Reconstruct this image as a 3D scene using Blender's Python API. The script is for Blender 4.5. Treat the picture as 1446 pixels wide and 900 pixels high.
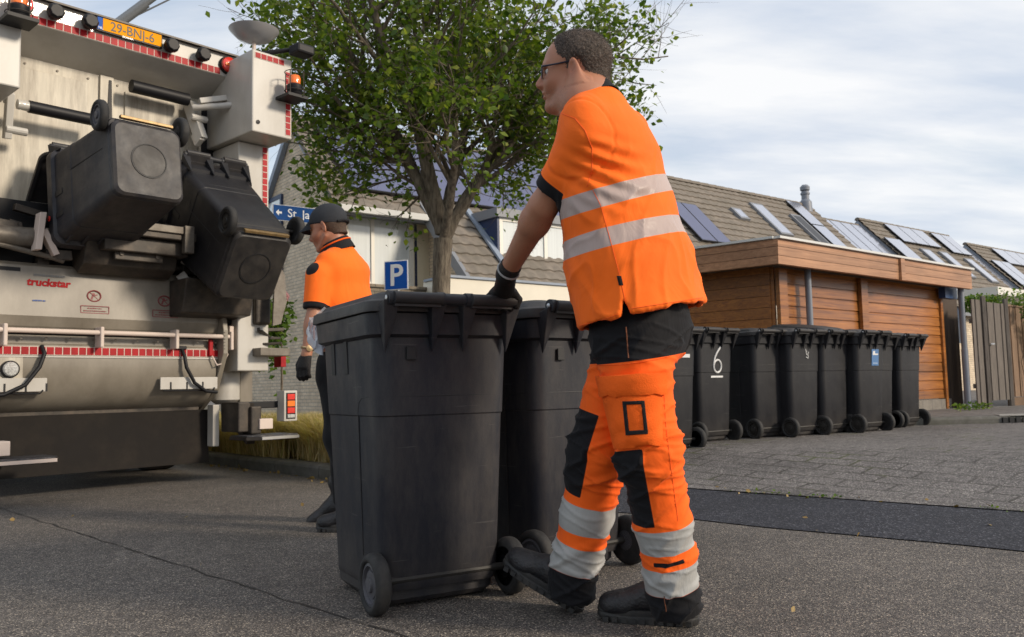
import bpy, math, random
import numpy as np
from mathutils import Vector, Matrix, noise
random.seed(7); np.random.seed(7)
R_ = math.radians
for o in list(bpy.data.objects): bpy.data.objects.remove(o)
SC = bpy.context.scene
COL = SC.collection

# ------------------------------------------------------------------ camera
FPX = 1200.0; CAM_H = 0.75
pitch = math.atan(98 / FPX); roll = R_(1.26)
cf = np.array([0, math.cos(pitch), math.sin(pitch)])
_u0 = np.array([0, -math.sin(pitch), math.cos(pitch)]); _r0 = np.array([1., 0, 0])
cr = math.cos(roll) * _r0 - math.sin(roll) * _u0
cu = math.sin(roll) * _r0 + math.cos(roll) * _u0
CO = np.array([0, 0, CAM_H])
cam = bpy.data.cameras.new('camera'); camo = bpy.data.objects.new('camera', cam); COL.objects.link(camo)
cam.sensor_width = 36; cam.lens = FPX / 1446 * 36; cam.clip_end = 3000; cam.clip_start = 0.05
camo.matrix_world = Matrix(((cr[0], cu[0], -cf[0], 0), (cr[1], cu[1], -cf[1], 0), (cr[2], cu[2], -cf[2], CAM_H), (0, 0, 0, 1)))
SC.camera = camo
cam.dof.use_dof = True; cam.dof.focus_distance = 2.85; cam.dof.aperture_fstop = 9.0

def ray(x, y): return cf + cr * (x - 723) / FPX - cu * (y - 450) / FPX
def P(x, y, Y):
    d = ray(x, y); return CO + d * Y / d[1]
def G(x, y, z=0):
    d = ray(x, y); return CO + d * (z - CAM_H) / d[2]

# ------------------------------------------------------------------ world + sun
SUN_AZ, SUN_EL = 112.0, 24.0        # azimuth clockwise from +Y
W = bpy.data.worlds.new('World'); SC.world = W; W.use_nodes = True
nt = W.node_tree; nt.nodes.clear()
def wn(t, **k):
    n = nt.nodes.new(t)
    for a, b in k.items(): setattr(n, a, b)
    return n
L = nt.links.new
out = wn('ShaderNodeOutputWorld')
sky = wn('ShaderNodeTexSky'); sky.sky_type = 'NISHITA'; sky.sun_disc = False
sky.sun_elevation = R_(SUN_EL); sky.sun_rotation = R_(SUN_AZ); sky.dust_density = 1.2; sky.air_density = 1.2
b1 = wn('ShaderNodeBackground'); b1.inputs[1].default_value = 0.15; L(sky.outputs[0], b1.inputs[0])
tc = wn('ShaderNodeTexCoord'); sx = wn('ShaderNodeSeparateXYZ'); L(tc.outputs['Generated'], sx.inputs[0])
az = wn('ShaderNodeMath', operation='MAXIMUM'); az.inputs[1].default_value = 0.0; L(sx.outputs[2], az.inputs[0])
ad = wn('ShaderNodeMath', operation='ADD'); ad.inputs[1].default_value = 0.22; L(az.outputs[0], ad.inputs[0])
dx = wn('ShaderNodeMath', operation='DIVIDE'); L(sx.outputs[0], dx.inputs[0]); L(ad.outputs[0], dx.inputs[1])
dy = wn('ShaderNodeMath', operation='DIVIDE'); L(sx.outputs[1], dy.inputs[0]); L(ad.outputs[0], dy.inputs[1])
cx = wn('ShaderNodeCombineXYZ'); L(dx.outputs[0], cx.inputs[0]); L(dy.outputs[0], cx.inputs[1])
mp = wn('ShaderNodeMapping'); mp.inputs['Rotation'].default_value = (0, 0, R_(-28)); mp.inputs['Scale'].default_value = (0.55, 1.5, 1)
mp.inputs['Location'].default_value = (3.1, 0.4, 0)
L(cx.outputs[0], mp.inputs[0])
n1 = wn('ShaderNodeTexNoise'); n1.inputs['Scale'].default_value = 1.3; n1.inputs['Detail'].default_value = 9; n1.inputs['Roughness'].default_value = 0.62
n1.inputs['Distortion'].default_value = 0.5; L(mp.outputs[0], n1.inputs['Vector'])
n2 = wn('ShaderNodeTexNoise'); n2.inputs['Scale'].default_value = 0.8; n2.inputs['Detail'].default_value = 4; L(cx.outputs[0], n2.inputs['Vector'])
# more blue sky towards the left of the view (west), cloudier to the right
gx = wn('ShaderNodeMapRange'); gx.inputs[1].default_value = -0.75; gx.inputs[2].default_value = 0.3; gx.inputs[3].default_value = -0.18; gx.inputs[4].default_value = 0.14
L(sx.outputs[0], gx.inputs[0])
s1 = wn('ShaderNodeMath', operation='ADD'); L(n1.outputs[0], s1.inputs[0]); L(gx.outputs[0], s1.inputs[1])
s2 = wn('ShaderNodeMath', operation='MULTIPLY_ADD'); L(n2.outputs[0], s2.inputs[0]); s2.inputs[1].default_value = 0.35; L(s1.outputs[0], s2.inputs[2])
rp = wn('ShaderNodeValToRGB'); rp.color_ramp.elements[0].position = 0.36; rp.color_ramp.elements[0].color = (0.30, 0.30, 0.30, 1)
rp.color_ramp.elements[1].position = 0.72; rp.color_ramp.elements[1].color = (0.93, 0.93, 0.93, 1); L(s2.outputs[0], rp.inputs[0])
n3 = wn('ShaderNodeTexNoise'); n3.inputs['Scale'].default_value = 2.6; n3.inputs['Detail'].default_value = 7; n3.inputs['Roughness'].default_value = 0.55; L(mp.outputs[0], n3.inputs['Vector'])
rc = wn('ShaderNodeValToRGB'); rc.color_ramp.elements[0].position = 0.36; rc.color_ramp.elements[0].color = (0.60, 0.66, 0.76, 1)
rc.color_ramp.elements[1].position = 0.66; rc.color_ramp.elements[1].color = (0.90, 0.90, 0.905, 1); L(n3.outputs[0], rc.inputs[0])
b2 = wn('ShaderNodeBackground'); b2.inputs[1].default_value = 1.04; L(rc.outputs[0], b2.inputs[0])
mx = wn('ShaderNodeMixShader'); L(rp.outputs[0], mx.inputs[0]); L(b1.outputs[0], mx.inputs[1]); L(b2.outputs[0], mx.inputs[2])
L(mx.outputs[0], out.inputs[0])
sun = bpy.data.lights.new('sun', 'SUN'); sun.energy = 3.0; sun.angle = R_(9); sun.color = (1.0, 0.86, 0.68)
so = bpy.data.objects.new('sun', sun); COL.objects.link(so)
sd = Vector((math.sin(R_(SUN_AZ)) * math.cos(R_(SUN_EL)), math.cos(R_(SUN_AZ)) * math.cos(R_(SUN_EL)), math.sin(R_(SUN_EL))))
so.rotation_euler = sd.to_track_quat('Z', 'Y').to_euler()
SC.view_settings.view_transform = 'Standard'; SC.view_settings.look = 'None'; SC.view_settings.gamma = 1; SC.view_settings.exposure = 0.12
SC.view_settings.use_curve_mapping = False

# ------------------------------------------------------------------ materials
MATS = {}
def mat(name, col=(0.5, 0.5, 0.5), rough=0.6, metal=0.0, var=0.0, vscale=8.0, bump=0.0, bscale=60.0, col2=None, spec=0.5,
        dirt=None, dscale=3.0, damt=0.5, stretch=(1, 1, 1), rvar=0.0, emit=None, coat=0.0):
    if name in MATS: return MATS[name]
    m = bpy.data.materials.new(name); m.use_nodes = True; t = m.node_tree
    b = t.nodes['Principled BSDF']; lk = t.links.new
    b.inputs['Roughness'].default_value = rough; b.inputs['Metallic'].default_value = metal
    b.inputs['Specular IOR Level'].default_value = spec; b.inputs['Coat Weight'].default_value = coat
    tc = t.nodes.new('ShaderNodeTexCoord'); mpn = t.nodes.new('ShaderNodeMapping'); mpn.inputs['Scale'].default_value = stretch
    lk(tc.outputs['Object'], mpn.inputs[0])
    c = t.nodes.new('ShaderNodeRGB'); c.outputs[0].default_value = (*col, 1); cur = c.outputs[0]
    if col2 is not None or var > 0:
        n = t.nodes.new('ShaderNodeTexNoise'); n.inputs['Scale'].default_value = vscale; n.inputs['Detail'].default_value = 6
        n.inputs['Roughness'].default_value = 0.6
        lk(mpn.outputs[0], n.inputs['Vector'])
        r = t.nodes.new('ShaderNodeMapRange'); r.inputs[1].default_value = 0.33; r.inputs[2].default_value = 0.68; lk(n.outputs[0], r.inputs[0])
        m2 = t.nodes.new('ShaderNodeMix'); m2.data_type = 'RGBA'; lk(r.outputs[0], m2.inputs[0]); lk(cur, m2.inputs[6])
        c2 = col2 if col2 is not None else tuple(x * (1 - var) for x in col)
        m2.inputs[7].default_value = (*c2, 1); cur = m2.outputs[2]
    if dirt is not None:
        n = t.nodes.new('ShaderNodeTexNoise'); n.inputs['Scale'].default_value = dscale; n.inputs['Detail'].default_value = 8
        n.inputs['Roughness'].default_value = 0.7; lk(mpn.outputs[0], n.inputs['Vector'])
        r = t.nodes.new('ShaderNodeMapRange'); r.inputs[1].default_value = 0.42; r.inputs[2].default_value = 0.72; r.inputs[4].default_value = damt
        lk(n.outputs[0], r.inputs[0])
        m2 = t.nodes.new('ShaderNodeMix'); m2.data_type = 'RGBA'; lk(r.outputs[0], m2.inputs[0]); lk(cur, m2.inputs[6])
        m2.inputs[7].default_value = (*dirt, 1); cur = m2.outputs[2]
    lk(cur, b.inputs['Base Color'])
    if rvar > 0:
        n = t.nodes.new('ShaderNodeTexNoise'); n.inputs['Scale'].default_value = vscale * 2.3; n.inputs['Detail'].default_value = 5
        lk(mpn.outputs[0], n.inputs['Vector'])
        r = t.nodes.new('ShaderNodeMapRange'); r.inputs[1].default_value = 0.3; r.inputs[2].default_value = 0.7
        r.inputs[3].default_value = max(0, rough - rvar); r.inputs[4].default_value = min(1, rough + rvar)
        lk(n.outputs[0], r.inputs[0]); lk(r.outputs[0], b.inputs['Roughness'])
    if bump > 0:
        n = t.nodes.new('ShaderNodeTexNoise'); n.inputs['Scale'].default_value = bscale; n.inputs['Detail'].default_value = 4
        lk(mpn.outputs[0], n.inputs['Vector'])
        bp = t.nodes.new('ShaderNodeBump'); bp.inputs['Strength'].default_value = bump; bp.inputs['Distance'].default_value = 0.01
        lk(n.outputs[0], bp.inputs['Height']); lk(bp.outputs[0], b.inputs['Normal'])
    if emit:
        b.inputs['Emission Color'].default_value = (*emit[0], 1); b.inputs['Emission Strength'].default_value = emit[1]
    MATS[name] = m; return m

# ------------------------------------------------------------------ mesh builder
class MB:
    def __init__(s, M=None): s.v = []; s.f = []; s.M = M
    def add(s, vs, fs):
        k = len(s.v)
        s.v += [tuple(float(c) for c in v) for v in vs]; s.f += [tuple(i + k for i in f) for f in fs]; return s
    def box(s, x0, x1, y0, y1, z0, z1):
        vs = [(x0, y0, z0), (x1, y0, z0), (x1, y1, z0), (x0, y1, z0), (x0, y0, z1), (x1, y0, z1), (x1, y1, z1), (x0, y1, z1)]
        return s.add(vs, [(0, 3, 2, 1), (4, 5, 6, 7), (0, 1, 5, 4), (1, 2, 6, 5), (2, 3, 7, 6), (3, 0, 4, 7)])
    def obox(s, c, ax, ay, az_, hx, hy, hz):
        c = Vector(c); ax = Vector(ax) * hx; ay = Vector(ay) * hy; az_ = Vector(az_) * hz
        vs = [c + ax * i + ay * j + az_ * k for k in (-1, 1) for j in (-1, 1) for i in (-1, 1)]
        return s.add(vs, [(0, 2, 3, 1), (4, 5, 7, 6), (0, 1, 5, 4), (1, 3, 7, 5), (3, 2, 6, 7), (2, 0, 4, 6)])
    def bar(s, a, b, w, h, up=(0, 0, 1)):
        a = Vector(a); b = Vector(b); d = (b - a); l = d.length; d.normalize(); up = Vector(up)
        x = d.cross(up)
        if x.length < 1e-4: x = d.cross(Vector((1, 0, 0)))
        x.normalize(); y = x.cross(d)
        return s.obox((a + b) / 2, x, d, y, w / 2, l / 2, h / 2)
    def tube(s, pts, r, n=12, cap=True):
        pts = [Vector(p) for p in pts]; m = len(pts)
        rs = r if isinstance(r, (list, tuple)) else [r] * m
        prev = None; rings = []
        for i, p in enumerate(pts):
            d = (pts[min(i + 1, m - 1)] - pts[max(i - 1, 0)]).normalized()
            if prev is None:
                x = d.cross(Vector((0, 0, 1)))
                if x.length < 1e-3: x = d.cross(Vector((1, 0, 0)))
            else: x = prev - d * prev.dot(d)
            x.normalize(); y = d.cross(x); prev = x
            rings.append([p + (x * math.cos(2 * math.pi * k / n) + y * math.sin(2 * math.pi * k / n)) * rs[i] for k in range(n)])
        vs = [v for rg in rings for v in rg]; fs = []
        for i in range(m - 1):
            for k in range(n):
                fs.append((i * n + k, i * n + (k + 1) % n, (i + 1) * n + (k + 1) % n, (i + 1) * n + k))
        if cap: fs.append(tuple(range(n))[::-1]); fs.append(tuple((m - 1) * n + k for k in range(n)))
        return s.add(vs, fs)
    def loft(s, rings, cap=True):
        n = len(rings[0]); vs = [v for rg in rings for v in rg]; fs = []
        for i in range(len(rings) - 1):
            for k in range(n):
                fs.append((i * n + k, i * n + (k + 1) % n, (i + 1) * n + (k + 1) % n, (i + 1) * n + k))
        if cap: fs.append(tuple(range(n))[::-1]); fs.append(tuple((len(rings) - 1) * n + k for k in range(n)))
        return s.add(vs, fs)
    def lathe(s, c, ax, prof, n=24):       # prof: (radius, height along axis)
        c = Vector(c); ax = Vector(ax).normalized(); x = ax.cross(Vector((0, 0, 1)))
        if x.length < 1e-3: x = Vector((1, 0, 0))
        x.normalize(); y = ax.cross(x)
        rings = [[c + ax * h + (x * math.cos(2 * math.pi * k / n) + y * math.sin(2 * math.pi * k / n)) * max(r, 1e-4) for k in range(n)] for r, h in prof]
        return s.loft(rings)
    def ball(s, c, rx, ry, rz, n=14, m=10):
        c = Vector(c); rings = []
        for i in range(m + 1):
            a = math.pi * i / m - math.pi / 2; q = max(math.cos(a), 1e-3)
            rings.append([(c.x + rx * q * math.cos(2 * math.pi * k / n), c.y + ry * q * math.sin(2 * math.pi * k / n), c.z + rz * math.sin(a)) for k in range(n)])
        return s.loft(rings)
    def quad(s, a, b, c, d): return s.add([a, b, c, d], [(0, 1, 2, 3)])
    def prism(s, poly, d):                 # poly: 3D points, d: extrusion vector
        d = Vector(d); n = len(poly); a = [Vector(p) for p in poly]
        vs = a + [p + d for p in a]
        fs = [tuple(range(n))[::-1], tuple(n + i for i in range(n))] + [(i, (i + 1) % n, n + (i + 1) % n, n + i) for i in range(n)]
        return s.add(vs, fs)
    def build(s, name, m, parent=None, smooth=False, bevel=0.0, angle=35):
        me = bpy.data.meshes.new(name)
        me.from_pydata(s.v, [], s.f); me.validate()
        import bmesh
        bm = bmesh.new(); bm.from_mesh(me); bmesh.ops.recalc_face_normals(bm, faces=bm.faces); bm.to_mesh(me); bm.free()
        o = bpy.data.objects.new(name, me); COL.objects.link(o)
        for x in (m if isinstance(m, (list, tuple)) else [m]): me.materials.append(x)
        if smooth:
            me.polygons.foreach_set('use_smooth', [True] * len(me.polygons))
            me.set_sharp_from_angle(angle=R_(angle))
        if bevel > 0:
            b = o.modifiers.new('bevel', 'BEVEL'); b.width = bevel; b.segments = 2; b.limit_method = 'ANGLE'; b.angle_limit = R_(40); b.harden_normals = False
        if parent is not None: o.parent = parent
        return o
def tag(o, label, cat, group=None):
    o['label'] = label; o['category'] = cat
    if group: o['group'] = group
    return o
def empty(name, loc=(0, 0, 0), rz=0, label=None, cat=None, group=None):
    o = bpy.data.objects.new(name, None); COL.objects.link(o); o.location = loc; o.rotation_euler = (0, 0, rz); o.empty_display_size = 0.2
    if label: tag(o, label, cat, group)
    return o
def copy_tree(o, parent=None):
    c = o.copy(); COL.objects.link(c)
    if parent is not None: c.parent = parent
    for ch in list(o.children): copy_tree(ch, c)
    return c
def structure(o): o['kind'] = 'structure'; return o
def text_mesh(name, body, size, m, parent=None, M=None, depth=0.0006, bold=0.0, sx_=1.0, align='LEFT', shear=0.0):
    cu_ = bpy.data.curves.new(name, 'FONT'); cu_.body = body; cu_.size = size; cu_.extrude = depth; cu_.offset = bold; cu_.align_x = align
    cu_.align_y = 'CENTER'; cu_.resolution_u = 4; cu_.shear = shear
    t = bpy.data.objects.new('tmp', cu_); COL.objects.link(t)
    bpy.context.view_layer.update()
    me = bpy.data.meshes.new_from_object(t.evaluated_get(bpy.context.evaluated_depsgraph_get()))
    bpy.data.objects.remove(t)
    me.transform(Matrix.Diagonal((sx_, 1, 1, 1)))
    if M is not None: me.transform(M)
    me.materials.clear(); me.materials.append(m); me.name = name
    o = bpy.data.objects.new(name, me); COL.objects.link(o)
    if parent is not None: o.parent = parent
    return o
def rrect(hx, hy, r, z, cy=0.0, n=5, ft=1.0):
    """rounded rectangle ring; ft scales the width at the +y side"""
    pts = []
    for (sx_, sy_, a0) in ((1, 1, 0), (-1, 1, 90), (-1, -1, 180), (1, -1, 270)):
        for k in range(n + 1):
            a = R_(a0 + 90 * k / n)
            x = sx_ * (hx - r) + r * math.cos(a); y = sy_ * (hy - r) + r * math.sin(a)
            w = 1 + (ft - 1) * (y + hy) / (2 * hy)
            pts.append((x * w, cy + y, z))
    return pts
#@@GROUND
# ------------------------------------------------------------------ ground
def sstep(a, b, x):
    t = np.clip((x - a) / (b - a), 0, 1); return t * t * (3 - 2 * t)
def gz(x, y): return 0.19 * sstep(5.3, 7.1, 0.6626 * x + 0.749 * y)
def asphalt(name, base, light, dark, scale=150., bumps=0.6, patch=None, rough=0.75, joints=None):
    m = bpy.data.materials.new(name); m.use_nodes = True; t = m.node_tree; b = t.nodes['Principled BSDF']; lk = t.links.new
    tc = t.nodes.new('ShaderNodeTexCoord')
    v = t.nodes.new('ShaderNodeTexVoronoi'); v.inputs['Scale'].default_value = scale; lk(tc.outputs['Object'], v.inputs['Vector'])
    sep = t.nodes.new('ShaderNodeSeparateColor'); lk(v.outputs['Color'], sep.inputs[0])
    r = t.nodes.new('ShaderNodeValToRGB'); e = r.color_ramp.elements
    e[0].position = 0.0; e[0].color = (*dark, 1); e[1].position = 1.0; e[1].color = (*light, 1)
    k = e.new(0.5); k.color = (*base, 1); k = e.new(0.86); k.color = (*[c * 1.35 for c in base], 1)
    lk(sep.outputs[0], r.inputs[0])
    n = t.nodes.new('ShaderNodeTexNoise'); n.inputs['Scale'].default_value = 0.9; n.inputs['Detail'].default_value = 7; n.inputs['Roughness'].default_value = 0.6
    lk(tc.outputs['Object'], n.inputs['Vector'])
    mr = t.nodes.new('ShaderNodeMapRange'); mr.inputs[1].default_value = 0.3; mr.inputs[2].default_value = 0.7; mr.inputs[3].default_value = 0.72; mr.inputs[4].default_value = 1.18
    lk(n.outputs[0], mr.inputs[0])
    n5 = t.nodes.new('ShaderNodeTexNoise'); n5.inputs['Scale'].default_value = 14; n5.inputs['Detail'].default_value = 5
    lk(tc.outputs['Object'], n5.inputs['Vector'])
    mr5 = t.nodes.new('ShaderNodeMapRange'); mr5.inputs[1].default_value = 0.3; mr5.inputs[2].default_value = 0.7; mr5.inputs[3].default_value = 0.82; mr5.inputs[4].default_value = 1.15
    lk(n5.outputs[0], mr5.inputs[0])
    mm = t.nodes.new('ShaderNodeMath'); mm.operation = 'MULTIPLY'; lk(mr.outputs[0], mm.inputs[0]); lk(mr5.outputs[0], mm.inputs[1])
    vm = t.nodes.new('ShaderNodeVectorMath'); vm.operation = 'SCALE'; lk(r.outputs[0], vm.inputs[0]); lk(mm.outputs[0], vm.inputs[3])
    cur = vm.outputs[0]
    if joints:
        mpj = t.nodes.new('ShaderNodeMapping'); mpj.inputs['Rotation'].default_value = (0, 0, joints); lk(tc.outputs['Object'], mpj.inputs[0])
        nw = t.nodes.new('ShaderNodeTexNoise'); nw.inputs['Scale'].default_value = 2.2; nw.inputs['Detail'].default_value = 3; lk(tc.outputs['Object'], nw.inputs['Vector'])
        vw = t.nodes.new('ShaderNodeVectorMath'); vw.operation = 'MULTIPLY_ADD'; vw.inputs[1].default_value = (.03, .03, 0); lk(nw.outputs['Color'], vw.inputs[0]); lk(mpj.outputs[0], vw.inputs[2])
        k_ = t.nodes.new('ShaderNodeTexBrick'); k_.offset = 0.5; k_.inputs['Scale'].default_value = 1; k_.inputs['Brick Width'].default_value = 0.36; k_.inputs['Row Height'].default_value = 0.18; k_.inputs['Mortar Size'].default_value = 0.011; k_.inputs['Mortar Smooth'].default_value = .2
        k_.inputs['Color1'].default_value = (1, 1, 1, 1); k_.inputs['Color2'].default_value = (.84, .83, .84, 1); k_.inputs['Mortar'].default_value = (.22, .21, .17, 1); lk(vw.outputs[0], k_.inputs['Vector'])
        nm = t.nodes.new('ShaderNodeTexNoise'); nm.inputs['Scale'].default_value = 1.6; nm.inputs['Detail'].default_value = 6; lk(tc.outputs['Object'], nm.inputs['Vector'])
        rm = t.nodes.new('ShaderNodeMapRange'); rm.inputs[1].default_value = .40; rm.inputs[2].default_value = .62; rm.inputs[3].default_value = .35; lk(nm.outputs[0], rm.inputs[0])
        mj = t.nodes.new('ShaderNodeMix'); mj.data_type = 'RGBA'; mj.blend_type = 'MULTIPLY'; lk(rm.outputs[0], mj.inputs[0]); lk(cur, mj.inputs[6]); lk(k_.outputs[0], mj.inputs[7]); cur = mj.outputs[2]
        r9 = t.nodes.new('ShaderNodeMapRange'); r9.inputs[1].default_value = .56; r9.inputs[2].default_value = .66; lk(nm.outputs[0], r9.inputs[0])
        m9 = t.nodes.new('ShaderNodeMath'); m9.operation = 'MULTIPLY'; lk(r9.outputs[0], m9.inputs[0]); lk(k_.outputs['Fac'], m9.inputs[1])
        mg_ = t.nodes.new('ShaderNodeMix'); mg_.data_type = 'RGBA'; lk(m9.outputs[0], mg_.inputs[0]); lk(cur, mg_.inputs[6]); mg_.inputs[7].default_value = (.075, .085, .025, 1); cur = mg_.outputs[2]
    lk(cur, b.inputs['Base Color'])
    b.inputs['Roughness'].default_value = rough; b.inputs['Specular IOR Level'].default_value = 0.3
    bp = t.nodes.new('ShaderNodeBump'); bp.inputs['Strength'].default_value = bumps; bp.inputs['Distance'].default_value = 0.004
    lk(v.outputs['Distance'], bp.inputs['Height']); lk(bp.outputs[0], b.inputs['Normal'])
    return m
m_asph = asphalt('asphalt', (0.112, 0.100, 0.091), (0.50, 0.43, 0.34), (0.024, 0.021, 0.020), 240., bumps=0.6)
m_dark = asphalt('dark_asphalt', (0.024, 0.025, 0.033), (0.16, 0.16, 0.18), (0.008, 0.008, 0.012), 130.)
def brick_mat(name, c1, c2, mortar, scale, bw=0.5, rh=0.25, ms=0.02, rot=(0, 0, 0), bump=0.4, coord='Object', moss=None, offs=0.5, rough=0.85, dist=0.006):
    m = bpy.data.materials.new(name); m.use_nodes = True; t = m.node_tree; b = t.nodes['Principled BSDF']; lk = t.links.new
    tc = t.nodes.new('ShaderNodeTexCoord'); mpn = t.nodes.new('ShaderNodeMapping'); mpn.inputs['Rotation'].default_value = rot
    lk(tc.outputs[coord], mpn.inputs[0])
    k = t.nodes.new('ShaderNodeTexBrick'); k.inputs['Scale'].default_value = scale; k.inputs['Color1'].default_value = (*c1, 1); k.inputs['Color2'].default_value = (*c2, 1)
    k.inputs['Mortar'].default_value = (*mortar, 1); k.inputs['Mortar Size'].default_value = ms; k.inputs['Brick Width'].default_value = bw; k.inputs['Row Height'].default_value = rh
    k.inputs['Mortar Smooth'].default_value = 0.3; k.inputs['Bias'].default_value = 0.0; k.offset = offs
    lk(mpn.outputs[0], k.inputs['Vector'])
    n = t.nodes.new('ShaderNodeTexNoise'); n.inputs['Scale'].default_value = 3; n.inputs['Detail'].default_value = 8; n.inputs['Roughness'].default_value = 0.7; lk(tc.outputs[coord], n.inputs['Vector'])
    mr = t.nodes.new('ShaderNodeMapRange'); mr.inputs[1].default_value = 0.3; mr.inputs[2].default_value = 0.7; mr.inputs[3].default_value = 0.75; mr.inputs[4].default_value = 1.2
    lk(n.outputs[0], mr.inputs[0])
    vm = t.nodes.new('ShaderNodeVectorMath'); vm.operation = 'SCALE'; lk(k.outputs[0], vm.inputs[0]); lk(mr.outputs[0], vm.inputs[3]); cur = vm.outputs[0]
    nf = t.nodes.new('ShaderNodeTexNoise'); nf.inputs['Scale'].default_value = 90; nf.inputs['Detail'].default_value = 3; lk(tc.outputs[coord], nf.inputs['Vector'])
    mf = t.nodes.new('ShaderNodeMapRange'); mf.inputs[1].default_value = 0.35; mf.inputs[2].default_value = 0.65; mf.inputs[3].default_value = 0.78; mf.inputs[4].default_value = 1.22; lk(nf.outputs[0], mf.inputs[0])
    vf = t.nodes.new('ShaderNodeVectorMath'); vf.operation = 'SCALE'; lk(cur, vf.inputs[0]); lk(mf.outputs[0], vf.inputs[3]); cur = vf.outputs[0]
    if moss:
        n2 = t.nodes.new('ShaderNodeTexNoise'); n2.inputs['Scale'].default_value = 1.7; n2.inputs['Detail'].default_value = 6; lk(tc.outputs[coord], n2.inputs['Vector'])
        r2 = t.nodes.new('ShaderNodeMapRange'); r2.inputs[1].default_value = 0.50; r2.inputs[2].default_value = 0.62; lk(n2.outputs[0], r2.inputs[0])
        mu = t.nodes.new('ShaderNodeMath'); mu.operation = 'MULTIPLY'; lk(r2.outputs[0], mu.inputs[0]); lk(k.outputs['Fac'], mu.inputs[1])
        mi = t.nodes.new('ShaderNodeMix'); mi.data_type = 'RGBA'; lk(mu.outputs[0], mi.inputs[0]); lk(cur, mi.inputs[6]); mi.inputs[7].default_value = (*moss, 1); cur = mi.outputs[2]
    lk(cur, b.inputs['Base Color']); b.inputs['Roughness'].default_value = rough; b.inputs['Specular IOR Level'].default_value = 0.3
    sb = t.nodes.new('ShaderNodeMath'); sb.operation = 'MULTIPLY_ADD'; sb.inputs[1].default_value = -1.0; lk(k.outputs['Fac'], sb.inputs[0])
    mm2 = t.nodes.new('ShaderNodeMath'); mm2.operation = 'MULTIPLY'; mm2.inputs[1].default_value = 0.45; lk(nf.outputs[0], mm2.inputs[0]); lk(mm2.outputs[0], sb.inputs[2])
    bp = t.nodes.new('ShaderNodeBump'); bp.inputs['Strength'].default_value = bump; bp.inputs['Distance'].default_value = dist
    lk(sb.outputs[0], bp.inputs['Height']); lk(bp.outputs[0], b.inputs['Normal']); return m
m_pav = asphalt('street_paving', (0.150, 0.138, 0.130), (0.50, 0.46, 0.42), (0.05, 0.045, 0.045), 165., bumps=0.5, joints=R_(50))
m_pave = brick_mat('pavement_tiles', (0.16, 0.15, 0.14), (0.13, 0.12, 0.115), (0.05, 0.05, 0.045), 1.0, 0.3, 0.3, 0.006, rot=(0, 0, R_(40)), moss=(0.06, 0.075, 0.02), bump=0.5)

def grid_sheet(name, xs, ys, zf, m):
    mb = MB(); nx, ny = len(xs), len(ys)
    mb.v = [(x, y, float(zf(x, y))) for y in ys for x in xs]
    mb.f = [(j * nx + i, j * nx + i + 1, (j + 1) * nx + i + 1, (j + 1) * nx + i) for j in range(ny - 1) for i in range(nx - 1)]
    return mb.build(name, m, smooth=True, angle=80)
def near_axis(a, b, st, far): 
    s = list(np.arange(a, b + 1e-6, st)); pre = [a - d for d in far[::-1]]; post = [b + d for d in far]; return pre + s + post
xs = near_axis(-12, 14, 0.4, [5, 20, 60, 200, 800]); ys = near_axis(-4, 20, 0.4, [5, 20, 60, 200, 800])
structure(grid_sheet('road', xs, ys, lambda x, y: gz(x, y) - 0.02 * float(sstep(5.42, 5.9, 0.6626 * x + 0.749 * y)), m_asph))
# strip frame: S across, T along the strip
sN = np.array([0.6626, 0.749]); sT = np.array([0.749, -0.6626])
def st_sheet(name, s0, s1, t0, t1, ds, dt, dz, m, wob=0.0):
    ss = list(np.arange(s0, s1, ds)) + [s1]; tt = list(np.arange(t0, t1, dt)) + [t1]
    mb = MB(); n = len(tt)
    for i, s in enumerate(ss):
        for t_ in tt:
            w = wob * noise.noise(Vector((t_ * 1.3, i * 3.0, 0))) if i in (0, len(ss) - 1) else 0
            q = sN * (s + w) + sT * t_; mb.v.append((q[0], q[1], float(gz(q[0], q[1])) + dz))
    mb.f = [(i * n + j, i * n + j + 1, (i + 1) * n + j + 1, (i + 1) * n + j) for i in range(len(ss) - 1) for j in range(n - 1)]
    return mb.build(name, m, smooth=True, angle=80)
structure(st_sheet('asphalt_strip', 4.22, 5.41, -5.4, 14, 0.3, 0.12, 0.005, m_dark, 0.05))
structure(st_sheet('street_paving', 5.41, 40, -8.5, 30, 0.35, 0.5, 0.011, m_pav, 0.0))
# thin tarred crack crossing the asphalt on the left
mb = MB(); a = G(0, 718); b_ = G(470, 868); n = 40
pts = [a + (b_ - a) * i / n + np.array([0.02 * noise.noise(Vector((i * .5, 0, 0))), 0.02 * noise.noise(Vector((i * .5, 9, 0))), 0.0035]) for i in range(-4, n + 12)]
for i in range(len(pts) - 1):
    d = (pts[i + 1] - pts[i]); q = np.array([-d[1], d[0], 0]); q = q / np.linalg.norm(q) * (0.0015 + 0.004 * max(0, .5 + noise.noise(Vector((i * .7, 3, 1)))) ) 
    mb.quad(pts[i] - q, pts[i + 1] - q, pts[i + 1] + q, pts[i] + q)
structure(mb.build('road_joint', mat('tar', (0.02, 0.019, 0.018), 0.6)))

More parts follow.
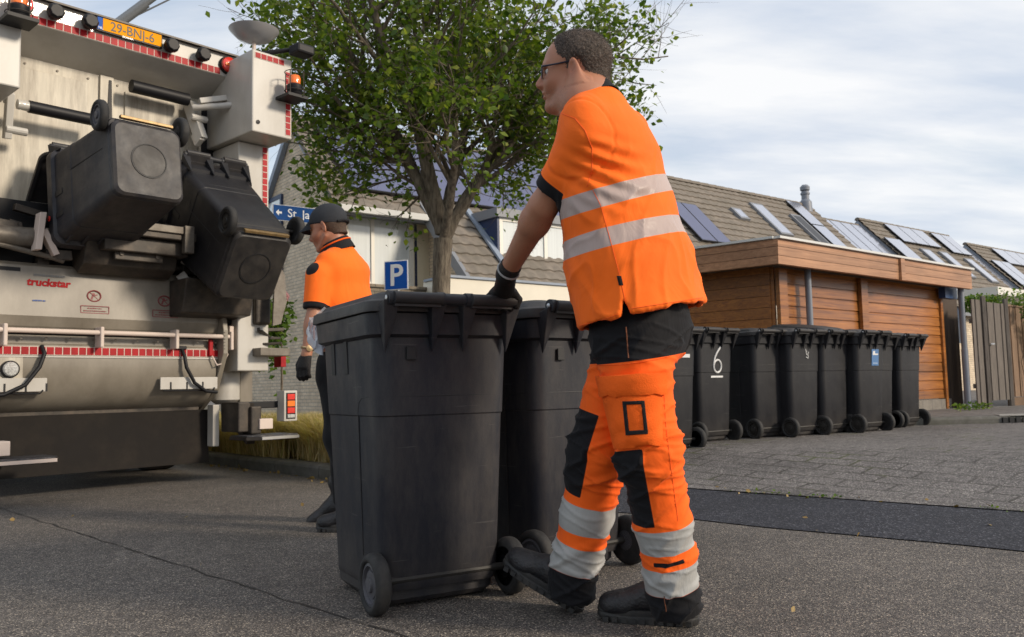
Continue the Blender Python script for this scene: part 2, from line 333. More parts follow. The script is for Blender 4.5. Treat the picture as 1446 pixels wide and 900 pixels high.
# kerbs, verge, pavement
m_kerb = mat('kerb_concrete', (0.13, 0.125, 0.115), 0.85, var=0.4, vscale=9, bump=0.5, bscale=120, dirt=(0.05, 0.055, 0.03), dscale=4, damt=0.6)
def kerb(name, pts, h, wd, seg=1.0):
    mb = MB()
    for a, b in zip(pts[:-1], pts[1:]):
        a = np.array(a, float); b = np.array(b, float); d = b - a; l = np.linalg.norm(d); d /= l; nn = np.array([-d[1], d[0]]); k = max(1, round(l / seg))
        for i in range(k):
            p = a + d * (l * i / k + 0.004); q = a + d * (l * (i + 1) / k - 0.004)
            zp, zq = float(gz(*p)), float(gz(*q))
            prof = [(0, -0.1), (0.0, h - 0.035), (0.012, h - 0.012), (0.035, h), (wd, h), (wd, -0.1)]
            ra = [(p[0] + nn[0] * u, p[1] + nn[1] * u, zp + w) for u, w in prof]; rb = [(q[0] + nn[0] * u, q[1] + nn[1] * u, zq + w) for u, w in prof]
            mb.loft([ra, rb])
    return structure(mb.build(name, m_kerb))
K1 = [(-1.05, 6.74), (-1.715, 7.49), (-3.38, 9.36), (-8.4, 15.0)]
K1r = [(-8.4, 15.0), (-3.38, 9.36), (-1.715, 7.49), (-1.05, 6.74)]
kerb('verge_kerb', K1[::-1], 0.12, 0.14)
kerb('verge_kerb', [(-1.05, 6.74), (-0.55, 6.75), (0.3, 7.4), (3.6, 10.2), (4.9, 10.17)], 0.11, 0.12)
kerb('pavement_kerb', [(4.9, 10.17), (6.14, 10.32), (9.5, 10.9), (20, 14)], 0.10, 0.14)
def flat_poly(name, poly, z, m, sub=0.5):
    mb = MB(); mb.add([(x, y, z if not callable(z) else z(x, y)) for x, y in poly], [tuple(range(len(poly)))])
    return structure(mb.build(name, m))
m_soil = mat('soil', (0.07, 0.055, 0.035), 0.95, var=0.5, vscale=14, bump=1.0, bscale=30, col2=(0.10, 0.085, 0.045))
flat_poly('verge', [(-1.12, 6.84), (-0.6, 6.88), (0.25, 7.52), (3.55, 10.3), (3.55, 30), (-40, 60), (-8.4, 15.12)], lambda x, y: 0.10 + (0.19 if x > 1 else 0), m_soil)
flat_poly('pavement', [(3.4, 10.36), (4.9, 10.29), (6.14, 10.44), (9.5, 11.02), (20, 14.1), (40, 40), (3.4, 40)], 0.29, m_pave)
# drain slot in the kerb
mb = MB()
for i in range(4): mb.box(5.86 + i * 0.085, 5.915 + i * 0.085, 10.262 + i * 0.01, 10.30, 0.195, 0.268)
g_ = empty('kerb_drain', (0, 0, 0)); tag(g_, 'small slotted iron drain inlet set in the kerb near the grey gate', 'drain')
mb.build('grate', mat('black_iron', (0.012, 0.012, 0.013), 0.5), g_)
MB().box(5.84, 6.20, 10.30, 10.42, 0.285, 0.300).build('lid', mat('pale_stone', (0.35, 0.34, 0.32), 0.8), g_)

# ------------------------------------------------------------------ carport
m_wood = None
def wood_mat(name, c1, c2, rough=0.35, coat=0.25, scale=1.0, rotz=0.0):
    m = bpy.data.materials.new(name); m.use_nodes = True; t = m.node_tree; b = t.nodes['Principled BSDF']; lk = t.links.new
    tc = t.nodes.new('ShaderNodeTexCoord'); mpn = t.nodes.new('ShaderNodeMapping'); mpn.inputs['Scale'].default_value = (0.9, 9, 26)
    lk(tc.outputs['Object'], mpn.inputs[0])
    n = t.nodes.new('ShaderNodeTexNoise'); n.inputs['Scale'].default_value = 1.2; n.inputs['Detail'].default_value = 9; n.inputs['Roughness'].default_value = 0.65; n.inputs['Distortion'].default_value = 1.1
    lk(mpn.outputs[0], n.inputs['Vector'])
    r = t.nodes.new('ShaderNodeValToRGB'); r.color_ramp.elements[0].position = 0.33; r.color_ramp.elements[0].color = (*c2, 1)
    r.color_ramp.elements[1].position = 0.66; r.color_ramp.elements[1].color = (*c1, 1); lk(n.outputs[0], r.inputs[0])
    # knots and per-board tone
    sxn = t.nodes.new('ShaderNodeSeparateXYZ'); lk(tc.outputs['Object'], sxn.inputs[0])
    fl = t.nodes.new('ShaderNodeMath'); fl.operation = 'MULTIPLY'; fl.inputs[1].default_value = 1 / 0.137; lk(sxn.outputs[2], fl.inputs[0])
    f2 = t.nodes.new('ShaderNodeMath'); f2.operation = 'FLOOR'; lk(fl.outputs[0], f2.inputs[0])
    wnz = t.nodes.new('ShaderNodeTexWhiteNoise'); wnz.noise_dimensions = '1D'; lk(f2.outputs[0], wnz.inputs['W'])
    mr = t.nodes.new('ShaderNodeMapRange'); mr.inputs[3].default_value = 0.72; mr.inputs[4].default_value = 1.2; lk(wnz.outputs[0], mr.inputs[0])
    vm = t.nodes.new('ShaderNodeVectorMath'); vm.operation = 'SCALE'; lk(r.outputs[0], vm.inputs[0]); lk(mr.outputs[0], vm.inputs[3])
    n2 = t.nodes.new('ShaderNodeTexNoise'); n2.inputs['Scale'].default_value = 1.1; n2.inputs['Detail'].default_value = 5; lk(tc.outputs['Object'], n2.inputs['Vector'])
    mr2 = t.nodes.new('ShaderNodeMapRange'); mr2.inputs[1].default_value = 0.3; mr2.inputs[2].default_value = 0.7; mr2.inputs[3].default_value = 0.75; mr2.inputs[4].default_value = 1.15; lk(n2.outputs[0], mr2.inputs[0])
    vm2 = t.nodes.new('ShaderNodeVectorMath'); vm2.operation = 'SCALE'; lk(vm.outputs[0], vm2.inputs[0]); lk(mr2.outputs[0], vm2.inputs[3])
    vk = t.nodes.new('ShaderNodeTexVoronoi'); vk.inputs['Scale'].default_value = 2.6; mk = t.nodes.new('ShaderNodeMapping'); mk.inputs['Scale'].default_value = (1, 1, 2.7)
    lk(tc.outputs['Object'], mk.inputs[0]); lk(mk.outputs[0], vk.inputs['Vector'])
    rk = t.nodes.new('ShaderNodeMapRange'); rk.inputs[1].default_value = 0.03; rk.inputs[2].default_value = 0.07; rk.inputs[3].default_value = 0.35; rk.inputs[4].default_value = 1.0; lk(vk.outputs['Distance'], rk.inputs[0])
    vm3 = t.nodes.new('ShaderNodeVectorMath'); vm3.operation = 'SCALE'; lk(vm2.outputs[0], vm3.inputs[0]); lk(rk.outputs[0], vm3.inputs[3])
    lk(vm3.outputs[0], b.inputs['Base Color']); b.inputs['Roughness'].default_value = rough; b.inputs['Coat Weight'].default_value = coat; b.inputs['Coat Roughness'].default_value = 0.25
    bp = t.nodes.new('ShaderNodeBump'); bp.inputs['Strength'].default_value = 0.25; bp.inputs['Distance'].default_value = 0.004; lk(n.outputs[0], bp.inputs['Height']); lk(bp.outputs[0], b.inputs['Normal'])
    return m
m_wood = wood_mat('varnished_cedar', (0.44, 0.165, 0.030), (0.18, 0.056, 0.011))
m_wood2 = wood_mat('fascia_cedar', (0.46, 0.24, 0.125), (0.27, 0.125, 0.058), 0.5, 0.1)
m_greyw = mat('weathered_planks', (0.17, 0.145, 0.125), 0.85, var=0.5, vscale=7, stretch=(6, 6, 0.6), bump=0.5, bscale=30)
m_brownw = mat('brown_planks', (0.27, 0.17, 0.105), 0.8, var=0.5, vscale=7, stretch=(6, 6, 0.6), bump=0.5, bscale=30)
m_zinc = mat('grey_pipe', (0.20, 0.22, 0.26), 0.45, var=0.15, vscale=6)
m_alu = mat('white_trim', (0.62, 0.62, 0.60), 0.4)
SHAZ = R_(90 - 50.5)                                   # carport frame: local x along the front, local -y towards the street
cp = empty('wooden_carport', (3.08, 9.70, 0.29), SHAZ, 'varnished cedar carport with flat roof and wide fascia behind the row of bins', 'carport')
LW = 5.19
def boards(mb, x0, x1, y, z0, z1, pitch=0.137, th=0.018, flip=1):
    z = z0
    while z < z1 - 0.01:
        zt = min(z + pitch - 0.008, z1)
        mb.prism([(x0, y, z), (x0, y - flip * th, z + 0.004), (x0, y - flip * th * 0.75, zt - 0.006), (x0, y, zt)], (x1 - x0, 0, 0)); z += pitch
    mb.box(x0, x1, min(y, y + flip * 0.02), max(y, y + flip * 0.02), z0, z1)
    return mb
# front wall
wy = 0.36
mb = MB(); boards(mb, 0.62, 4.79, wy, 0.16, 1.86); o = mb.build('front_wall', m_wood, cp)
for xa in (0.44, 2.38):
    mb = MB(); mb.box(xa, xa + 0.17, wy - 0.075, wy - 0.019, 0.0, 1.84); mb.build('post', m_wood, cp, bevel=0.004)
MB().box(4.80, 4.87, wy - 0.05, wy + 0.05, 0.0, 1.84).build('post', m_wood, cp, bevel=0.004)
# left wall, az -50 direction in world
def loc(v):  # world xy -> carport local
    d = np.array(v) - np.array([3.08, 9.70]); e1 = np.array([math.cos(SHAZ), math.sin(SHAZ)]); return np.array([d @ e1, d @ np.array([-e1[1], e1[0]])])
lw0 = loc((3.08, 9.70)); dl = loc((3.08 + math.sin(R_(-50)), 9.70 + math.cos(R_(-50))))
dl = dl / np.linalg.norm(dl); nl = np.array([dl[1], -dl[0]])    # along the left side; inward normal (towards +x)
mb = MB(); s0 = np.array([0.43, wy]); 
z = 0.0
while z < 1.85:
    a_ = s0 + dl * 0.04; b__ = s0 + dl * 1.75; zt = min(z + 0.129, 1.86)
    mb.prism([(a_[0] - nl[0] * 0.018, a_[1] - nl[1] * 0.018, z), (b__[0] - nl[0] * 0.018, b__[1] - nl[1] * 0.018, z), (b__[0], b__[1], z), (a_[0], a_[1], z)], (0, 0, zt - z)); z += 0.137
mb.prism([(s0[0] + nl[0] * .002, s0[1] + nl[1] * .002, 0), (*(s0 + dl * 1.75 + nl * .002), 0), (*(s0 + dl * 1.75 + nl * 0.05), 0), (*(s0 + nl * 0.05), 0)], (0, 0, 1.86))
mb.build('side_wall', m_wood, cp)
# fascia: three boards each
def fascia(name, a, b, n_out, m):
    mb = MB(); a = np.array(a); b = np.array(b); n_out = np.array(n_out)
    for k, (z0, z1) in enumerate(((1.82, 1.915), (1.92, 2.02), (2.025, 2.105))):
        t = 0.03 + 0.002 * k
        q0 = a; q1 = b; q2 = b - n_out * t; q3 = a - n_out * t; off = n_out * 0.002 * k
        mb.prism([(*(q + off), z0) for q in (q0, q1, q2, q3)], (0, 0, z1 - z0))
    mb.prism([(*(q), 1.815) for q in (a - n_out * 0.02, b - n_out * 0.02, b - n_out * 0.05, a - n_out * 0.05)], (0, 0, 0.28))
    return mb.build(name, m, cp)
fascia('fascia', (0.0, 0.0), (LW, 0.0), (0, -1), m_wood2)
fl0 = np.array([0, 0.0]); fascia('fascia', fl0 + dl * 0.005, fl0 + dl * 2.1, -nl, m_wood2)
MB().box(2.88, 2.99, -0.035, 0.0, 1.81, 2.11).build('joint_cover', m_wood2, cp)
mb = MB(); mb.box(-0.01, LW + 0.02, -0.045, 0.10, 2.112, 2.14)
mb.prism([(*(fl0 - nl * 0.045 + dl * .04), 2.113), (*(fl0 - nl * 0.045 + dl * 2.15), 2.113), (*(fl0 + nl * 0.1 + dl * 2.15), 2.113), (*(fl0 + nl * 0.1 + dl * .04), 2.113)], (0, 0, 0.028))
mb.build('roof_trim', m_alu, cp)
e0 = fl0 + dl * 2.1
mb = MB(); mb.prism([(0.03, 0.04, 0), (LW - 0.02, 0.04, 0), (LW - 0.02, 4.6, 0), (e0[0] + .05, e0[1] - .1, 0)], (0, 0, 0.12)); 
for i in range(len(mb.v)): mb.v[i] = (mb.v[i][0], mb.v[i][1], mb.v[i][2] + 1.87)
mb.build('roof', mat('soffit', (0.10, 0.055, 0.03), 0.8), cp)
mb = MB(); mb.box(0.62, 5.0, wy - 0.03, wy + 0.08, 0.0, 0.15)
mb.build('plinth', brick_mat('plinth_brick', (0.30, 0.27, 0.23), (0.24, 0.21, 0.17), (0.14, 0.13, 0.12), 1, 0.3, 0.16, 0.012, bump=0.3), cp)
MB().tube([(0.98, wy - 0.13, 0.0), (0.98, wy - 0.13, 1.86)], 0.04, 16).build('downpipe', m_zinc, cp, smooth=True)
MB().tube([(5.07, 0.12, 0.0), (5.07, 0.12, 0.9), (5.07, 0.12, 0.905), (5.07, 0.12, 1.84)], [0.048, 0.048, 0.043, 0.043], 16).build('downpipe', m_zinc, cp, smooth=True)
mb = MB(); mb.box(4.72, 5.12, 0.20, 0.30, 1.68, 1.85); mb.build('gutter_box', mat('dark_blue_paint', (0.02, 0.05, 0.13), 0.35), cp)
MB().box(4.88, 5.62, 0.42, 0.47, 0.0, 1.80).build('end_panel', mat('dark_boards', (0.075, 0.05, 0.035), 0.8, var=0.4, vscale=8, stretch=(8, 8, .5)), cp)
# ------------------------------------------------------------------ gate, fence, hedge
def planks(name, p0, azd, n, w, h, m, zb=0.06, root=None, gap=0.012, th=0.02, part='planks'):
    d = Vector((math.sin(R_(azd)), math.cos(R_(azd)), 0)); mb = MB(); q = Vector(p0)
    for i in range(n):
        c = q + d * ((i + .5) * w) + Vector((0, 0, zb + (h - zb) / 2)); off = Vector((d.y, -d.x, 0)) * (0.012 if i % 2 else 0)
        mb.obox(c + off, d, (d.y, -d.x, 0), (0, 0, 1), (w - gap) / 2, th / 2, (h - zb) / 2)
    mb.bar(q + Vector((-d.y, d.x, 0)) * 0.03 + Vector((0, 0, h * .8)), q + d * (n * w) + Vector((-d.y, d.x, 0)) * 0.03 + Vector((0, 0, h * .8)), 0.03, 0.07)
    mb.bar(q + Vector((-d.y, d.x, 0)) * 0.03 + Vector((0, 0, h * .2)), q + d * (n * w) + Vector((-d.y, d.x, 0)) * 0.03 + Vector((0, 0, h * .2)), 0.03, 0.07)
    return mb.build(part, m, root)
gp = G(1363, 572.5, 0.29)
gt = empty('garden_gate', (0, 0, 0)); tag(gt, 'weathered grey vertical plank garden gate beside the downpipe of the carport', 'gate')
gd = Vector((math.sin(R_(51)), math.cos(R_(51)), 0)); gp = Vector((7.02, 12.95, 0.29)); gn = Vector((gd.y, -gd.x, 0))
planks('planks', gp, 51, 3, 0.11, 1.66, m_greyw, root=gt, part='side_panel')
planks('planks', gp + gd * 0.39, 51, 6, 0.13, 1.64, m_greyw, zb=0.1, root=gt, part='gate_leaf')
for t_ in (0.36, 1.20):
    MB().bar(gp + gd * t_ + gn * .03, gp + gd * t_ + gn * .03 + Vector((0, 0, 1.72)), 0.06, 0.06, up=(0, 1, 0)).build('post', m_greyw, gt, bevel=0.004)
mb = MB(); hc = gp + gd * 0.50 + gn * .06 + Vector((0, 0, 0.98)); mb.bar(hc, hc + gd * 0.1, 0.02, 0.02); mb.bar(hc + Vector((0, .03, 0)), hc + Vector((0, -0.005, 0)), 0.02, 0.02); mb.build('handle', mat('chrome', (0.6, 0.6, 0.6), 0.25, metal=1.0), gt)
fe = empty('plank_fence', (0, 0, 0)); tag(fe, 'brown vertical plank fence overgrown by the hedge at the right edge', 'fence')
planks('planks', gp + gd * 1.26, 51, 40, 0.12, 1.60, m_brownw, zb=0.14, root=fe)
MB().bar(gp + gd * 1.25 + Vector((0, 0, 1.62)), gp + gd * 6.2 + Vector((0, 0, 1.62)), 0.07, 0.03).build('cap_rail', m_brownw, fe)
MB().bar(gp + gd * 1.25 + Vector((0, 0, 0.0)), gp + gd * 6.2 + Vector((0, 0, 0.0)), 0.10, 0.26).build('base_board', mat('brown_base', (0.15, 0.09, 0.05), 0.8, var=.3), fe)

# leaf cluster helper: many small real leaves
def leaf_mat(name, c1, c2, c3=None, transl=0.35):
    m = bpy.data.materials.new(name); m.use_nodes = True; t = m.node_tree; b = t.nodes['Principled BSDF']; lk = t.links.new; o = t.nodes['Material Output']
    a = t.nodes.new('ShaderNodeAttribute'); a.attribute_name = 'rnd'
    r = t.nodes.new('ShaderNodeValToRGB'); e = r.color_ramp.elements; e[0].color = (*c1, 1); e[1].color = (*c2, 1); e[1].position = 0.82
    if c3: k = e.new(1.0); k.color = (*c3, 1)
    lk(a.outputs['Fac'], r.inputs[0]); lk(r.outputs[0], b.inputs['Base Color']); b.inputs['Roughness'].default_value = 0.45; b.inputs['Specular IOR Level'].default_value = 0.35
    tr = t.nodes.new('ShaderNodeBsdfTranslucent'); vm = t.nodes.new('ShaderNodeVectorMath'); vm.operation = 'MULTIPLY'; vm.inputs[1].default_value = (1.5, 1.6, 0.6)
    lk(r.outputs[0], vm.inputs[0]); lk(vm.outputs[0], tr.inputs[0])
    mx_ = t.nodes.new('ShaderNodeMixShader'); mx_.inputs[0].default_value = transl; lk(b.outputs[0], mx_.inputs[1]); lk(tr.outputs[0], mx_.inputs[2]); lk(mx_.outputs[0], o.inputs[0])
    return m
def leaves(name, cents, size, m, parent=None, droop=0.4, seed=1, toward=None):
    rg = np.random.default_rng(seed); n = len(cents); cents = np.asarray(cents)
    nrm = rg.normal(size=(n, 3)); nrm[:, 2] = np.abs(nrm[:, 2]) + 0.3; nrm /= np.linalg.norm(nrm, axis=1)[:, None]
    t = rg.normal(size=(n, 3)); t[:, 2] -= droop; t -= nrm * (t * nrm).sum(1)[:, None]; t /= np.linalg.norm(t, axis=1)[:, None]
    s = np.cross(nrm, t); sz = size * rg.uniform(0.6, 1.25, n)[:, None]
    base = cents; tip = cents + t * sz; m1 = cents + t * sz * 0.38 + s * sz * 0.36 + nrm * sz * 0.08; m2 = cents + t * sz * 0.38 - s * sz * 0.36 + nrm * sz * 0.08
    m3 = cents + t * sz * 0.74 + s * sz * 0.22 + nrm * sz * .03; m4 = cents + t * sz * 0.74 - s * sz * 0.22 + nrm * sz * .03
    v = np.stack([base, m2, m4, tip, m3, m1], 1).reshape(-1, 3)
    me = bpy.data.meshes.new(name); me.vertices.add(6 * n); me.vertices.foreach_set('co', v.ravel())
    f = np.arange(6 * n).reshape(n, 6); quads = np.concatenate([f[:, [0, 1, 2, 3]], f[:, [0, 3, 4, 5]]])
    me.loops.add(8 * n); me.loops.foreach_set('vertex_index', quads.ravel().astype(np.int32)); me.polygons.add(2 * n)
    me.polygons.foreach_set('loop_start', np.arange(0, 8 * n, 4, dtype=np.int32)); me.polygons.foreach_set('loop_total', np.full(2 * n, 4, dtype=np.int32))
    me.update(calc_edges=True); at = me.attributes.new('rnd', 'FLOAT', 'POINT'); at.data.foreach_set('value', np.repeat(rg.uniform(0, 1, n), 6).astype(np.float32))
    me.materials.append(m); o = bpy.data.objects.new(name, me); COL.objects.link(o)
    if parent is not None: o.parent = parent
    return o
m_hedge = leaf_mat('hedge_leaf', (0.035, 0.085, 0.012), (0.13, 0.21, 0.03), (0.22, 0.27, 0.05))
hd = empty('hedge', (0, 0, 0)); tag(hd, 'bright green climbing hedge hanging over the plank fence at the right edge', 'hedge')
rg = np.random.default_rng(3); cs = []
for i in range(9000):
    u = 1.55 + 4.0 * rg.random(); top = 1.80 + 0.12 * math.sin(u * 4) + 0.05 * rg.normal(); low = 1.45 - min(1.0, (u - 1.55) * 1.4) * (0.75 + 0.25 * math.sin(u * 7))
    z = top - (top - low) * rg.random() ** 0.8; y = -0.10 - 0.16 * rg.random() * (1 if z < 1.6 else 1.5) + (0.5 * rg.random() if z > 1.62 else 0)
    if noise.noise(Vector((u * 3, z * 3, 1))) < -0.25: continue
    p = gp + gd * u - gn * y * 1.2 + Vector((0, 0, z)); cs.append(p[:])
for i in range(1400):
    u = 0.9 + 1.0 * rg.random(); cs.append((gp + gd * u - gn * (.25 + .3 * rg.random()) + Vector((0, 0, 1.55 + 0.26 * rg.random() * min(1, u))))[:])
leaves('foliage', cs, 0.055, m_hedge, hd, seed=5)
mb = MB()
for i in range(26):
    u = 1.7 + 3.6 * rg.random(); p = gp + gd * u + gn * .05; mb.tube([p + Vector((0, -0.06, 0.0)), p + Vector((.1 * rg.normal(), -0.10, 0.7)), p + Vector((.15 * rg.normal(), -0.14, 1.3)), p + Vector((.2 * rg.normal(), -0.12, 1.7))], [0.008, .006, .004, .003], 5)
mb.build('stems', mat('bark_thin', (0.09, 0.06, 0.035), 0.9), hd)
cs = []
for i in range(160): 
    a_ = rg.random(); q = np.array([6.1, 11.9]) + a_ * np.array([0.85, 0.75]); cs.append((q[0] + .05 * rg.normal(), q[1] - 0.1 + .05 * rg.normal(), 0.30 + 0.08 * rg.random()))
w_ = leaves('weeds', cs, 0.05, m_hedge, None, seed=8, droop=-0.5); w_['kind'] = 'stuff'; tag(w_, 'small green weeds at the foot of the carport wall', 'weeds')
#@@HOUSES
# ------------------------------------------------------------------ terrace of houses
R0 = Vector((-4.85, 18.9, 0)); RZ = 7.0; TU = Vector((0.788, 0.616, 0)); TN = Vector((0.616, -0.788, 0)); KS = 1.05
def H(u, d, z): return R0 + TU * u + TN * d + Vector((0, 0, z))
def HW(x, y, dd):                                       # pixel on a wall parallel to the street -> (u, z)
    d = Vector(ray(x, y)); o = Vector(CO); t = (R0 + TN * dd - o).dot(TN) / d.dot(TN); X = o + d * t; return (X - R0).dot(TU), X.z
m_tile = mat('roof_tiles', (0.235, 0.20, 0.165), 0.85, var=0.35, vscale=5, bump=0.3, bscale=60, dirt=(0.11, 0.10, 0.075), dscale=1.2, damt=0.6)
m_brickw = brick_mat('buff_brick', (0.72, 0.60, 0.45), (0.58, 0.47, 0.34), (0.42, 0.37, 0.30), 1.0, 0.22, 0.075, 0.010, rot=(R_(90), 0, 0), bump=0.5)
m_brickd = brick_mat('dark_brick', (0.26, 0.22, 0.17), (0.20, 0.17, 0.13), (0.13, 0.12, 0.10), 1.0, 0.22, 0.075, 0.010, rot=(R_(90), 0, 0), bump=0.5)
m_cream = mat('cream_paint', (0.70, 0.62, 0.46), 0.6, var=0.08, vscale=2)
m_creamf = mat('cream_boards', (0.76, 0.71, 0.60), 0.5, var=0.08, vscale=2)
m_glass = mat('curtained_glass', (0.70, 0.73, 0.72), 0.12, var=0.12, vscale=1.3, stretch=(14, 14, .3), coat=1.0)
m_navy = mat('navy_boards', (0.012, 0.028, 0.085), 0.45)
m_grey = mat('grey_trim', (0.20, 0.21, 0.23), 0.5)
m_lead = mat('lead_flashing', (0.27, 0.32, 0.40), 0.5, var=0.2, vscale=3)
m_frame = mat('white_frame', (0.72, 0.69, 0.62), 0.4)
def solar_mat():
    m = bpy.data.materials.new('solar_glass'); m.use_nodes = True; t = m.node_tree; b = t.nodes['Principled BSDF']; lk = t.links.new
    b.inputs['Base Color'].default_value = (0.50, 0.52, 0.60, 1); b.inputs['Metallic'].default_value = 0.75; b.inputs['Roughness'].default_value = 0.22; b.inputs['Specular IOR Level'].default_value = 0.9  # pale metallic base stands in for sky mirrored by dark glass
    b.inputs['Coat Weight'].default_value = 0.6; b.inputs['Coat Roughness'].default_value = 0.1
    return m
m_solar = solar_mat()
m_solar2 = mat('matt_solar', (0.09, 0.10, 0.19), 0.35, spec=0.8, var=0.15, vscale=1.5)
m_solf = mat('solar_frame', (0.02, 0.02, 0.022), 0.4)
def tile_roof(name, u0, u1, d0, d1, zr, parent, back=True, pu=0.30, pv=0.33, ns=4):
    """interlocking tiles: waves across, steps down the slope"""
    mb = MB(); nu = max(2, int((u1 - u0) / pu * ns)); rows = max(1, int(round((d1 - d0) * math.hypot(1, KS) / pv)))
    dn = (d1 - d0) / rows; nz = Vector((TN.x * KS, TN.y * KS, 1)).normalized()
    for r in range(rows):
        k = len(mb.v)
        for j, (dd, hh) in enumerate(((d0 + r * dn, 0.0), (d0 + (r + 1) * dn, 0.035), (d0 + (r + 1) * dn + 0.004, -0.005))):
            for i in range(nu + 1):
                u = u0 + (u1 - u0) * i / nu; ph = (u / pu) % 1; wv = 0.028 * (0.5 + 0.5 * math.cos(2 * math.pi * ph)) ** 1.3
                p = H(u, dd, zr - KS * dd) + nz * (wv + hh); mb.v.append(p[:])
        n = nu + 1
        for j in range(2):
            for i in range(nu): mb.f.append((k + j * n + i, k + j * n + i + 1, k + (j + 1) * n + i + 1, k + (j + 1) * n + i))
    o = mb.build(name, m_tile, parent, smooth=True, angle=50)
    mb = MB(); 
    if back: mb.prism([H(u0, 0, zr - .03), H(u0, -4.2, zr - .03 - 4.4), H(u0, -4.2, zr - .15 - 4.4), H(u0, 0, zr - .17)], TU * (u1 - u0))
    mb.prism([H(u0 + .01, d0, zr - .03 - KS * d0), H(u0 + .01, d1, zr - .03 - KS * d1), H(u0 + .01, d1, zr - .17 - KS * d1), H(u0 + .01, d0, zr - .17 - KS * d0)], TU * (u1 - u0 - .02))
    mb.build('roof_deck', m_grey, parent)
    if d0 < 0.1:
        mb = MB(); k = int((u1 - u0) / 0.42)
        for i in range(k):
            a = u0 + (u1 - u0) * i / k; b = a + (u1 - u0) / k + 0.02
            rings = []
            for q, s in ((a, 0.115), (b, 0.13)):
                c = H(q, 0, zr - 0.04); rings.append([c + TN * (s * math.cos(t_)) + Vector((0, 0, s * math.sin(t_))) for t_ in np.linspace(0, math.pi, 7)] + [c])
            mb.loft(rings)
        mb.build('ridge_tiles', m_tile, parent, smooth=True, angle=40)
    return o
def on_roof(u, d, zr, h=0.0):
    nz = Vector((TN.x * KS, TN.y * KS, 1)).normalized(); return H(u, d, zr - KS * d) + nz * h
def slab(mb, u0, u1, d0, d1, zr, h0, h1):
    a = [on_roof(u0, d0, zr, h0), on_roof(u1, d0, zr, h0), on_roof(u1, d1, zr, h0), on_roof(u0, d1, zr, h0)]
    nz = Vector((TN.x * KS, TN.y * KS, 1)).normalized(); return mb.prism(a, nz * (h1 - h0))
def solar(u0, u1, d0, d1, zr, nu, nd, parent, m=None):
    for i in range(nu):
        for j in range(nd):
            a0 = u0 + (u1 - u0) * i / nu; a1 = u0 + (u1 - u0) * (i + 1) / nu - 0.025; b0 = d0 + (d1 - d0) * j / nd; b1 = d0 + (d1 - d0) * (j + 1) / nd - 0.018
            mb = MB(); slab(mb, a0, a1, b0, b1, zr, 0.09, 0.13); f = mb.build('solar_panel', m_solf, parent)
            mb = MB(); slab(mb, a0 + .02, a1 - .02, b0 + .015, b1 - .015, zr, 0.131, 0.133); mb.build('glass', m or m_solar, f)
def skylight(u0, u1, d0, d1, zr, parent, m=None):
    mb = MB(); slab(mb, u0, u1, d0, d1, zr, 0.03, 0.12); f = mb.build('roof_window', m_grey, parent)
    mb = MB(); slab(mb, u0 + .08, u1 - .08, d0 + .06, d1 - .06, zr, 0.121, 0.124); mb.build('pane', m or m_solar, f)

h0 = empty('brick_house', (0, 0, 0)); tag(h0, 'buff brick end house with solar panels behind the tree and cream window bay', 'house')
tile_roof('roof', -0.12, 2.05, 0.0, 2.35, RZ, h0)
tile_roof('roof', 2.05, 8.9, 0.0, 3.95, RZ, h0)
solar(0.35, 6.9, 0.22, 2.0, RZ, 6, 2, h0, m_solar2)
# gable wall
def prism_w(name, pts, vec, m, parent, bevel=0): mb = MB(); mb.prism(pts, vec); return mb.build(name, m, parent, bevel=bevel)
# brick objects get their own local frame so that the bond runs level along the wall
def wall_obj(name, rz, org, fn, m, parent):
    mb = MB(); fn(mb); o = mb.build(name, m, parent); o.location = org; o.rotation_euler = (0, 0, rz); return o
rzU = math.atan2(TU.y, TU.x); rzG = math.atan2(-TN.y, -TN.x)      # along the row / along the gable (x = -TN)
wall_obj('gable_wall', rzG, H(0.0, 2.05, 0), lambda mb: mb.prism([(0, 0, 0), (0, 0, RZ - KS * 2.05 - 0.2), (2.05, 0, RZ - 0.2), (6.1, 0, RZ - 0.2 - KS * 4.05), (6.1, 0, 0)], (0, -0.25, 0)), m_brickw, h0)
mb = MB()
for sg, dd in ((1, 2.38), (-1, 4.2)):
    mb.prism([H(-0.13, 0, RZ - .03), H(-0.13, sg * dd, RZ - .03 - KS * dd), H(-0.13, sg * dd, RZ - .24 - KS * dd), H(-0.13, 0, RZ - .24)], TU * 0.12)
mb.build('barge_board', m_lead, h0)
# verge tiles
mb = MB(); nr = 11
for i in range(nr):
    d_a = 2.38 * i / nr; d_b = 2.38 * (i + 1) / nr
    mb.prism([on_roof(-0.19, d_a, RZ, 0.03), on_roof(-0.19, d_b, RZ, 0.075), on_roof(-0.19, d_b, RZ, -0.06), on_roof(-0.19, d_a, RZ, -0.06)], TU * 0.19)
mb.build('verge_tiles', m_tile, h0)
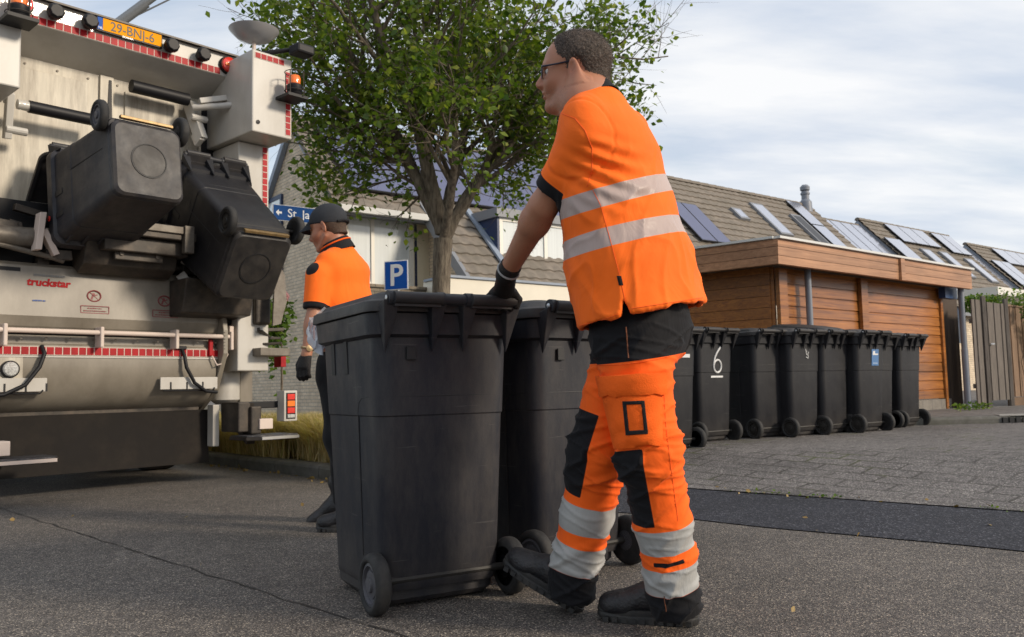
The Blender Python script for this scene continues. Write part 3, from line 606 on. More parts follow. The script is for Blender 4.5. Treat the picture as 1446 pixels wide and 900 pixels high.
# bay front wall
ww = wall_obj('front_wall', rzU, H(0, 1.9, 0), lambda mb: mb.box(0.0, 0.30, 0, 0.2, 0, 4.6).box(1.95, 2.35, 0, 0.2, 0, 4.9).box(0.30, 1.95, 0, 0.2, 0, 2.95).box(0.30, 1.95, 0.0, 0.2, 4.62, 4.9), m_cream, h0)
wall_obj('side_wall', rzG, H(2.35, 1.9, 0), lambda mb: mb.box(0, 5.5, -0.2, 0.0, 0, 4.9), m_brickw, h0)
wall_obj('front_wall', rzU, H(2.36, 1.6, 0), lambda mb: mb.box(0.0, 1.0, 0, 0.2, 0, 4.9), m_brickw, h0)
f = wall_obj('window', rzU, H(0.30, 1.90, 2.95), lambda mb: mb.box(0, 1.65, 0.0, 0.07, 0.0, 0.06).box(0, 1.65, 0, 0.07, 1.55, 1.66).box(0, .07, 0, .07, .06, 1.55).box(1.55, 1.65, 0, .07, .06, 1.55).box(.60, .68, 0.0, .07, .06, 1.55).box(0.07, .6, .01, .06, .06, .12), m_frame, h0)
mb = MB(); mb.box(0.07, .6, .03, .045, .12, 1.55); mb.box(.68, 1.55, .03, .045, .06, 1.55); mb.build('pane', m_glass, f)
mb = MB(); mb.box(-0.03, 1.7, -0.08, 0.0, -0.06, 0.0); mb.build('sill', m_grey, f)
MB().tube([H(0.10, 2.02, 0), H(0.10, 2.02, 4.5)], 0.045, 12).build('downpipe', m_alu, h0, smooth=True)
mb = MB(); mb.prism([H(-0.1, 2.30, 4.40), H(-0.1, 2.48, 4.40), H(-0.1, 2.50, 4.53), H(-0.1, 2.30, 4.53)], TU * 2.5); mb.build('gutter', m_alu, h0)
mb = MB(); mb.prism([H(0.0, 1.9, 4.55), H(0.0, 2.30, 4.55), H(0.0, 2.30, 4.42), H(0, 1.9, 4.42)], TU * 2.35); mb.build('soffit', m_grey, h0)
MB().prism([H(1.97, 1.86, 2.95), H(1.97, 1.90, 2.95), H(1.97, 1.90, 4.6), H(1.97, 1.86, 4.6)], TU * 0.07).build('dark_trim', m_navy, h0)
# catslide verge and lower wall
mb = MB(); mb.prism([on_roof(2.0, 2.0, RZ, 0.05), on_roof(2.0, 3.98, RZ, 0.05), on_roof(2.0, 3.98, RZ, -0.16), on_roof(2.0, 2.0, RZ, -0.16)], TU * 0.10); mb.build('verge_tiles', m_grey, h0)
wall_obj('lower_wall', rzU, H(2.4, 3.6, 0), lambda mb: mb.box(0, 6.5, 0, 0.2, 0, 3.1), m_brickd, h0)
wall_obj('lower_gable', rzG, H(2.36, 3.6, 0), lambda mb: mb.prism([(0, 0, 0), (0, 0, 3.05), (1.9, 0, 4.9), (1.9, 0, 0)], (0, -0.2, 0)), m_brickw, h0)
mb = MB(); mb.prism([H(2.0, 3.96, 2.75), H(2.0, 4.12, 2.75), H(2.0, 4.14, 2.86), H(2.0, 3.96, 2.86)], TU * 7); mb.build('gutter', m_alu, h0)
# dormer
du0, du1, dd0 = 3.30, 8.2, 3.2
dmo = MB().prism([H(du0, dd0, 3.45), H(du0, dd0, 4.66), H(du0, 2.22, 4.66)], TU * 0.05).build('dormer', m_navy, h0)
MB().prism([H(du1, dd0, 3.45), H(du1, dd0, 4.66), H(du1, 2.22, 4.66)], TU * 0.05).build('cheek', m_navy, dmo)
mb = MB(); mb.prism([H(du0 - .06, dd0 + .08, 4.50), H(du0 - .06, dd0 + .08, 4.70), H(du0 - .06, 2.1, 4.72), H(du0 - .06, 2.1, 4.50)], TU * (du1 - du0 + .17)); mb.build('dormer_roof', m_grey, dmo)
mb = MB(); mb.box(0.06, 4.85, 0, 0.06, 0.0, 0.08)
mb.box(0.06, 4.85, 0, .06, .98, 1.05)
for q in (0.06, 1.34, 2.6, 3.8, 4.75): mb.box(q, q + 0.09, -.002, 0.058, .08, .98)
f = mb.build('window', m_frame, dmo); f.location = H(du0, dd0, 3.45); f.rotation_euler = (0, 0, rzU)
mb = MB(); mb.box(0.1, 4.8, 0.03, 0.045, 0.06, 1.0); mb.build('pane', m_glass, f)
mb = MB(); mb.prism([H(du0, dd0 + .04, 3.36), H(du0, dd0 + .16, 3.30), H(du0, dd0 + .16, 3.38), H(du0, dd0, 3.47)], TU * (du1 - du0)); mb.build('sill', m_grey, dmo)
mb = MB(); mb.prism([on_roof(du0 - .14, 2.1, RZ, .05), on_roof(du0 - .14, 3.5, RZ, .05), on_roof(du0 - .14, 3.5, RZ, .1), on_roof(du0 - .14, 2.1, RZ, .1)], TU * 0.14); mb.build('flashing', m_lead, dmo)
# gable window next to the truck
f = wall_obj('window', rzG, H(-0.012, -0.62, 3.55), lambda mb: mb.box(0, 1.2, 0, 0.05, 0, .08).box(0, 1.2, 0, .05, 1.7, 1.8).box(0, .08, 0, .05, .08, 1.7).box(1.12, 1.2, 0, .05, .08, 1.7).box(0, 1.2, 0, .05, .75, .84), m_navy, h0)
mb = MB(); mb.box(.08, 1.12, .02, .035, .08, .75); mb.box(.08, 1.12, .02, .035, .84, 1.7); mb.build('pane', m_glass, f)

# garage with cream fascia
ga = empty('garage', (0, 0, 0)); tag(ga, 'low flat-roofed garage with broad cream fascia in front of the end house', 'garage')
wall_obj('wall', rzU, H(0.85, 4.9, 0), lambda mb: mb.box(0, 10, 0, 0.2, 0, 2.4), m_cream, ga)
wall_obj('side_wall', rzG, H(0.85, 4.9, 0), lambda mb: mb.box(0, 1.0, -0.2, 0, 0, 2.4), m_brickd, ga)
mb = MB(); mb.prism([H(0.75, 5.05, 2.36), H(0.75, 5.05, 2.78), H(0.75, 4.2, 2.78), H(0.75, 4.2, 2.36)], TU * 10.4); mb.build('fascia', m_creamf, ga)
mb = MB(); mb.prism([H(0.72, 5.09, 2.785), H(0.72, 5.09, 2.83), H(0.72, 4.25, 2.83), H(0.72, 4.25, 2.785)], TU * 10.5); mb.build('roof_edge', m_lead, ga)
# low dark brick garden wall left of the garage
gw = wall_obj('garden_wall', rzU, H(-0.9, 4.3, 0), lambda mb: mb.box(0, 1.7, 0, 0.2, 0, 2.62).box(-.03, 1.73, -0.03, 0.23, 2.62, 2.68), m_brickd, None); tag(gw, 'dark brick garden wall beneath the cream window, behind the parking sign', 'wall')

# the houses further along the row
def zr_at(x, y): return HW(x, y, 0.0)[1]
def row_house(u0, u1, zr, dmax=3.2, label=''):
    h = empty('terraced_house', (0, 0, 0)); tag(h, label, 'house', None)
    tile_roof('roof', u0, u1, 0.0, dmax, zr, h, ns=3)
    wall_obj('front_wall', rzU, H(u0 + .05, dmax - 0.35, 0), lambda mb: mb.box(0, u1 - u0 - .1, 0, 0.2, 0, zr - KS * (dmax - .3)), m_brickw, h)
    mb = MB(); mb.prism([H(u0 - .02, 0, zr - .1), H(u0 - .02, dmax, zr - .1 - KS * dmax), H(u0 - .02, dmax, 2.0), H(u0 - .02, -3, 2.0), H(u0 - .02, -3, zr - .1 - KS * 3)], TU * 0.1); mb.build('gable', m_lead, h)
    return h
za = zr_at(951, 250); zb = zr_at(1130, 292)
h1 = row_house(8.95, 20.4, (za + zb) / 2, 3.6, 'long tiled roof with two roof windows and a chimney pipe behind the carport')
ZA = (za + zb) / 2
skylight(14.35, 14.85, 0.95, 1.35, ZA, h1); skylight(15.9, 16.6, 0.55, 1.75, ZA, h1)
skylight(17.9, 18.5, 0.75, 2.0, ZA, h1, m_solf)
solar(11.0, 12.4, 1.15, 2.5, ZA, 2, 1, h1, m_solar2)
solar(18.65, 19.5, 0.1, 2.1, ZA, 1, 2, h1); 
mb = MB(); c = on_roof(20.05, 0.1, ZA, 0); mb.lathe(c, (0, 0, 1), [(0.24, -.2), (0.22, 0.2), (0.14, 0.30), (0.14, 0.48), (0.17, 0.48), (0.17, 0.54), (0.14, 0.54), (0.14, 0.60), (0.06, 0.61), (0.06, 0.64), (0.17, 0.64), (0.18, 0.76), (0.11, 0.84), (0.0, 0.85)], 18)
mb.build('chimney_pipe', m_zinc, h1, smooth=True)
zc = zr_at(1192, 316); h2 = row_house(20.45, 23.7, zc, 3.6, 'lower roof fully covered by solar panels toned pale for sky glare right of the chimney pipe')
solar(20.6, 23.6, 0.12, 2.9, zc, 4, 2, h2)
zd = (zr_at(1205, 307) + zr_at(1327, 334)) / 2; h3 = row_house(23.75, 31.3, zd, 3.8, 'raised tiled roof with solar panels and open roof windows right of the lower roof')
solar(23.9, 25.1, 0.9, 3.4, zd, 1, 2, h3); solar(25.4, 28.6, 0.12, 0.95, zd, 3, 1, h3); skylight(26.2, 27.0, 1.15, 2.3, zd, h3); skylight(27.8, 28.5, 1.15, 2.3, zd, h3)
solar(29.3, 31.1, 0.12, 1.1, zd, 2, 1, h3); skylight(29.7, 30.4, 1.3, 2.4, zd, h3)
ze = zr_at(1352, 352); h4 = row_house(31.35, 33.0, ze, 3.8, 'narrow low roof of solar panels toned pale for sky glare between the two raised roofs'); solar(31.45, 32.9, 0.12, 3.1, ze, 2, 2, h4)
zf = (zr_at(1365, 344) + zr_at(1446, 361)) / 2; h5 = row_house(33.05, 44, zf, 3.8, 'farthest tiled roof of the row at the right edge'); solar(33.3, 35.2, 0.9, 3.4, zf, 2, 2, h5)
solar(35.3, 42, .12, .95, zf, 5, 1, h5); skylight(37, 37.8, 1.3, 2.5, zf, h5)
# white porch roof peeping out behind the gate
mb = MB(); q = P(1378, 413, 17.0); e_ = P(1440, 420, 19.5); mb.bar(q, e_, 0.8, 0.16); pr = mb.build('porch_roof', m_frame, None); tag(pr, 'white flat porch roof edge seen over the grey gate', 'porch roof')

# ------------------------------------------------------------------ tree
m_bark = mat('bark', (0.22, 0.185, 0.14), 0.95, var=0.5, vscale=10, stretch=(3, 3, 0.6), bump=1.0, bscale=30, col2=(0.065, 0.05, 0.038))
m_leaf = leaf_mat('tree_leaf', (0.038, 0.082, 0.010), (0.145, 0.205, 0.026), (0.26, 0.28, 0.05), 0.42)
tr = empty('street_tree', tuple(P(622, 560, 11.0))[:2] + (0.1,), 0, 'leafy green street tree with forked brown trunk in front of the end house', 'tree')
TB = Vector((tr.location.x, tr.location.y, 0.1))
def build_tree():
    rg = random.Random(11); segs = MB(); tips = []
    def px_at(x, y, Y=11.0): return Vector(P(x, y, Y)) - TB
    fork = px_at(626, 338)
    trunk = [Vector((0, 0, -0.05)), Vector((0.0, 0, 0.5)), px_at(623, 410), px_at(624, 372), fork]
    segs.tube(trunk, [0.19, 0.14, 0.118, 0.118, 0.125], 16)
    def branch(p, d, length, r, depth):
        n = 5 if depth < 2 else 4; pts = [p]; rs = [r]; cur = Vector(d).normalized()
        for i in range(n):
            cur = (cur + Vector((rg.gauss(0, .13), rg.gauss(0, .13), rg.gauss(0.03, .09)))).normalized()
            pts.append(pts[-1] + cur * (length / n)); rs.append(r * (1 - 0.62 * (i + 1) / n))
        segs.tube(pts, rs, 10 if depth < 2 else 5, cap=False)
        if depth >= 4 or r < 0.004:
            for q in pts[1:]: tips.append(q)
            return
        k = {0: 7, 1: 6, 2: 5, 3: 4}[depth]
        for i in range(k):
            t_ = 0.22 + 0.78 * (i + rg.random() * .7) / k; j = min(int(t_ * n), n - 1); q = pts[j].lerp(pts[j + 1], t_ * n - j if t_ * n - j <= 1 else 1)
            ax = cur.cross(Vector((rg.gauss(0, 1), rg.gauss(0, 1), rg.gauss(0, 1)))).normalized(); ang = rg.uniform(0.5, 1.05)
            nd = (cur * math.cos(ang) + ax * math.sin(ang)); nd.z += 0.10 if depth < 2 else -0.12
            branch(q, nd, length * rg.uniform(0.45, 0.66), rs[j] * 0.55, depth + 1)
        if depth >= 2:
            for q in pts[2:]: tips.append(q)
    main = [((640, 70, 11.1), 0.105, 3.3), ((535, 110, 10.7), 0.085, 3.0), ((735, 100, 11.2), 0.08, 3.1), ((610, 90, 12.3), 0.075, 3.0), ((665, 110, 9.8), 0.065, 2.7),
            ((475, 170, 11.2), 0.055, 2.2), ((790, 150, 10.9), 0.055, 2.2), ((450, 60, 10.9), 0.05, 2.8), ((835, 60, 11.1), 0.05, 2.7)]
    for (q, r, l) in main:
        tgt = px_at(*q); st = fork + Vector((0, 0, rg.uniform(-0.10, 0.3))) * (1 if l > 1.8 else 2.0); branch(st, tgt - st, l, r, 0 if l > 1.8 else 1)
    for i in range(7):   # long low limbs with drooping leaf sprays
        q = [(475, 225), (570, 320), (770, 240), (850, 140), (500, 275), (455, 130), (700, 270)][i]; tgt = px_at(q[0], q[1], 10.8 + .3 * i); st = fork + (tgt - fork) * .25 + Vector((0, 0, 0.75)); branch(st, tgt - st, (tgt - st).length, 0.022, 2)
    return segs, tips
segs, tips = build_tree()
segs.build('trunk', m_bark, tr, smooth=True, angle=60)
rgn = np.random.default_rng(5); cs = []
for q in tips:
    for k in range(8): cs.append((q.x + rgn.normal() * 0.085, q.y + rgn.normal() * 0.085, q.z + rgn.normal() * 0.075 - 0.03))
cs = np.array(cs)
keep = rgn.random(len(cs)) < min(1.0, 33000 / len(cs)); cs = cs[keep]
# the crown thins out towards its rim, low on the street side
_cl = np.array([noise.noise(Vector((float(a), float(b), float(c))) * 1.6) for a, b, c in cs]); cs = cs[(_cl > -0.22) | (rgn.random(len(cs)) < .3)]; _dx = (cs[:, 0] + TB.x + .75) / 2.75; _dy = (cs[:, 1] + TB.y - 11.0) / 2.9; cs = cs[(_dx ** 2 + _dy ** 2 < 1.0) | (rgn.random(len(cs)) < .12)]; cs = cs[(cs[:, 2] > 3.1) | (rgn.random(len(cs)) < .55)]
leaves('crown', cs, 0.085, m_leaf, tr, seed=2)

# ------------------------------------------------------------------ verge grass
def grass(name, area, n, h, m, seed, label):
    rg = np.random.default_rng(seed); mb_v = []; mb_f = []; rn = []
    for i in range(n):
        p = area(rg); 
        if p is None: continue
        hh = h * rg.uniform(0.5, 1.15); a = rg.uniform(0, 6.28); ln = hh * rg.uniform(0.3, 1.2); w = 0.004 + 0.003 * rg.random(); dx_, dy_ = math.cos(a), math.sin(a); k = len(mb_v); c = rg.random()
        for j, t_ in enumerate((0, 0.4, 0.75, 1.0)):
            q = (p[0] + dx_ * ln * t_ ** 2, p[1] + dy_ * ln * t_ ** 2, p[2] + hh * (t_ - 0.42 * t_ ** 3)); ww_ = w * (1 - t_ * .9)
            mb_v += [(q[0] - dy_ * ww_, q[1] + dx_ * ww_, q[2]), (q[0] + dy_ * ww_, q[1] - dx_ * ww_, q[2])]; rn += [c, c]
        for j in range(3): mb_f.append((k + 2 * j, k + 2 * j + 1, k + 2 * j + 3, k + 2 * j + 2))
    me = bpy.data.meshes.new(name); me.from_pydata(mb_v, [], mb_f); at = me.attributes.new('rnd', 'FLOAT', 'POINT'); at.data.foreach_set('value', rn); me.materials.append(m)
    o = bpy.data.objects.new(name, me); COL.objects.link(o); o['kind'] = 'stuff'; tag(o, label, 'grass'); return o
m_grass = leaf_mat('dry_grass', (0.42, 0.32, 0.16), (0.66, 0.55, 0.32), (0.24, 0.26, 0.07), 0.35)
tufts = [(np.random.default_rng(21 + i).uniform(-5.2, -0.9), np.random.default_rng(71 + i).uniform(0.25, 1.5)) for i in range(46)]
def g_area(rg):
    x, off = tufts[rg.integers(len(tufts))]; x += rg.normal() * .11; y = 7.49 - (x + 1.715) * 1.123 + off + rg.normal() * .11
    if y < 7.49 - (x + 1.715) * 1.123 + 0.16: return None
    return (x, y, 0.10)
grass('verge_grass', g_area, 34000, 0.66, m_grass, 4, 'dry straw and green ornamental grass on the verge behind the kerb')
# low shrub with a pink bloom behind the truck
sh = empty('flowering_shrub', tuple(P(398, 500, 11.5))[:2] + (0.1,), 0, 'small garden shrub with a pink flower head seen beside the hanging bin', 'shrub')
q = Vector(P(398, 420, 11.5)) - sh.location
cs = [(q.x - 0.12 + rgn.normal() * .10, q.y + rgn.normal() * .15, q.z - 0.05 - abs(rgn.normal()) * 0.35) for i in range(900)]; leaves('foliage', cs, 0.09, m_hedge, sh, seed=9)
mb = MB()
for i in range(60):
    a_ = rgn.normal(size=3); a_ /= np.linalg.norm(a_); mb.ball(q + Vector(a_) * 0.075, 0.028, 0.028, 0.024, 7, 5)
mb.build('flower', mat('pink_petals', (0.62, 0.30, 0.30), 0.7, var=.2), sh, smooth=True)
MB().tube([(0, 0, 0), q * 0.6 + Vector((0, 0, .2)), q], [0.02, 0.012, 0.008], 6).build('stems', m_bark, sh)

# ------------------------------------------------------------------ signs
m_blue = mat('sign_blue', (0.006, 0.085, 0.40), 0.55, spec=0.2); m_white = mat('sign_white', (0.78, 0.79, 0.80), 0.4); m_blue2 = mat('name_blue', (0.006, 0.07, 0.26), 0.6, spec=.2)
m_pole = mat('galvanised', (0.30, 0.31, 0.32), 0.45, metal=0.6, var=0.2)
def sign(name, label, cat, px, Y, w, h, face_az, zc):
    q = P(px[0], px[1], Y); e = empty(name, (q[0], q[1], 0.1), 0, label, cat); e.rotation_euler = (0, 0, R_(-face_az)); return e, q[2] - 0.1
ps, zc = sign('parking_sign', 'blue square parking sign with a white P above the near bin lid', 'parking sign', (559.5, 389), 9.5, .3, .3, 20, 0)
w = 0.30
MB().box(-w / 2, w / 2, -0.004, 0.004, zc - w * .56, zc + w * .56).build('edge', m_white, ps, bevel=0.01)
MB().box(-w / 2 + .012, w / 2 - .012, -0.0065, -0.0045, zc - w * .56 + .012, zc + w * .56 - .012).build('plate', m_blue, ps)
Mx = Matrix.Translation((-0.085, -0.0075, zc - 0.01)) @ Matrix.Rotation(R_(90), 4, 'X')
text_mesh('letter', 'P', 0.34, m_white, ps, Mx, bold=0.006)
MB().tube([(0, 0.03, 0), (0, 0.03, zc + 0.1)], 0.024, 12).build('post', m_pole, ps, smooth=True)
ns_, zc = sign('street_name_sign', 'blue street name sign reading St. J with a white arrow beside the truck pillar', 'street sign', (428, 304), 9.6, .6, .15, 18, 0)
hw, hh = 0.36, 0.092
fr = MB(); fr.box(-hw, hw, -0.008, 0.008, zc - hh, zc + hh).build('edge', m_white, ns_, bevel=0.008)
MB().box(-hw + .008, hw - .008, -0.0105, -0.0085, zc - hh + .008, zc + hh - .008).build('plate', m_blue2, ns_)
Mx = Matrix.Translation((-0.19, -0.0115, zc)) @ Matrix.Rotation(R_(90), 4, 'X')
text_mesh('lettering', 'St. Ja', 0.135, m_white, ns_, Mx, bold=0.001)
mb = MB(); ax_ = -0.29
mb.prism([(ax_ - .035, -0.0115, zc), (ax_, -0.0115, zc + .038), (ax_, -0.0115, zc + .012), (ax_ + .035, -0.0115, zc + .012), (ax_ + .035, -0.0115, zc - .012), (ax_, -0.0115, zc - .012), (ax_, -0.0115, zc - .038)], (0, -0.001, 0)); mb.build('arrow', m_white, ns_)
MB().tube([(0.27, 0.035, 0), (0.27, 0.035, zc + 0.12)], 0.024, 12).build('post', m_pole, ns_, smooth=True)
ns_.rotation_euler = (0, 0, R_(36))
#@@BINS
# ------------------------------------------------------------------ wheelie bins
def bin_plastic(name, col, scuff, amt):
    m = bpy.data.materials.new(name); m.use_nodes = True; t = m.node_tree; b = t.nodes['Principled BSDF']; lk = t.links.new
    tc = t.nodes.new('ShaderNodeTexCoord')
    def noise_(sc, det, st=(1, 1, 1), rgh=0.65):
        mpn = t.nodes.new('ShaderNodeMapping'); mpn.inputs['Scale'].default_value = st; lk(tc.outputs['Object'], mpn.inputs[0])
        n = t.nodes.new('ShaderNodeTexNoise'); n.inputs['Scale'].default_value = sc; n.inputs['Detail'].default_value = det; n.inputs['Roughness'].default_value = rgh; lk(mpn.outputs[0], n.inputs['Vector']); return n.outputs[0]
    def rng(x, a, c, d=0., e=1.):
        r = t.nodes.new('ShaderNodeMapRange'); r.inputs[1].default_value = a; r.inputs[2].default_value = c; r.inputs[3].default_value = d; r.inputs[4].default_value = e; lk(x, r.inputs[0]); return r.outputs[0]
    s = rng(noise_(4.2, 10, (1, 1, 0.30), 0.78), 0.43, 0.72, 0, amt)
    mi = t.nodes.new('ShaderNodeMix'); mi.data_type = 'RGBA'; mi.inputs[6].default_value = (*col, 1); mi.inputs[7].default_value = (*scuff, 1); lk(s, mi.inputs[0])
    # dusty foot of the bin
    sz = t.nodes.new('ShaderNodeSeparateXYZ'); lk(tc.outputs['Object'], sz.inputs[0]); 
    zz = rng(sz.outputs[2], 0.26, 0.02, 0, 0.45); nn = rng(noise_(9, 8), 0.35, 0.65, 0.2, 1)
    mu = t.nodes.new('ShaderNodeMath'); mu.operation = 'MULTIPLY'; lk(zz, mu.inputs[0]); lk(nn, mu.inputs[1])
    mi2 = t.nodes.new('ShaderNodeMix'); mi2.data_type = 'RGBA'; lk(mu.outputs[0], mi2.inputs[0]); lk(mi.outputs[2], mi2.inputs[6]); mi2.inputs[7].default_value = (0.075, 0.065, 0.055, 1)
    # scratches: thin stretched noise
    sc = rng(noise_(7, 3, (0.5, 0.5, 14), 0.5), 0.675, 0.70, 0, 0.30)
    mi3 = t.nodes.new('ShaderNodeMix'); mi3.data_type = 'RGBA'; lk(sc, mi3.inputs[0]); lk(mi2.outputs[2], mi3.inputs[6]); mi3.inputs[7].default_value = (0.12, 0.115, 0.11, 1)
    lk(mi3.outputs[2], b.inputs['Base Color'])
    lk(rng(noise_(5, 6), 0.3, 0.7, 0.40, 0.64), b.inputs['Roughness']); b.inputs['Specular IOR Level'].default_value = 0.36
    bp = t.nodes.new('ShaderNodeBump'); bp.inputs['Strength'].default_value = 0.12; bp.inputs['Distance'].default_value = 0.003; lk(noise_(140, 3), bp.inputs['Height']); lk(bp.outputs[0], b.inputs['Normal'])
    return m
m_bin = bin_plastic('bin_plastic', (0.015, 0.0165, 0.024), (0.070, 0.062, 0.058), 0.8)
m_lid = bin_plastic('lid_plastic', (0.020, 0.021, 0.026), (0.050, 0.052, 0.060), 0.5)
m_binb = bin_plastic('dark_bin_plastic', (0.011, 0.011, 0.014), (0.030, 0.030, 0.031), 0.6)
m_tyre = mat('rubber', (0.016, 0.016, 0.017), 0.75, var=0.4, vscale=30, dirt=(0.06, 0.055, 0.05), dscale=14, damt=0.5)
m_rim = mat('grey_rim', (0.085, 0.085, 0.10), 0.5, dirt=(0.05, 0.045, 0.04), dscale=12, damt=0.6)
m_steel = mat('steel', (0.35, 0.33, 0.30), 0.4, metal=0.9, dirt=(0.10, 0.07, 0.04), dscale=8, damt=0.7)
m_blk0 = mat('dark_axle', (0.02, 0.018, 0.016), 0.6)
m_bolt = mat('bright_bolt', (0.55, 0.55, 0.56), 0.3, metal=0.7)
NR = 7
def bin_body_rings():
    # z, half width, half depth, centre y, radius, width factor at the front
    sec = [(0.012, 0.205, 0.228, 0.022, 0.05, .99), (0.03, 0.222, 0.245, 0.020, 0.055, .99), (0.060, 0.224, 0.248, 0.022, 0.055, .99), (0.063, 0.226, 0.260, 0.012, 0.055, .99), (0.085, 0.228, 0.264, 0.006, 0.055, .99),
           (0.64, 0.250, 0.294, 0.012, 0.060, .985), (0.645, 0.2535, 0.2975, 0.012, 0.060, .985), (0.905, 0.264, 0.314, 0.016, 0.062, .98),
           (0.915, 0.285, 0.338, 0.020, 0.07, .98), (0.985, 0.290, 0.345, 0.022, 0.07, .98), (0.990, 0.280, 0.335, 0.022, 0.07, .98)]
    inner = [(0.985, 0.262, 0.318, 0.022, 0.06, .98), (0.86, 0.255, 0.305, 0.016, 0.06, .98), (0.10, 0.215, 0.235, 0.02, 0.05, .99)]
    return [rrect(hx, hy, r, z, cy, NR, ft) for z, hx, hy, cy, r, ft in sec + inner]
def make_bin(near=True, mb_=None, ml_=None, lid_open=0.0, name='wheelie_bin', bottom=False, mr_=None):
    mB = mb_ or m_bin; mL = ml_ or m_lid; mR = mr_ or m_rim
    root = empty(name)
    mb = MB(); mb.loft(bin_body_rings())
    # vertical pocket ribs in the collar, both flanks
    for sx_ in (-1, 1):
        pass
    for xx in (-0.2, -0.1, 0.0, 0.1, 0.2):
        mb.prism([(xx - .01, 0.325, 0.80), (xx + .01, 0.325, 0.80), (xx + .01, 0.352, 0.916), (xx - .01, 0.352, 0.916)], (0, -0.012, 0))
    body = mb.build('body', mB, root, smooth=True, angle=28)
    mb = MB()
    for sx_ in (-1, 1):
        for yy in (0.02, 0.17):
            xa, xb = (0.2605 - yy * .008) * sx_, (0.2665 - yy * .012) * sx_; mb.prism([(xa, yy - 0.018, 0.79), (xa, yy + 0.018, 0.79), (xb, yy + 0.018, 0.914), (xb, yy - 0.018, 0.914)], (-0.012 * sx_, 0, 0)); mb.build('pocket_slot', mat('groove', (0.012, 0.012, 0.014), 0.6), body); mb = MB()  # slightly proud blocks, near-black colour stands in for shade inside recesses
    # raised panel outline on flanks and back
    mb = MB(); 
    def xs_at(z): return 0.2315 + (z - 0.185) * 0.0425
    def ys_at(z): return -0.262 - (z - 0.185) * 0.0445 + 0.0
    w_ = 0.0025
    for sx_ in (-1, 1):
        pts = [(sx_ * (xs_at(z) + 0.0002), y, z) for y, z in ((-0.07, 0.16), (-0.075, 0.30), (-0.08, 0.50), (-0.085, 0.655), (-0.10, 0.69), (-0.13, 0.705), (-0.20, 0.708))]
        pts += [(sx_ * (xs_at(.708) - 0.004), -0.235, 0.708), (sx_ * (xs_at(.708) - 0.024), ys_at(.708) + 0.012, 0.708), (sx_ * (xs_at(.708) - 0.055), ys_at(.708) - .001, 0.708), (0, ys_at(.708) - .002, 0.708)]
        mb.tube(pts, w_, 6)
    mb.build('moulded_line', mat('groove', (0.012, 0.012, 0.014), 0.6), body)
    # rear axle
    MB().tube([(-0.27, -0.250, 0.10), (0.27, -0.250, 0.10)], 0.013, 10).build('axle', m_blk0, root, smooth=True)
    for sx_ in (-1, 1):
        ax_ = (sx_, 0, 0); c = (sx_ * 0.236, -0.262, 0.10)
        wh = MB().lathe(c, ax_, [(0.028, 0.0), (0.040, 0.0), (0.045, 0.010), (0.045, 0.040), (0.028, 0.042)], 20).build('wheel', mR, root, smooth=True)
        ty = MB(); R = 0.10
        ty.lathe(c, ax_, [(0.068, 0.0), (R - 0.014, -0.002), (R - .004, 0.006), (R, 0.016), (R, 0.034), (R - .004, 0.044), (R - 0.014, 0.052), (0.076, 0.052), (0.070, 0.046), (0.068, 0.0)], 36).build('tyre', m_tyre, wh, smooth=True, angle=50)
        MB().lathe(c, ax_, [(0.0, 0.012), (0.0695, 0.012), (0.0695, 0.044), (0.060, 0.046), (0.056, 0.034), (0.030, 0.032), (0.024, 0.050), (0.0, 0.052)], 28).build('rim', mR, wh, smooth=True, angle=30)
    # handles: two hinge blocks, bars and gussets
    yr = -0.318
    hb = MB()
    yh = -0.370; zh = 1.030
    hb.tube([(-0.245, yh, zh), (0.245, yh, zh)], 0.0185, 16)
    for xx in (-0.235, -0.055, 0.055, 0.235): hb.tube([(xx - .014, yh, zh), (xx + .014, yh, zh)], 0.0245, 16)
    h = hb.build('handle', mL, root, smooth=True, angle=40)
    mb = MB()
    for xx in (-0.235, -0.06, 0.06, 0.235):
        k_ = .030; mb.add([(xx - k_, yr + .02, 1.0), (xx + k_, yr + .02, 1.0), (xx + k_, yh - .012, zh - .006), (xx - k_, yh - .012, zh - .006), (xx, yr + .012, .845), (xx + k_, yr + .02, 1.01), (xx - k_, yr + .02, 1.01)], [(3, 2, 4), (2, 1, 4), (1, 0, 4), (0, 3, 4), (0, 1, 2, 3)])
    mb.build('handle_bracket', mB, root, bevel=0.003)
    mb = MB()
    for xx in (-0.252, -0.036, 0.036, 0.252):
        s = -1 if xx < 0 else 1
        mb.lathe((xx, yh, zh), (s if abs(xx) > .1 else -s, 0, 0), [(0.0, 0.0), (0.009, 0.0), (0.009, 0.003), (0.0, 0.005)], 12)
    mb.build('bolt', m_bolt, h, smooth=True)
    # lid, domed, overhanging; hinged at the handle
    lid = MB(); prof = [(0.000, 1.02, 0.0), (0.004, 1.022, 0.0), (0.034, 1.012, 0.0), (0.040, 0.985, 0.004), (0.044, 0.93, 0.01), (0.062, 0.88, 0.018), (0.078, 0.70, 0.025), (0.087, 0.40, 0.03), (0.090, 0.08, 0.03)]
    rings = [rrect(0.292 * k, 0.352 * k, 0.075 * k, z, 0.018, NR) for z, k, _ in prof]
    under = [rrect(0.275, 0.335, 0.06, z, 0.018, NR) for z in (0.0, 0.03)]
    lid.loft([under[1], under[0]] + rings)
    for xx in (-0.145, 0.145): lid.box(xx - .085, xx + .085, -0.40 + .01, -0.325, 0.012, 0.042)
    for xx in (-0.145, 0.145): lid.tube([(xx - 0.088, -0.39, 0.040), (xx + 0.088, -0.39, 0.040)], 0.020, 14)
    lo = lid.build('lid', mL, root, smooth=True, angle=32)
    lo.location = (0, 0, 0.990)
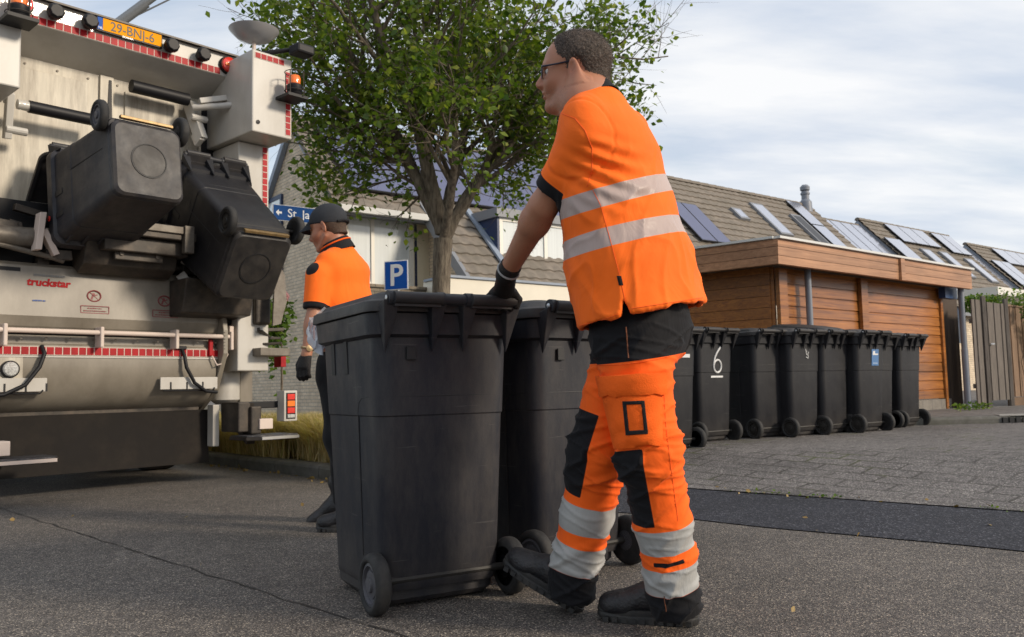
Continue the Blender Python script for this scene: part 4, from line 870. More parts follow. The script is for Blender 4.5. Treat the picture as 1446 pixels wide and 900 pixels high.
    if lid_open:
        piv = Vector((0, -0.39, 0.04 + 0.99)); M = Matrix.Translation(piv) @ Matrix.Rotation(R_(lid_open), 4, 'X') @ Matrix.Translation(-piv) @ Matrix.Translation((0, 0, 0.99)); lo.matrix_local = M
    if bottom:
        mb = MB(); mb.lathe((0, 0.02, 0.011), (0, 0, -1), [(0.115, 0.0), (0.115, 0.004), (0.108, 0.004), (0.108, 0.0)], 40); mb.build('base_ring', mat('groove', (0.012, 0.012, 0.014), 0.6), body)
        MB().box(-0.17, 0.17, -0.256, -0.236, 0.004, 0.034).build('axle_cover', mat('rusty_brass', (0.30, 0.20, 0.09), .45, metal=.5, dirt=(.06, .04, .02), dscale=20, damt=.7), root, bevel=.003)
        MB().lathe((0, 0.02, 0.0115), (0, 0, -1), [(0.0, -0.002), (0.105, -0.001), (0.105, 0.0015), (0.0, 0.003)], 40).build('base_disc', m_binb, body, smooth=True)
    return root
HEAD = R_(30)                                            # bins 1 and 2 are pushed towards azimuth -30
bin1 = make_bin(); bin1.location = (-0.385, 3.275, 0); bin1.rotation_euler = (0, 0, HEAD); bin1.scale = (1, 1, 1.03)
tag(bin1, 'large anthracite wheelie bin in front, pushed by the man with gloves', 'wheelie bin')
MB().box(-0.155, -0.120, -0.3085, -0.30, 0.83, 0.875).build('moulded_mark', mat('groove', (0.012, 0.012, 0.014), 0.6), bin1, bevel=.002)
bin2 = copy_tree(bin1); _q = G(893, 797, 0); _o = Matrix.Rotation(R_(39), 3, 'Z') @ Vector((0.27, -0.268, 0)); bin2.location = (_q[0] - _o.x, _q[1] - _o.y, 0); bin2.rotation_euler = (0, 0, R_(39)); tag(bin2, 'anthracite wheelie bin half hidden behind the near one and the walking man', 'wheelie bin')
# plastic bag caught under the lid of the near bin
def bag():
    m = bpy.data.materials.new('thin_plastic'); m.use_nodes = True; t = m.node_tree; b = t.nodes['Principled BSDF']
    b.inputs['Base Color'].default_value = (0.62, 0.66, 0.74, 1); b.inputs['Roughness'].default_value = 0.35; b.inputs['Alpha'].default_value = 0.75
    b.inputs['Transmission Weight'].default_value = 0.15
    mb = MB(); nx, nz = 22, 20; th = []
    for side in (0, 1):
        for j in range(nz + 1):
            for i in range(nx + 1):
                u = i / nx; v = j / nz; xx = 0.06 + 0.30 * 0 + (u - 0.5) * (0.12 - 0.04 * v)
                zz = 0.01 - v * (0.115 + 0.04 * math.sin(u * 5)); wv = 0.016 * math.sin(u * 17 + v * 3) * (0.3 + v) + 0.010 * noise.noise(Vector((u * 6, v * 5, side * 3)))
                th.append((-(0.0 + side * 0.06 * math.sin(math.pi * min(1, v * .85 + .15)) * (.6 + .4 * math.sin(u * math.pi))) + wv, xx, zz))
    n = (nx + 1) * (nz + 1); mb.v = th; q = lambda i, j, s: s * n + j * (nx + 1) + i
    for s in (0, 1):
        for j in range(nz):
            for i in range(nx): mb.f.append((q(i, j, s), q(i + 1, j, s), q(i + 1, j + 1, s), q(i, j + 1, s)))
    mb.add([(0.0, 0.02, 0.02), (0.02, 0.05, 0.055), (0.0, 0.07, 0.02), (0.03, 0.075, 0.035), (-0.01, .1, .03)], [(0, 1, 2), (2, 3, 4), (1, 3, 2)])
    o = mb.build('plastic_bag', m, None, smooth=True, angle=180); return o
bg = bag(); tag(bg, 'thin translucent plastic bag caught on the front rim of the near bin', 'plastic bag')
bg.matrix_world = Matrix.Translation((-0.385, 3.275, 0)) @ Matrix.Rotation(HEAD, 4, 'Z') @ Matrix.Translation((-0.285, 0.365, 1.045)) @ Matrix.Rotation(R_(-62), 4, 'Z')

# the row by the carport
m_mark = mat('white_paint', (0.72, 0.72, 0.72), 0.6, var=0.15, vscale=40)
proto = make_bin(mb_=m_binb, ml_=m_binb, mr_=m_blk0); proto.scale = (1, 1, 1.035)
row = [((985, 631), 52, 'pale number fragment painted on the back', 1.0), ((1037, 623), 53, '', 1), ((1115, 617.5), 55, '', 1), ((1161, 615.5), 54, '', 1), ((1252, 609.5), 53, '', 1), ((1304, 602), 53, '', 1)]
labels = ['dark wheelie bin with part of a white digit, directly behind the walking man', 'dark wheelie bin with a white underlined 6 painted on its back',
          'unmarked dark wheelie bin between the bin marked 6 and the one under the carport downpipe', 'dark wheelie bin with a small smudged white scribble near its top', 'dark wheelie bin with a blue sticker on its back', 'last dark wheelie bin at the right end of the row']
bins = []
for i, (px, a, _, s) in enumerate(row):
    b_ = proto if i == 0 else copy_tree(proto)
    q = G(px[0], px[1], 0.19); rz = R_(90 - a); off = Matrix.Rotation(rz, 3, 'Z') @ Vector((0.255, -0.268, 0))
    b_.location = (q[0] - off.x, q[1] - off.y, float(gz(q[0] - off.x, q[1] - off.y))); b_.rotation_euler = (0, 0, rz + R_((0, 1.5, -1, 1, -1.5, 2)[i]))
    tag(b_, labels[i], 'wheelie bin', 'wheelie bins in a row before the carport'); bins.append(b_)
# two more standing behind
for k, (src, dx_, dy_, lab) in enumerate(((4, -0.46, -0.62 + 0.75, 'dark wheelie bin squeezed in left of the one with the blue sticker, lid bulging'), (4, 0.42, 0.34, 'dark wheelie bin mostly hidden between the sticker bin and the last one'))):
    b_ = copy_tree(proto); s = bins[src]; off = Matrix.Rotation(s.rotation_euler[2], 3, 'Z') @ Vector(((-0.50, 0.10, 0), (0.56, 0.22, 0))[k])
    b_.location = s.location + off; b_.rotation_euler = (0, 0, s.rotation_euler[2] + R_((4, -3)[k])); tag(b_, lab, 'wheelie bin', 'wheelie bins in a row before the carport'); bins.append(b_)
for b_ in bins[6:7]:
    mb = MB(); rg = random.Random(4)
    for i in range(9): mb.ball((rg.uniform(-.2, .2), rg.uniform(-.2, .25), 1.0 + rg.uniform(0, .05)), 0.11, 0.12, 0.07, 12, 8)
    o = mb.build('rubbish_sack', mat('sack', (0.012, 0.013, 0.018), 0.25), None, smooth=True); tag(o, 'black rubbish sack bulging out under a bin lid in the row', 'rubbish sack'); o.matrix_world = Matrix.Translation(b_.location) @ Matrix.Rotation(b_.rotation_euler[2], 4, 'Z')
    for ch in b_.children:
        if ch.name.startswith('lid'): ch.matrix_local = Matrix.Translation((0, -.39, 1.03)) @ Matrix.Rotation(R_(7), 4, 'X') @ Matrix.Translation((0, .39, -1.03)) @ Matrix.Translation((0, 0, .99))
def back_text(b_, body, size, x, z, m=None, sx_=1.0, name='number'):
    tilt = math.atan(0.0445)
    M = Matrix.Translation((x, -0.2845 - (z - 0.645) * 0.07 - 0.0035, z)) @ Matrix.Rotation(R_(90) + 0.06, 4, 'X'); return text_mesh(name, body, size, m or m_mark, b_, M, sx_=sx_, bold=0.0, depth=0.001)
def back_bar(b_, x0, x1, z0, z1, m, name='paint_bar', p=0.004):
    mb = MB(); y = lambda z: -0.2845 - (z - 0.645) * 0.07 - p
    mb.prism([(x0, y(z0), z0), (x1, y(z0), z0), (x1, y(z1), z1), (x0, y(z1), z1)], (0, 0.002, 0)); return mb.build(name, m, b_)
# hand-painted 6
mb = MB(); pts = []
for t_ in np.linspace(0, 1, 26):
    if t_ < 0.34: s = t_ / 0.34; pts.append((0.045 - 0.105 * s - 0.03 * math.sin(s * math.pi), 0.885 - 0.185 * s))
    else: s = (t_ - 0.34) / 0.66; a = math.pi + s * 2 * math.pi * 0.98; pts.append((-0.004 + 0.056 * math.cos(a), 0.70 + 0.058 * math.sin(a)))
p3 = [(x + 0.02, -0.2845 - (z - 0.645) * 0.07 - 0.002, z) for x, z in pts]; mb.tube(p3, 0.0095, 6); mb.build('number', m_mark, bins[1])
back_bar(bins[1], -0.08, 0.10, 0.595, 0.612, m_mark)
back_bar(bins[0], 0.02, 0.036, 0.80, 0.90, m_mark); back_bar(bins[0], 0.036, 0.16, 0.80, 0.83, m_mark, p=0.0045); back_bar(bins[0], 0.06, 0.10, 0.83, 0.86, m_mark)
mb = MB()
for (x0, z0, x1, z1) in ((0, .86, .01, .80), (.02, .80, .05, .83), (.0, .78, .04, .77), (.02, .84, .0, .82), (0.03, .82, .04, .78)): mb.bar((x0, -.296, z0), (x1, -.296, z1), 0.012, 0.006, up=(0, 1, 0))
mb.build('scribble', mat('faint_paint', (0.35, 0.35, 0.35), 0.7), bins[3])
st_ = back_bar(bins[4], 0.0, 0.13, 0.69, 0.86, mat('sticker_blue', (0.07, 0.17, 0.36), 0.5), 'sticker'); 
back_bar(bins[4], 0.015, 0.115, 0.80, 0.815, m_mark, p=0.0055); back_bar(bins[4], 0.02, 0.06, 0.815, 0.84, m_mark, p=0.0055); back_bar(bins[4], 0.02, 0.11, 0.71, 0.72, mat('sticker_text', (.3, .4, .55), .6), p=0.0055)

# ------------------------------------------------------------------ refuse truck
TP0 = Vector((-3.12, 6.8, 0)); TAZ = 42.5
tk = empty('garbage_truck', TP0, R_(90 - TAZ), 'white refuse truck seen from behind, lifting two bins into its hopper', 'garbage truck')
# local frame: x to the right along the tail, y forwards (so w = -y is towards the street), z up
m_tw = mat('truck_white', (0.52, 0.50, 0.46), 0.40, var=0.10, vscale=2, dirt=(0.22, 0.18, 0.13), dscale=2.2, damt=0.35, coat=0.2, stretch=(1.2, 1.2, .5))
m_tc = mat('soiled_cream', (0.62, 0.57, 0.47), 0.5, var=0.25, vscale=3, dirt=(0.13, 0.10, 0.07), dscale=2.0, damt=0.75, stretch=(4, 4, .5))
m_tg = mat('shaded_hopper_paint', (0.27, 0.24, 0.195), 0.42, var=0.2, vscale=1.5, dirt=(0.11, 0.09, 0.065), dscale=1.6, damt=0.7, stretch=(1.5, 1.5, .7), coat=0.15)  # dirty paint, also darkened to stand in for shade on the lower tail
m_ts = mat('oily_steel', (0.045, 0.038, 0.032), 0.5, metal=0.3, var=0.4, vscale=10, dirt=(0.13, 0.10, 0.075), dscale=7, damt=0.6)
m_tb = mat('worn_steel', (0.17, 0.15, 0.125), 0.5, metal=0.3, dirt=(0.05, 0.035, 0.025), dscale=7, damt=0.85)
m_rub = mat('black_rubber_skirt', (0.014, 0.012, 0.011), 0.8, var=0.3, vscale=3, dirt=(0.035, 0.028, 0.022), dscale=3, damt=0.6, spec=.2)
m_blk = mat('black_plastic', (0.009, 0.009, 0.011), 0.5, spec=.3)
m_red = mat('red_reflector', (0.42, 0.006, 0.012), 0.5, var=0.35, vscale=9, spec=.25); m_rw = mat('reflector_border', (0.60, 0.50, 0.44), 0.6)
m_yel = mat('plate_yellow', (0.82, 0.33, 0.004), 0.7, spec=.15); m_txt = mat('plate_text', (0.02, 0.02, 0.02), 0.5)
m_amb = mat('amber_lens', (0.90, 0.18, 0.01), 0.2, coat=0.8); m_redl = mat('red_lens', (0.75, 0.03, 0.015), 0.2, coat=0.8, var=.3, vscale=60); m_clr = mat('clear_lens', (0.6, 0.6, 0.58), 0.15, coat=0.8, var=0.6, vscale=90)
def TB_(name, m, bevel=0.004, parent=None, **k): mb = MB(); return mb
def tbox(name, u0, u1, w0, w1, z0, z1, m, bevel=0.006, parent=tk): return MB().box(u0, u1, -w1, -w0, z0, z1).build(name, m, parent, bevel=bevel)
# body behind the tailgate, cab end and wheels
tbox('cargo_body', -1.24, 1.22, -6.2, -1.3, 1.05, 3.62, m_tw, 0.03)
tbox('chassis', -0.5, 0.5, -8.4, -1.2, 0.65, 1.04, m_ts, 0.01)
tbox('cab', -1.2, 1.2, -8.6, -6.5, 0.6, 3.1, m_tw, 0.08)
for yy in (1.75, 3.0, 7.3):
    for s in (-1, 1):
        c = (s * 0.92, yy, 0.49); wh = MB().lathe(c, (s, 0, 0), [(0.0, 0.05), (0.3, 0.05), (0.3, 0.28), (0.12, 0.30), (0.1, 0.34), (0, 0.34)], 28).build('wheel', m_ts, tk, smooth=True)
        MB().lathe(c, (s, 0, 0), [(0.28, 0.0), (0.46, 0.0), (0.49, 0.03), (0.49, 0.27), (0.46, 0.30), (0.30, 0.30), (0.28, 0.0)], 40).build('tyre', m_tyre, wh, smooth=True, angle=40)
# top beam with licence plate
mb = MB(); mb.prism([(-1.0, 0, 3.60), (-1.0, 0.0, 3.80), (-1.0, 0.06, 3.84), (-1.0, 1.3, 3.84), (-1.0, 1.3, 3.48), (-1.0, 0.34, 3.45)], (2.0, 0, 0)); mb.build('top_beam', m_tw, tk, bevel=0.006)
MB().prism([(-1.0, -0.045, 3.795), (-1.0, -0.045, 3.81), (-1.0, 0.1, 3.862), (-1.0, 0.1, 3.846)], (2.02, 0, 0)).build('drip_edge', mat('grey_brown', (0.16, 0.14, 0.12), .6), tk)
def redstrip(name, u0, z0, n, p, h, y, parent=tk, vert=False, skip=()):
    base = MB()
    if not vert: base.box(u0 - .003, u0 + n * p + .003, y - 0.003, y - 0.001, z0 - .004, z0 + h + .004)
    else: base.box(u0 - .004, u0 + h + .004, y - 0.003, y - 0.001, z0 - .003, z0 + n * p + .003)
    s = base.build(name, m_rw, parent); mb = MB()
    for i in range(n):
        if i in skip: continue
        if not vert: mb.box(u0 + i * p + .004, u0 + (i + 1) * p - .004, y - .0055, y - .0035, z0, z0 + h)
        else: mb.box(u0, u0 + h, y - .0055, y - .0035, z0 + i * p + .004, z0 + (i + 1) * p - .004)
    mb.build('red_squares', m_red, s); return s
redstrip('reflective_tape', -0.80, 3.607, 27, 0.060, 0.055, 0.0)
# upper rear panel, recessed, with raised panels and centre seam
mb = MB(); mb.box(-1.0, 1.0, 0.34, 0.42, 1.6, 3.46)
for (a, b) in ((-0.84, -0.18), (0.12, 0.60)): mb.box(a, b, 0.325, 0.341, 1.9, 3.36)
mb.box(-0.09, 0.02, 0.315, 0.341, 1.7, 3.45); mb.box(0.70, 0.74, 0.31, 0.341, 2.2, 3.4); mb.box(0.78, 0.80, 0.30, 0.341, 2.2, 3.4)
mb.build('rear_panel', m_tc, tk, bevel=0.003)
MB().prism([(-0.02, 0.312, 3.42), (0.0, 0.312, 3.42), (0.015, 0.312, 2.75), (-0.04, 0.312, 2.75)], (0, -0.006, 0)).build('rubber_strap', m_blk, tk)
tbox('recess_shade_sheet', 0.80, 0.99, -0.36, -0.335, 2.1, 3.42, m_blk)  # flat black sheet on the panel, painted in for a shaded recess
# side boxes and pillars
for s, nm in ((1, 'r'), (-1, 'l')):
    u0, u1 = (0.875, 1.27) if s > 0 else (-1.30, -0.93)
    bx_ = tbox('side_box', u0, u1, -0.45, 0.45, 3.0 if s > 0 else 2.92, 3.73, m_tw, 0.012)
    tbox('pillar', (u0 + 0.06) if s > 0 else -1.27, u1 - (0.03 if s > 0 else 0.10), -1.3, 0.12, 0.95 if s > 0 else 0.6, 2.995 if s > 0 else 2.915, m_tw, 0.01)
    # beacon in its wire guard
    q = Vector((1.20, -0.60, 3.44)) if s > 0 else Vector((-0.985, -0.56, 3.46))
    bk = MB(); bk.box(q.x - .10, q.x + .10, -0.66, -0.455, q.z - .115, q.z - .09); bk.lathe((q.x, q.y, q.z - .09), (0, 0, 1), [(0.05, 0), (0.065, 0.02), (0.07, 0.085), (0.055, 0.10), (0, 0.10)], 20); be = bk.build('beacon', m_blk, tk, smooth=True, angle=35)
    MB().lathe((q.x, q.y, q.z + .012), (0, 0, 1), [(0.052, 0), (0.055, 0.05), (0.045, 0.075), (0, 0.085)], 20).build('amber_lens', m_amb, be, smooth=True)
    gm = MB()
    for zz in (q.z - .05, q.z + .115): gm.tube([(q.x + .085 * math.cos(a), q.y + .085 * math.sin(a), zz) for a in np.linspace(0, 2 * math.pi, 25)], 0.004, 6)
    for a in (0.5, 2.1, 3.7, 5.3): gm.tube([(q.x + .085 * math.cos(a), q.y + .085 * math.sin(a), q.z - .1), (q.x + .085 * math.cos(a), q.y + .085 * math.sin(a), q.z + .115)], 0.004, 6)
    gm.build('wire_guard', m_ts, be)
redstrip('reflective_tape', 1.205, 3.03, 10, 0.058, 0.045, -0.45, vert=True); redstrip('reflective_tape', 0.90, 3.66, 5, 0.058, 0.045, -0.45)
redstrip('reflective_tape', 1.175, 2.35, 11, 0.058, 0.045, -0.12, vert=True)
MB().lathe((0.93, -0.452, 3.09), (0, -1, 0), [(0.018, 0), (0.018, .006), (0, .008)], 14).build('bolt', m_blk, tk)
# mirror-like dish and work lamp on the right box
q = Vector((1.05, -0.18, 3.75))
MB().tube([q, q + Vector((0.0, 0, 0.17))], 0.018, 10).build('dish_post', m_rw, tk)
MB().lathe(q + Vector((0, 0, 0.16)), (0.0, 0, 1), [(0.0, 0.0), (0.05, 0.002), (0.15, 0.04), (0.215, 0.105), (0.222, 0.115), (0.21, 0.112), (0.14, 0.055), (0, 0.03)], 40).build('dish', mat('grey_dish', (0.34, 0.34, 0.35), 0.35, coat=.5), tk, smooth=True)
MB().tube([q + Vector((-.12, -.1, -.02)), q + Vector((0.02, -0.18, 0.02)), q + Vector((0.23, -0.34, 0.07))], [0.03, 0.022, 0.018], 10).build('lamp_arm', m_blk, tk, smooth=True)
MB().box(q.x + .16, q.x + .34, -0.64, -0.48, 3.75, 3.84).build('work_lamp', m_blk, tk, bevel=0.02)
# lamps and plate on the beam
for u in (-0.585, -0.33, 0.335, 0.62):
    lb = MB(); lb.lathe((u, 0.0, 3.71), (0, -1, 0), [(0.035, 0), (0.05, 0.03), (0.062, 0.06), (0.062, 0.10), (0.05, 0.12), (0, 0.12)], 8); lo = lb.build('work_lamp', m_blk, tk, bevel=0.004)
for u, zz in ((-0.80, 3.72), (0.885, 3.70)):
    l_ = MB().lathe((u, 0.0, zz), (0, -1, 0), [(0.08, 0), (0.08, .02), (0.072, .035), (0, .035)], 28).build('tail_lamp', m_blk, tk, smooth=True, angle=30)
    MB().lathe((u, -0.036, zz), (0, -1, 0), [(0.07, 0), (0.065, 0.02), (0.03, .03), (0, .032)], 28).build('red_lens', m_redl, l_, smooth=True)
    MB().box(u - .05, u + .05, -0.069, -0.062, zz - .02, zz + .008).build('amber_lens', m_amb, l_, bevel=0.003)
pl = MB().box(-0.265, 0.275, -0.035, -0.02, 3.675, 3.80).build('licence_plate', m_blk, tk, bevel=0.004)
MB().box(-0.215, 0.265, -0.0375, -0.0355, 3.69, 3.79).build('yellow_field', m_yel, pl)
MB().box(-0.257, -0.217, -0.0375, -0.0355, 3.69, 3.79).build('blue_field', m_blue, pl)
text_mesh('number', '29-BNJ-6', 0.108, m_txt, pl, Matrix.Translation((0.024, -0.0385, 3.737)) @ Matrix.Rotation(R_(90), 4, 'X'), bold=0.001, sx_=0.90, align='CENTER')
text_mesh('number', 'NL', 0.03, m_white, pl, Matrix.Translation((-0.252, -0.0385, 3.703)) @ Matrix.Rotation(R_(90), 4, 'X'))
text_mesh('maker_name', 'SCANIA', 0.018, m_white, pl, Matrix.Translation((-0.06, -0.0365, 3.682)) @ Matrix.Rotation(R_(90), 4, 'X'), bold=.001, sx_=1.4)
# arms and padded bars
for s, u, z0 in ((-1, -0.80, 2.75), (1, 0.66, 3.05)):
    mb = MB(); mb.bar((u, 0.25, 3.36), (u + 0.04 * s, 0.10, 3.0), 0.07, 0.10); mb.bar((u + .03 * s, 0.1, 3.05), (u + 0.02 * s, 0.18, 2.72 if s < 0 else 3.0), 0.05, 0.12); mb.tube([(u - .05, 0.12, 2.78 if s < 0 else 3.2), (u + 0.1, 0.12, 2.78 if s < 0 else 3.2)], 0.03, 12)
    mb.bar((u - .01, 0.05, 3.33), (u + 0.22 * s * -1 * -1, 0.0, 3.40), 0.06, 0.05); mb.build('arm_bracket', m_tw, tk, bevel=0.006)
mb = MB(); mb.tube([(0.62, 0.1, 3.28), (0.80, -0.03, 3.30), (1.0, -0.15, 3.34)], 0.03, 12); mb.lathe((1.0, -0.15, 3.34), (0.6, -.8, 0), [(0.1, -.02), (0.1, .02), (0.04, .03), (0, .03)], 22); mb.build('mirror_arm', m_tw, tk, smooth=True, angle=40)
MB().tube([(-0.70, 0.10, 2.98), (-0.18, 0.10, 2.98)], 0.048, 18).build('padded_bar', m_blk, tk, smooth=True)
MB().tube([(-0.78, 0.10, 2.98), (-0.69, 0.10, 2.98)], 0.038, 14).build('bar_end', m_tw, tk, smooth=True)
MB().tube([(0.10, 0.16, 3.36), (0.60, 0.16, 3.36)], 0.055, 18).build('padded_bar', m_blk, tk, smooth=True)
# hopper front: sloped plate, ledge, barrel, skirt
prof = [(-0.06, 1.74), (-0.03, 1.70), (-0.01, 1.35), (-0.06, 1.27), (-0.045, 1.20), (-0.03, 1.15)]
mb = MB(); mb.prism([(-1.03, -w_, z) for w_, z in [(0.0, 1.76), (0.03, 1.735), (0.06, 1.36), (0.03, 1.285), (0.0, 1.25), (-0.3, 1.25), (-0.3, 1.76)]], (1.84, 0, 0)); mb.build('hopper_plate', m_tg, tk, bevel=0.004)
bar_prof = []
for a in np.linspace(-10, 95, 14): bar_prof.append((0.02 + 0.17 * math.cos(R_(a)) - .14, 1.03 - 0.44 * math.sin(R_(a)) + 0.02))
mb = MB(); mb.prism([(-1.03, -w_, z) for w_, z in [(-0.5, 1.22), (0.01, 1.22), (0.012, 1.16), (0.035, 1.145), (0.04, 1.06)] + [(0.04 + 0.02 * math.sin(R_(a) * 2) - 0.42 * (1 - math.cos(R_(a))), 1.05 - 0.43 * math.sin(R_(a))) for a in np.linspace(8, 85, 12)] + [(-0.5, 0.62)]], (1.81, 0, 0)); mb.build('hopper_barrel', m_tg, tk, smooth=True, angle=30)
redstrip('reflective_tape', -0.99, 1.075, 31, 0.0577, 0.056, -0.041)
tbox('tape_rail', -1.0, 0.82, 0.03, 0.048, 1.052, 1.066, m_tw, 0.002)
mb = MB(); mb.tube([(-1.02, -0.12, 1.245), (0.88, -0.12, 1.245)], 0.019, 12); mb.build('guard_rail', m_rw, tk, smooth=True)
for u in (-0.89, -0.22, 0.38, 0.87): MB().box(u - .014, u + .014, -0.15, -0.03, 1.13, 1.29).build('rail_bracket', m_rw, tk, bevel=0.008)
tbox('lower_lip', -1.03, 0.76, -0.30, -0.22, 0.60, 0.66, m_ts)
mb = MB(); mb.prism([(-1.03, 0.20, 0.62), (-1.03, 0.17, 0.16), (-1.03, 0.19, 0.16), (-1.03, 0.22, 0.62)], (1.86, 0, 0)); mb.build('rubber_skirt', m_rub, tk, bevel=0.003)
for u0, u1 in ((-0.95, -0.58), (0.28, 0.78)):
    mb = MB(); mb.box(u0, u1, -0.062, -0.050, 0.80, 0.90)
    o = mb.build('hose_bracket', m_tw, tk, bevel=0.002); mb = MB()
    for k in range(3): mb.box(u0 + 0.08 + k * 0.14, u0 + 0.092 + k * 0.14, -0.066, -0.063, 0.80, 0.86)
    mb.tube([(u0 + .02, -0.07, 0.79), (u1 - .05, -0.07, 0.785), (u1 - .03, -.07, .81)], 0.006, 6); mb.build('slots', m_blk, o)
for u0, du in ((-0.62, -0.34), (0.46, 0.27)):
    pts = [(u0, -0.05, 1.14), (u0 + 0.01, -0.085, 1.08), (u0 + du * 0.08, -0.10, 0.98), (u0 + du * .35, -0.10, 0.85), (u0 + du * .75, -0.085, 0.78), (u0 + du * 1.15, -0.07, 0.77)]
    from mathutils.geometry import interpolate_bezier
    pp = [];
    for a, b in zip(pts[:-1], pts[1:]): pp += [Vector(a).lerp(Vector(b), t_) for t_ in (0, .5)]
    pp.append(Vector(pts[-1])); MB().tube(pp, 0.015, 10).build('hose', m_blk, tk, smooth=True, angle=80)
tbox('cable_clip', 0.40, 0.50, 0.04, 0.07, 1.13, 1.16, m_blk); 
l_ = MB().lathe((-0.83, -0.045, 0.965), (0, -1, 0), [(0.062, 0), (0.062, .025), (0.055, .03), (0, .03)], 28).build('reversing_lamp', m_blk, tk, smooth=True, angle=30)
MB().lathe((-0.83, -0.076, 0.965), (0, -1, 0), [(0.052, 0), (0.045, 0.01), (0, .014)], 28).build('clear_lens', m_clr, l_, smooth=True)
tbox('lamp_plate', -0.92, -0.74, 0.03, 0.044, 0.86, 1.06, m_tc, .002)
tbox('dark_slot', -0.98, -0.77, 0.031, 0.034, 1.665, 1.715, m_blk, 0)
# lettering and warning marks on the plate
def tl(body, size, u, z, m, **k): 
    y = -(0.03 + (1.735 - z) / 0.375 * 0.03) - 0.003
    return text_mesh('lettering', body, size, m, tk, Matrix.Translation((u, y, z)) @ Matrix.Rotation(R_(90) - .08, 4, 'X'), **k)
m_redtxt = mat('red_lettering', (0.40, 0.008, 0.012), 0.6, spec=.2); m_fine = mat('maroon_marking', (0.22, 0.05, 0.05), 0.5)
tl('truckstar', 0.078, -0.73, 1.612, m_redtxt, bold=0.003, sx_=1.05, shear=.15)
def fine_line(u0, u1, z, h, m, seed):
    r_ = random.Random(seed); mb = MB(); u = u0; y = -(0.03 + (1.735 - z + h) / 0.375 * 0.03) - 0.003
    while u < u1: w__ = r_.uniform(.006, .016); mb.box(u, min(u + w__, u1), y - .001, y, z - h * r_.uniform(.6, 1) / 2, z + h * r_.uniform(.6, 1) / 2); u += w__ + r_.uniform(.003, .006)
    mb.build('fine_print', m, tk)
fine_line(-0.68, -0.46, 1.668, .020, mat('grey_lettering', (.2, .2, .2), .6), 1); fine_line(-0.69, -0.60, 1.475, .013, mat('blue_lettering', (.05, .1, .3), .6), 2)
def warn(u, z, zb):
    y = -(0.03 + (1.735 - z) / 0.375 * 0.03) - 0.002
    mb = MB(); mb.tube([(u + 0.05 * math.cos(a), y, z + 0.042 * math.sin(a)) for a in np.linspace(0, 2 * math.pi, 29)], 0.006, 6); mb.bar((u - .034, y, z + .03), (u + .034, y, z - .03), 0.005, 0.002, up=(0, 1, 0)); 
    mb.ball((u - .005, y, z + .012), .012, .002, .012, 8, 6); mb.bar((u - .01, y, z), (u - .02, y, z - .028), 0.014, 0.002, up=(0, 1, 0)); mb.bar((u, y, z), (u + .025, y, z + .012), 0.008, 0.002, up=(0, 1, 0))
    mb.build('warning_symbol', m_fine, tk)
    mb = MB(); y2 = -(0.03 + (1.735 - zb + .03) / 0.375 * 0.03) - 0.003
    for a, b in (((u - .10, zb), (u + .11, zb)), ((u - .10, zb - .055), (u + .11, zb - .055)), ((u - .10, zb), (u - .10, zb - .055)), ((u + .11, zb), (u + .11, zb - .055))): mb.bar((a[0], y2, a[1]), (b[0], y2, b[1]), 0.006, 0.002, up=(0, 1, 0))
    mb.build('warning_frame', m_fine, tk)
    fine_line(u - .05, u + .055, zb - .018, .010, m_fine, 5); fine_line(u - .08, u + .09, zb - .038, .010, m_fine, 6)
warn(-0.25, 1.535, 1.455); warn(0.31, 1.53, 1.45)
# lifting gear
mb = MB(); mb.box(-0.42, 0.40, -0.42, -0.10, 1.98, 2.05); mb.box(-0.30, 0.36, -0.36, -0.05, 1.86, 1.98); mb.build('lift_beam', m_ts, tk, bevel=0.01)
mb = MB(); mb.prism([(-0.40, -0.30, 1.98), (-0.40, -0.22, 1.76), (-0.40, -0.10, 1.70), (-0.40, 0.0, 1.76), (-0.40, 0.0, 1.98)], (0.72, 0, 0)); mb.box(-0.20, 0.18, -0.30, -0.26, 1.80, 1.90); lp = mb.build('lift_cradle', m_ts, tk, bevel=0.008)
mb = MB(); 
for u in (-0.15, 0.13): mb.lathe((u, -0.30, 1.85), (0, -1, 0), [(0.018, 0), (0.018, .012), (0, .014)], 6)
mb.build('bolt', m_tb, lp)
mb = MB(); mb.prism([(0.35, -0.35, 1.70), (0.35, -0.28, 1.42), (0.35, -0.05, 1.40), (0.35, -0.05, 1.70)], (0.62, 0, 0)); mb.build('lift_cradle', m_ts, tk, bevel=0.01)
mb = MB(); mb.tube([(-1.0, -0.05, 1.97), (-0.62, -0.08, 1.99), (-0.45, -0.2, 2.02)], 0.03, 12); mb.tube([(-1.0, -0.12, 1.87), (-0.6, -0.12, 1.80), (-0.5, -.1, 1.78)], 0.02, 10); mb.build('hydraulic_pipe', m_tb, tk, smooth=True)
MB().tube([(-1.02, -0.10, 1.93), (-0.72, -0.10, 1.93)], 0.075, 16).build('cylinder', m_tb, tk, smooth=True, angle=40)
mb = MB(); mb.obox((-0.70, -0.18, 1.97), (1, 0, 0.1), (0, 1, 0), (0.1, 0, 1), 0.022, 0.05, 0.14); mb.obox((-0.62, -0.15, 1.90), (1, 0, 0.5), (0, 1, 0), (-.5, 0, 1), 0.02, 0.04, 0.09); mb.build('clamp_plate', m_rw, tk, bevel=0.004)
mb = MB(); rg = random.Random(9)
for i in range(26):
    u = rg.uniform(-1.0, 0.95); z = rg.uniform(1.78, 2.16); l = rg.uniform(0.06, 0.3); mb.obox((u, -rg.uniform(-0.2, 0.12), z), (1, 0, rg.uniform(-.2, .2)), (0, 1, 0), (rg.uniform(-.2, .2) * -1, 0, 1), l / 2, rg.uniform(.02, .06), rg.uniform(.012, .045))
mb.build('linkage', m_ts, tk, bevel=0.004)
tbox('hopper_mouth', -1.0, 0.98, -0.33, -0.12, 1.76, 2.25, m_blk)
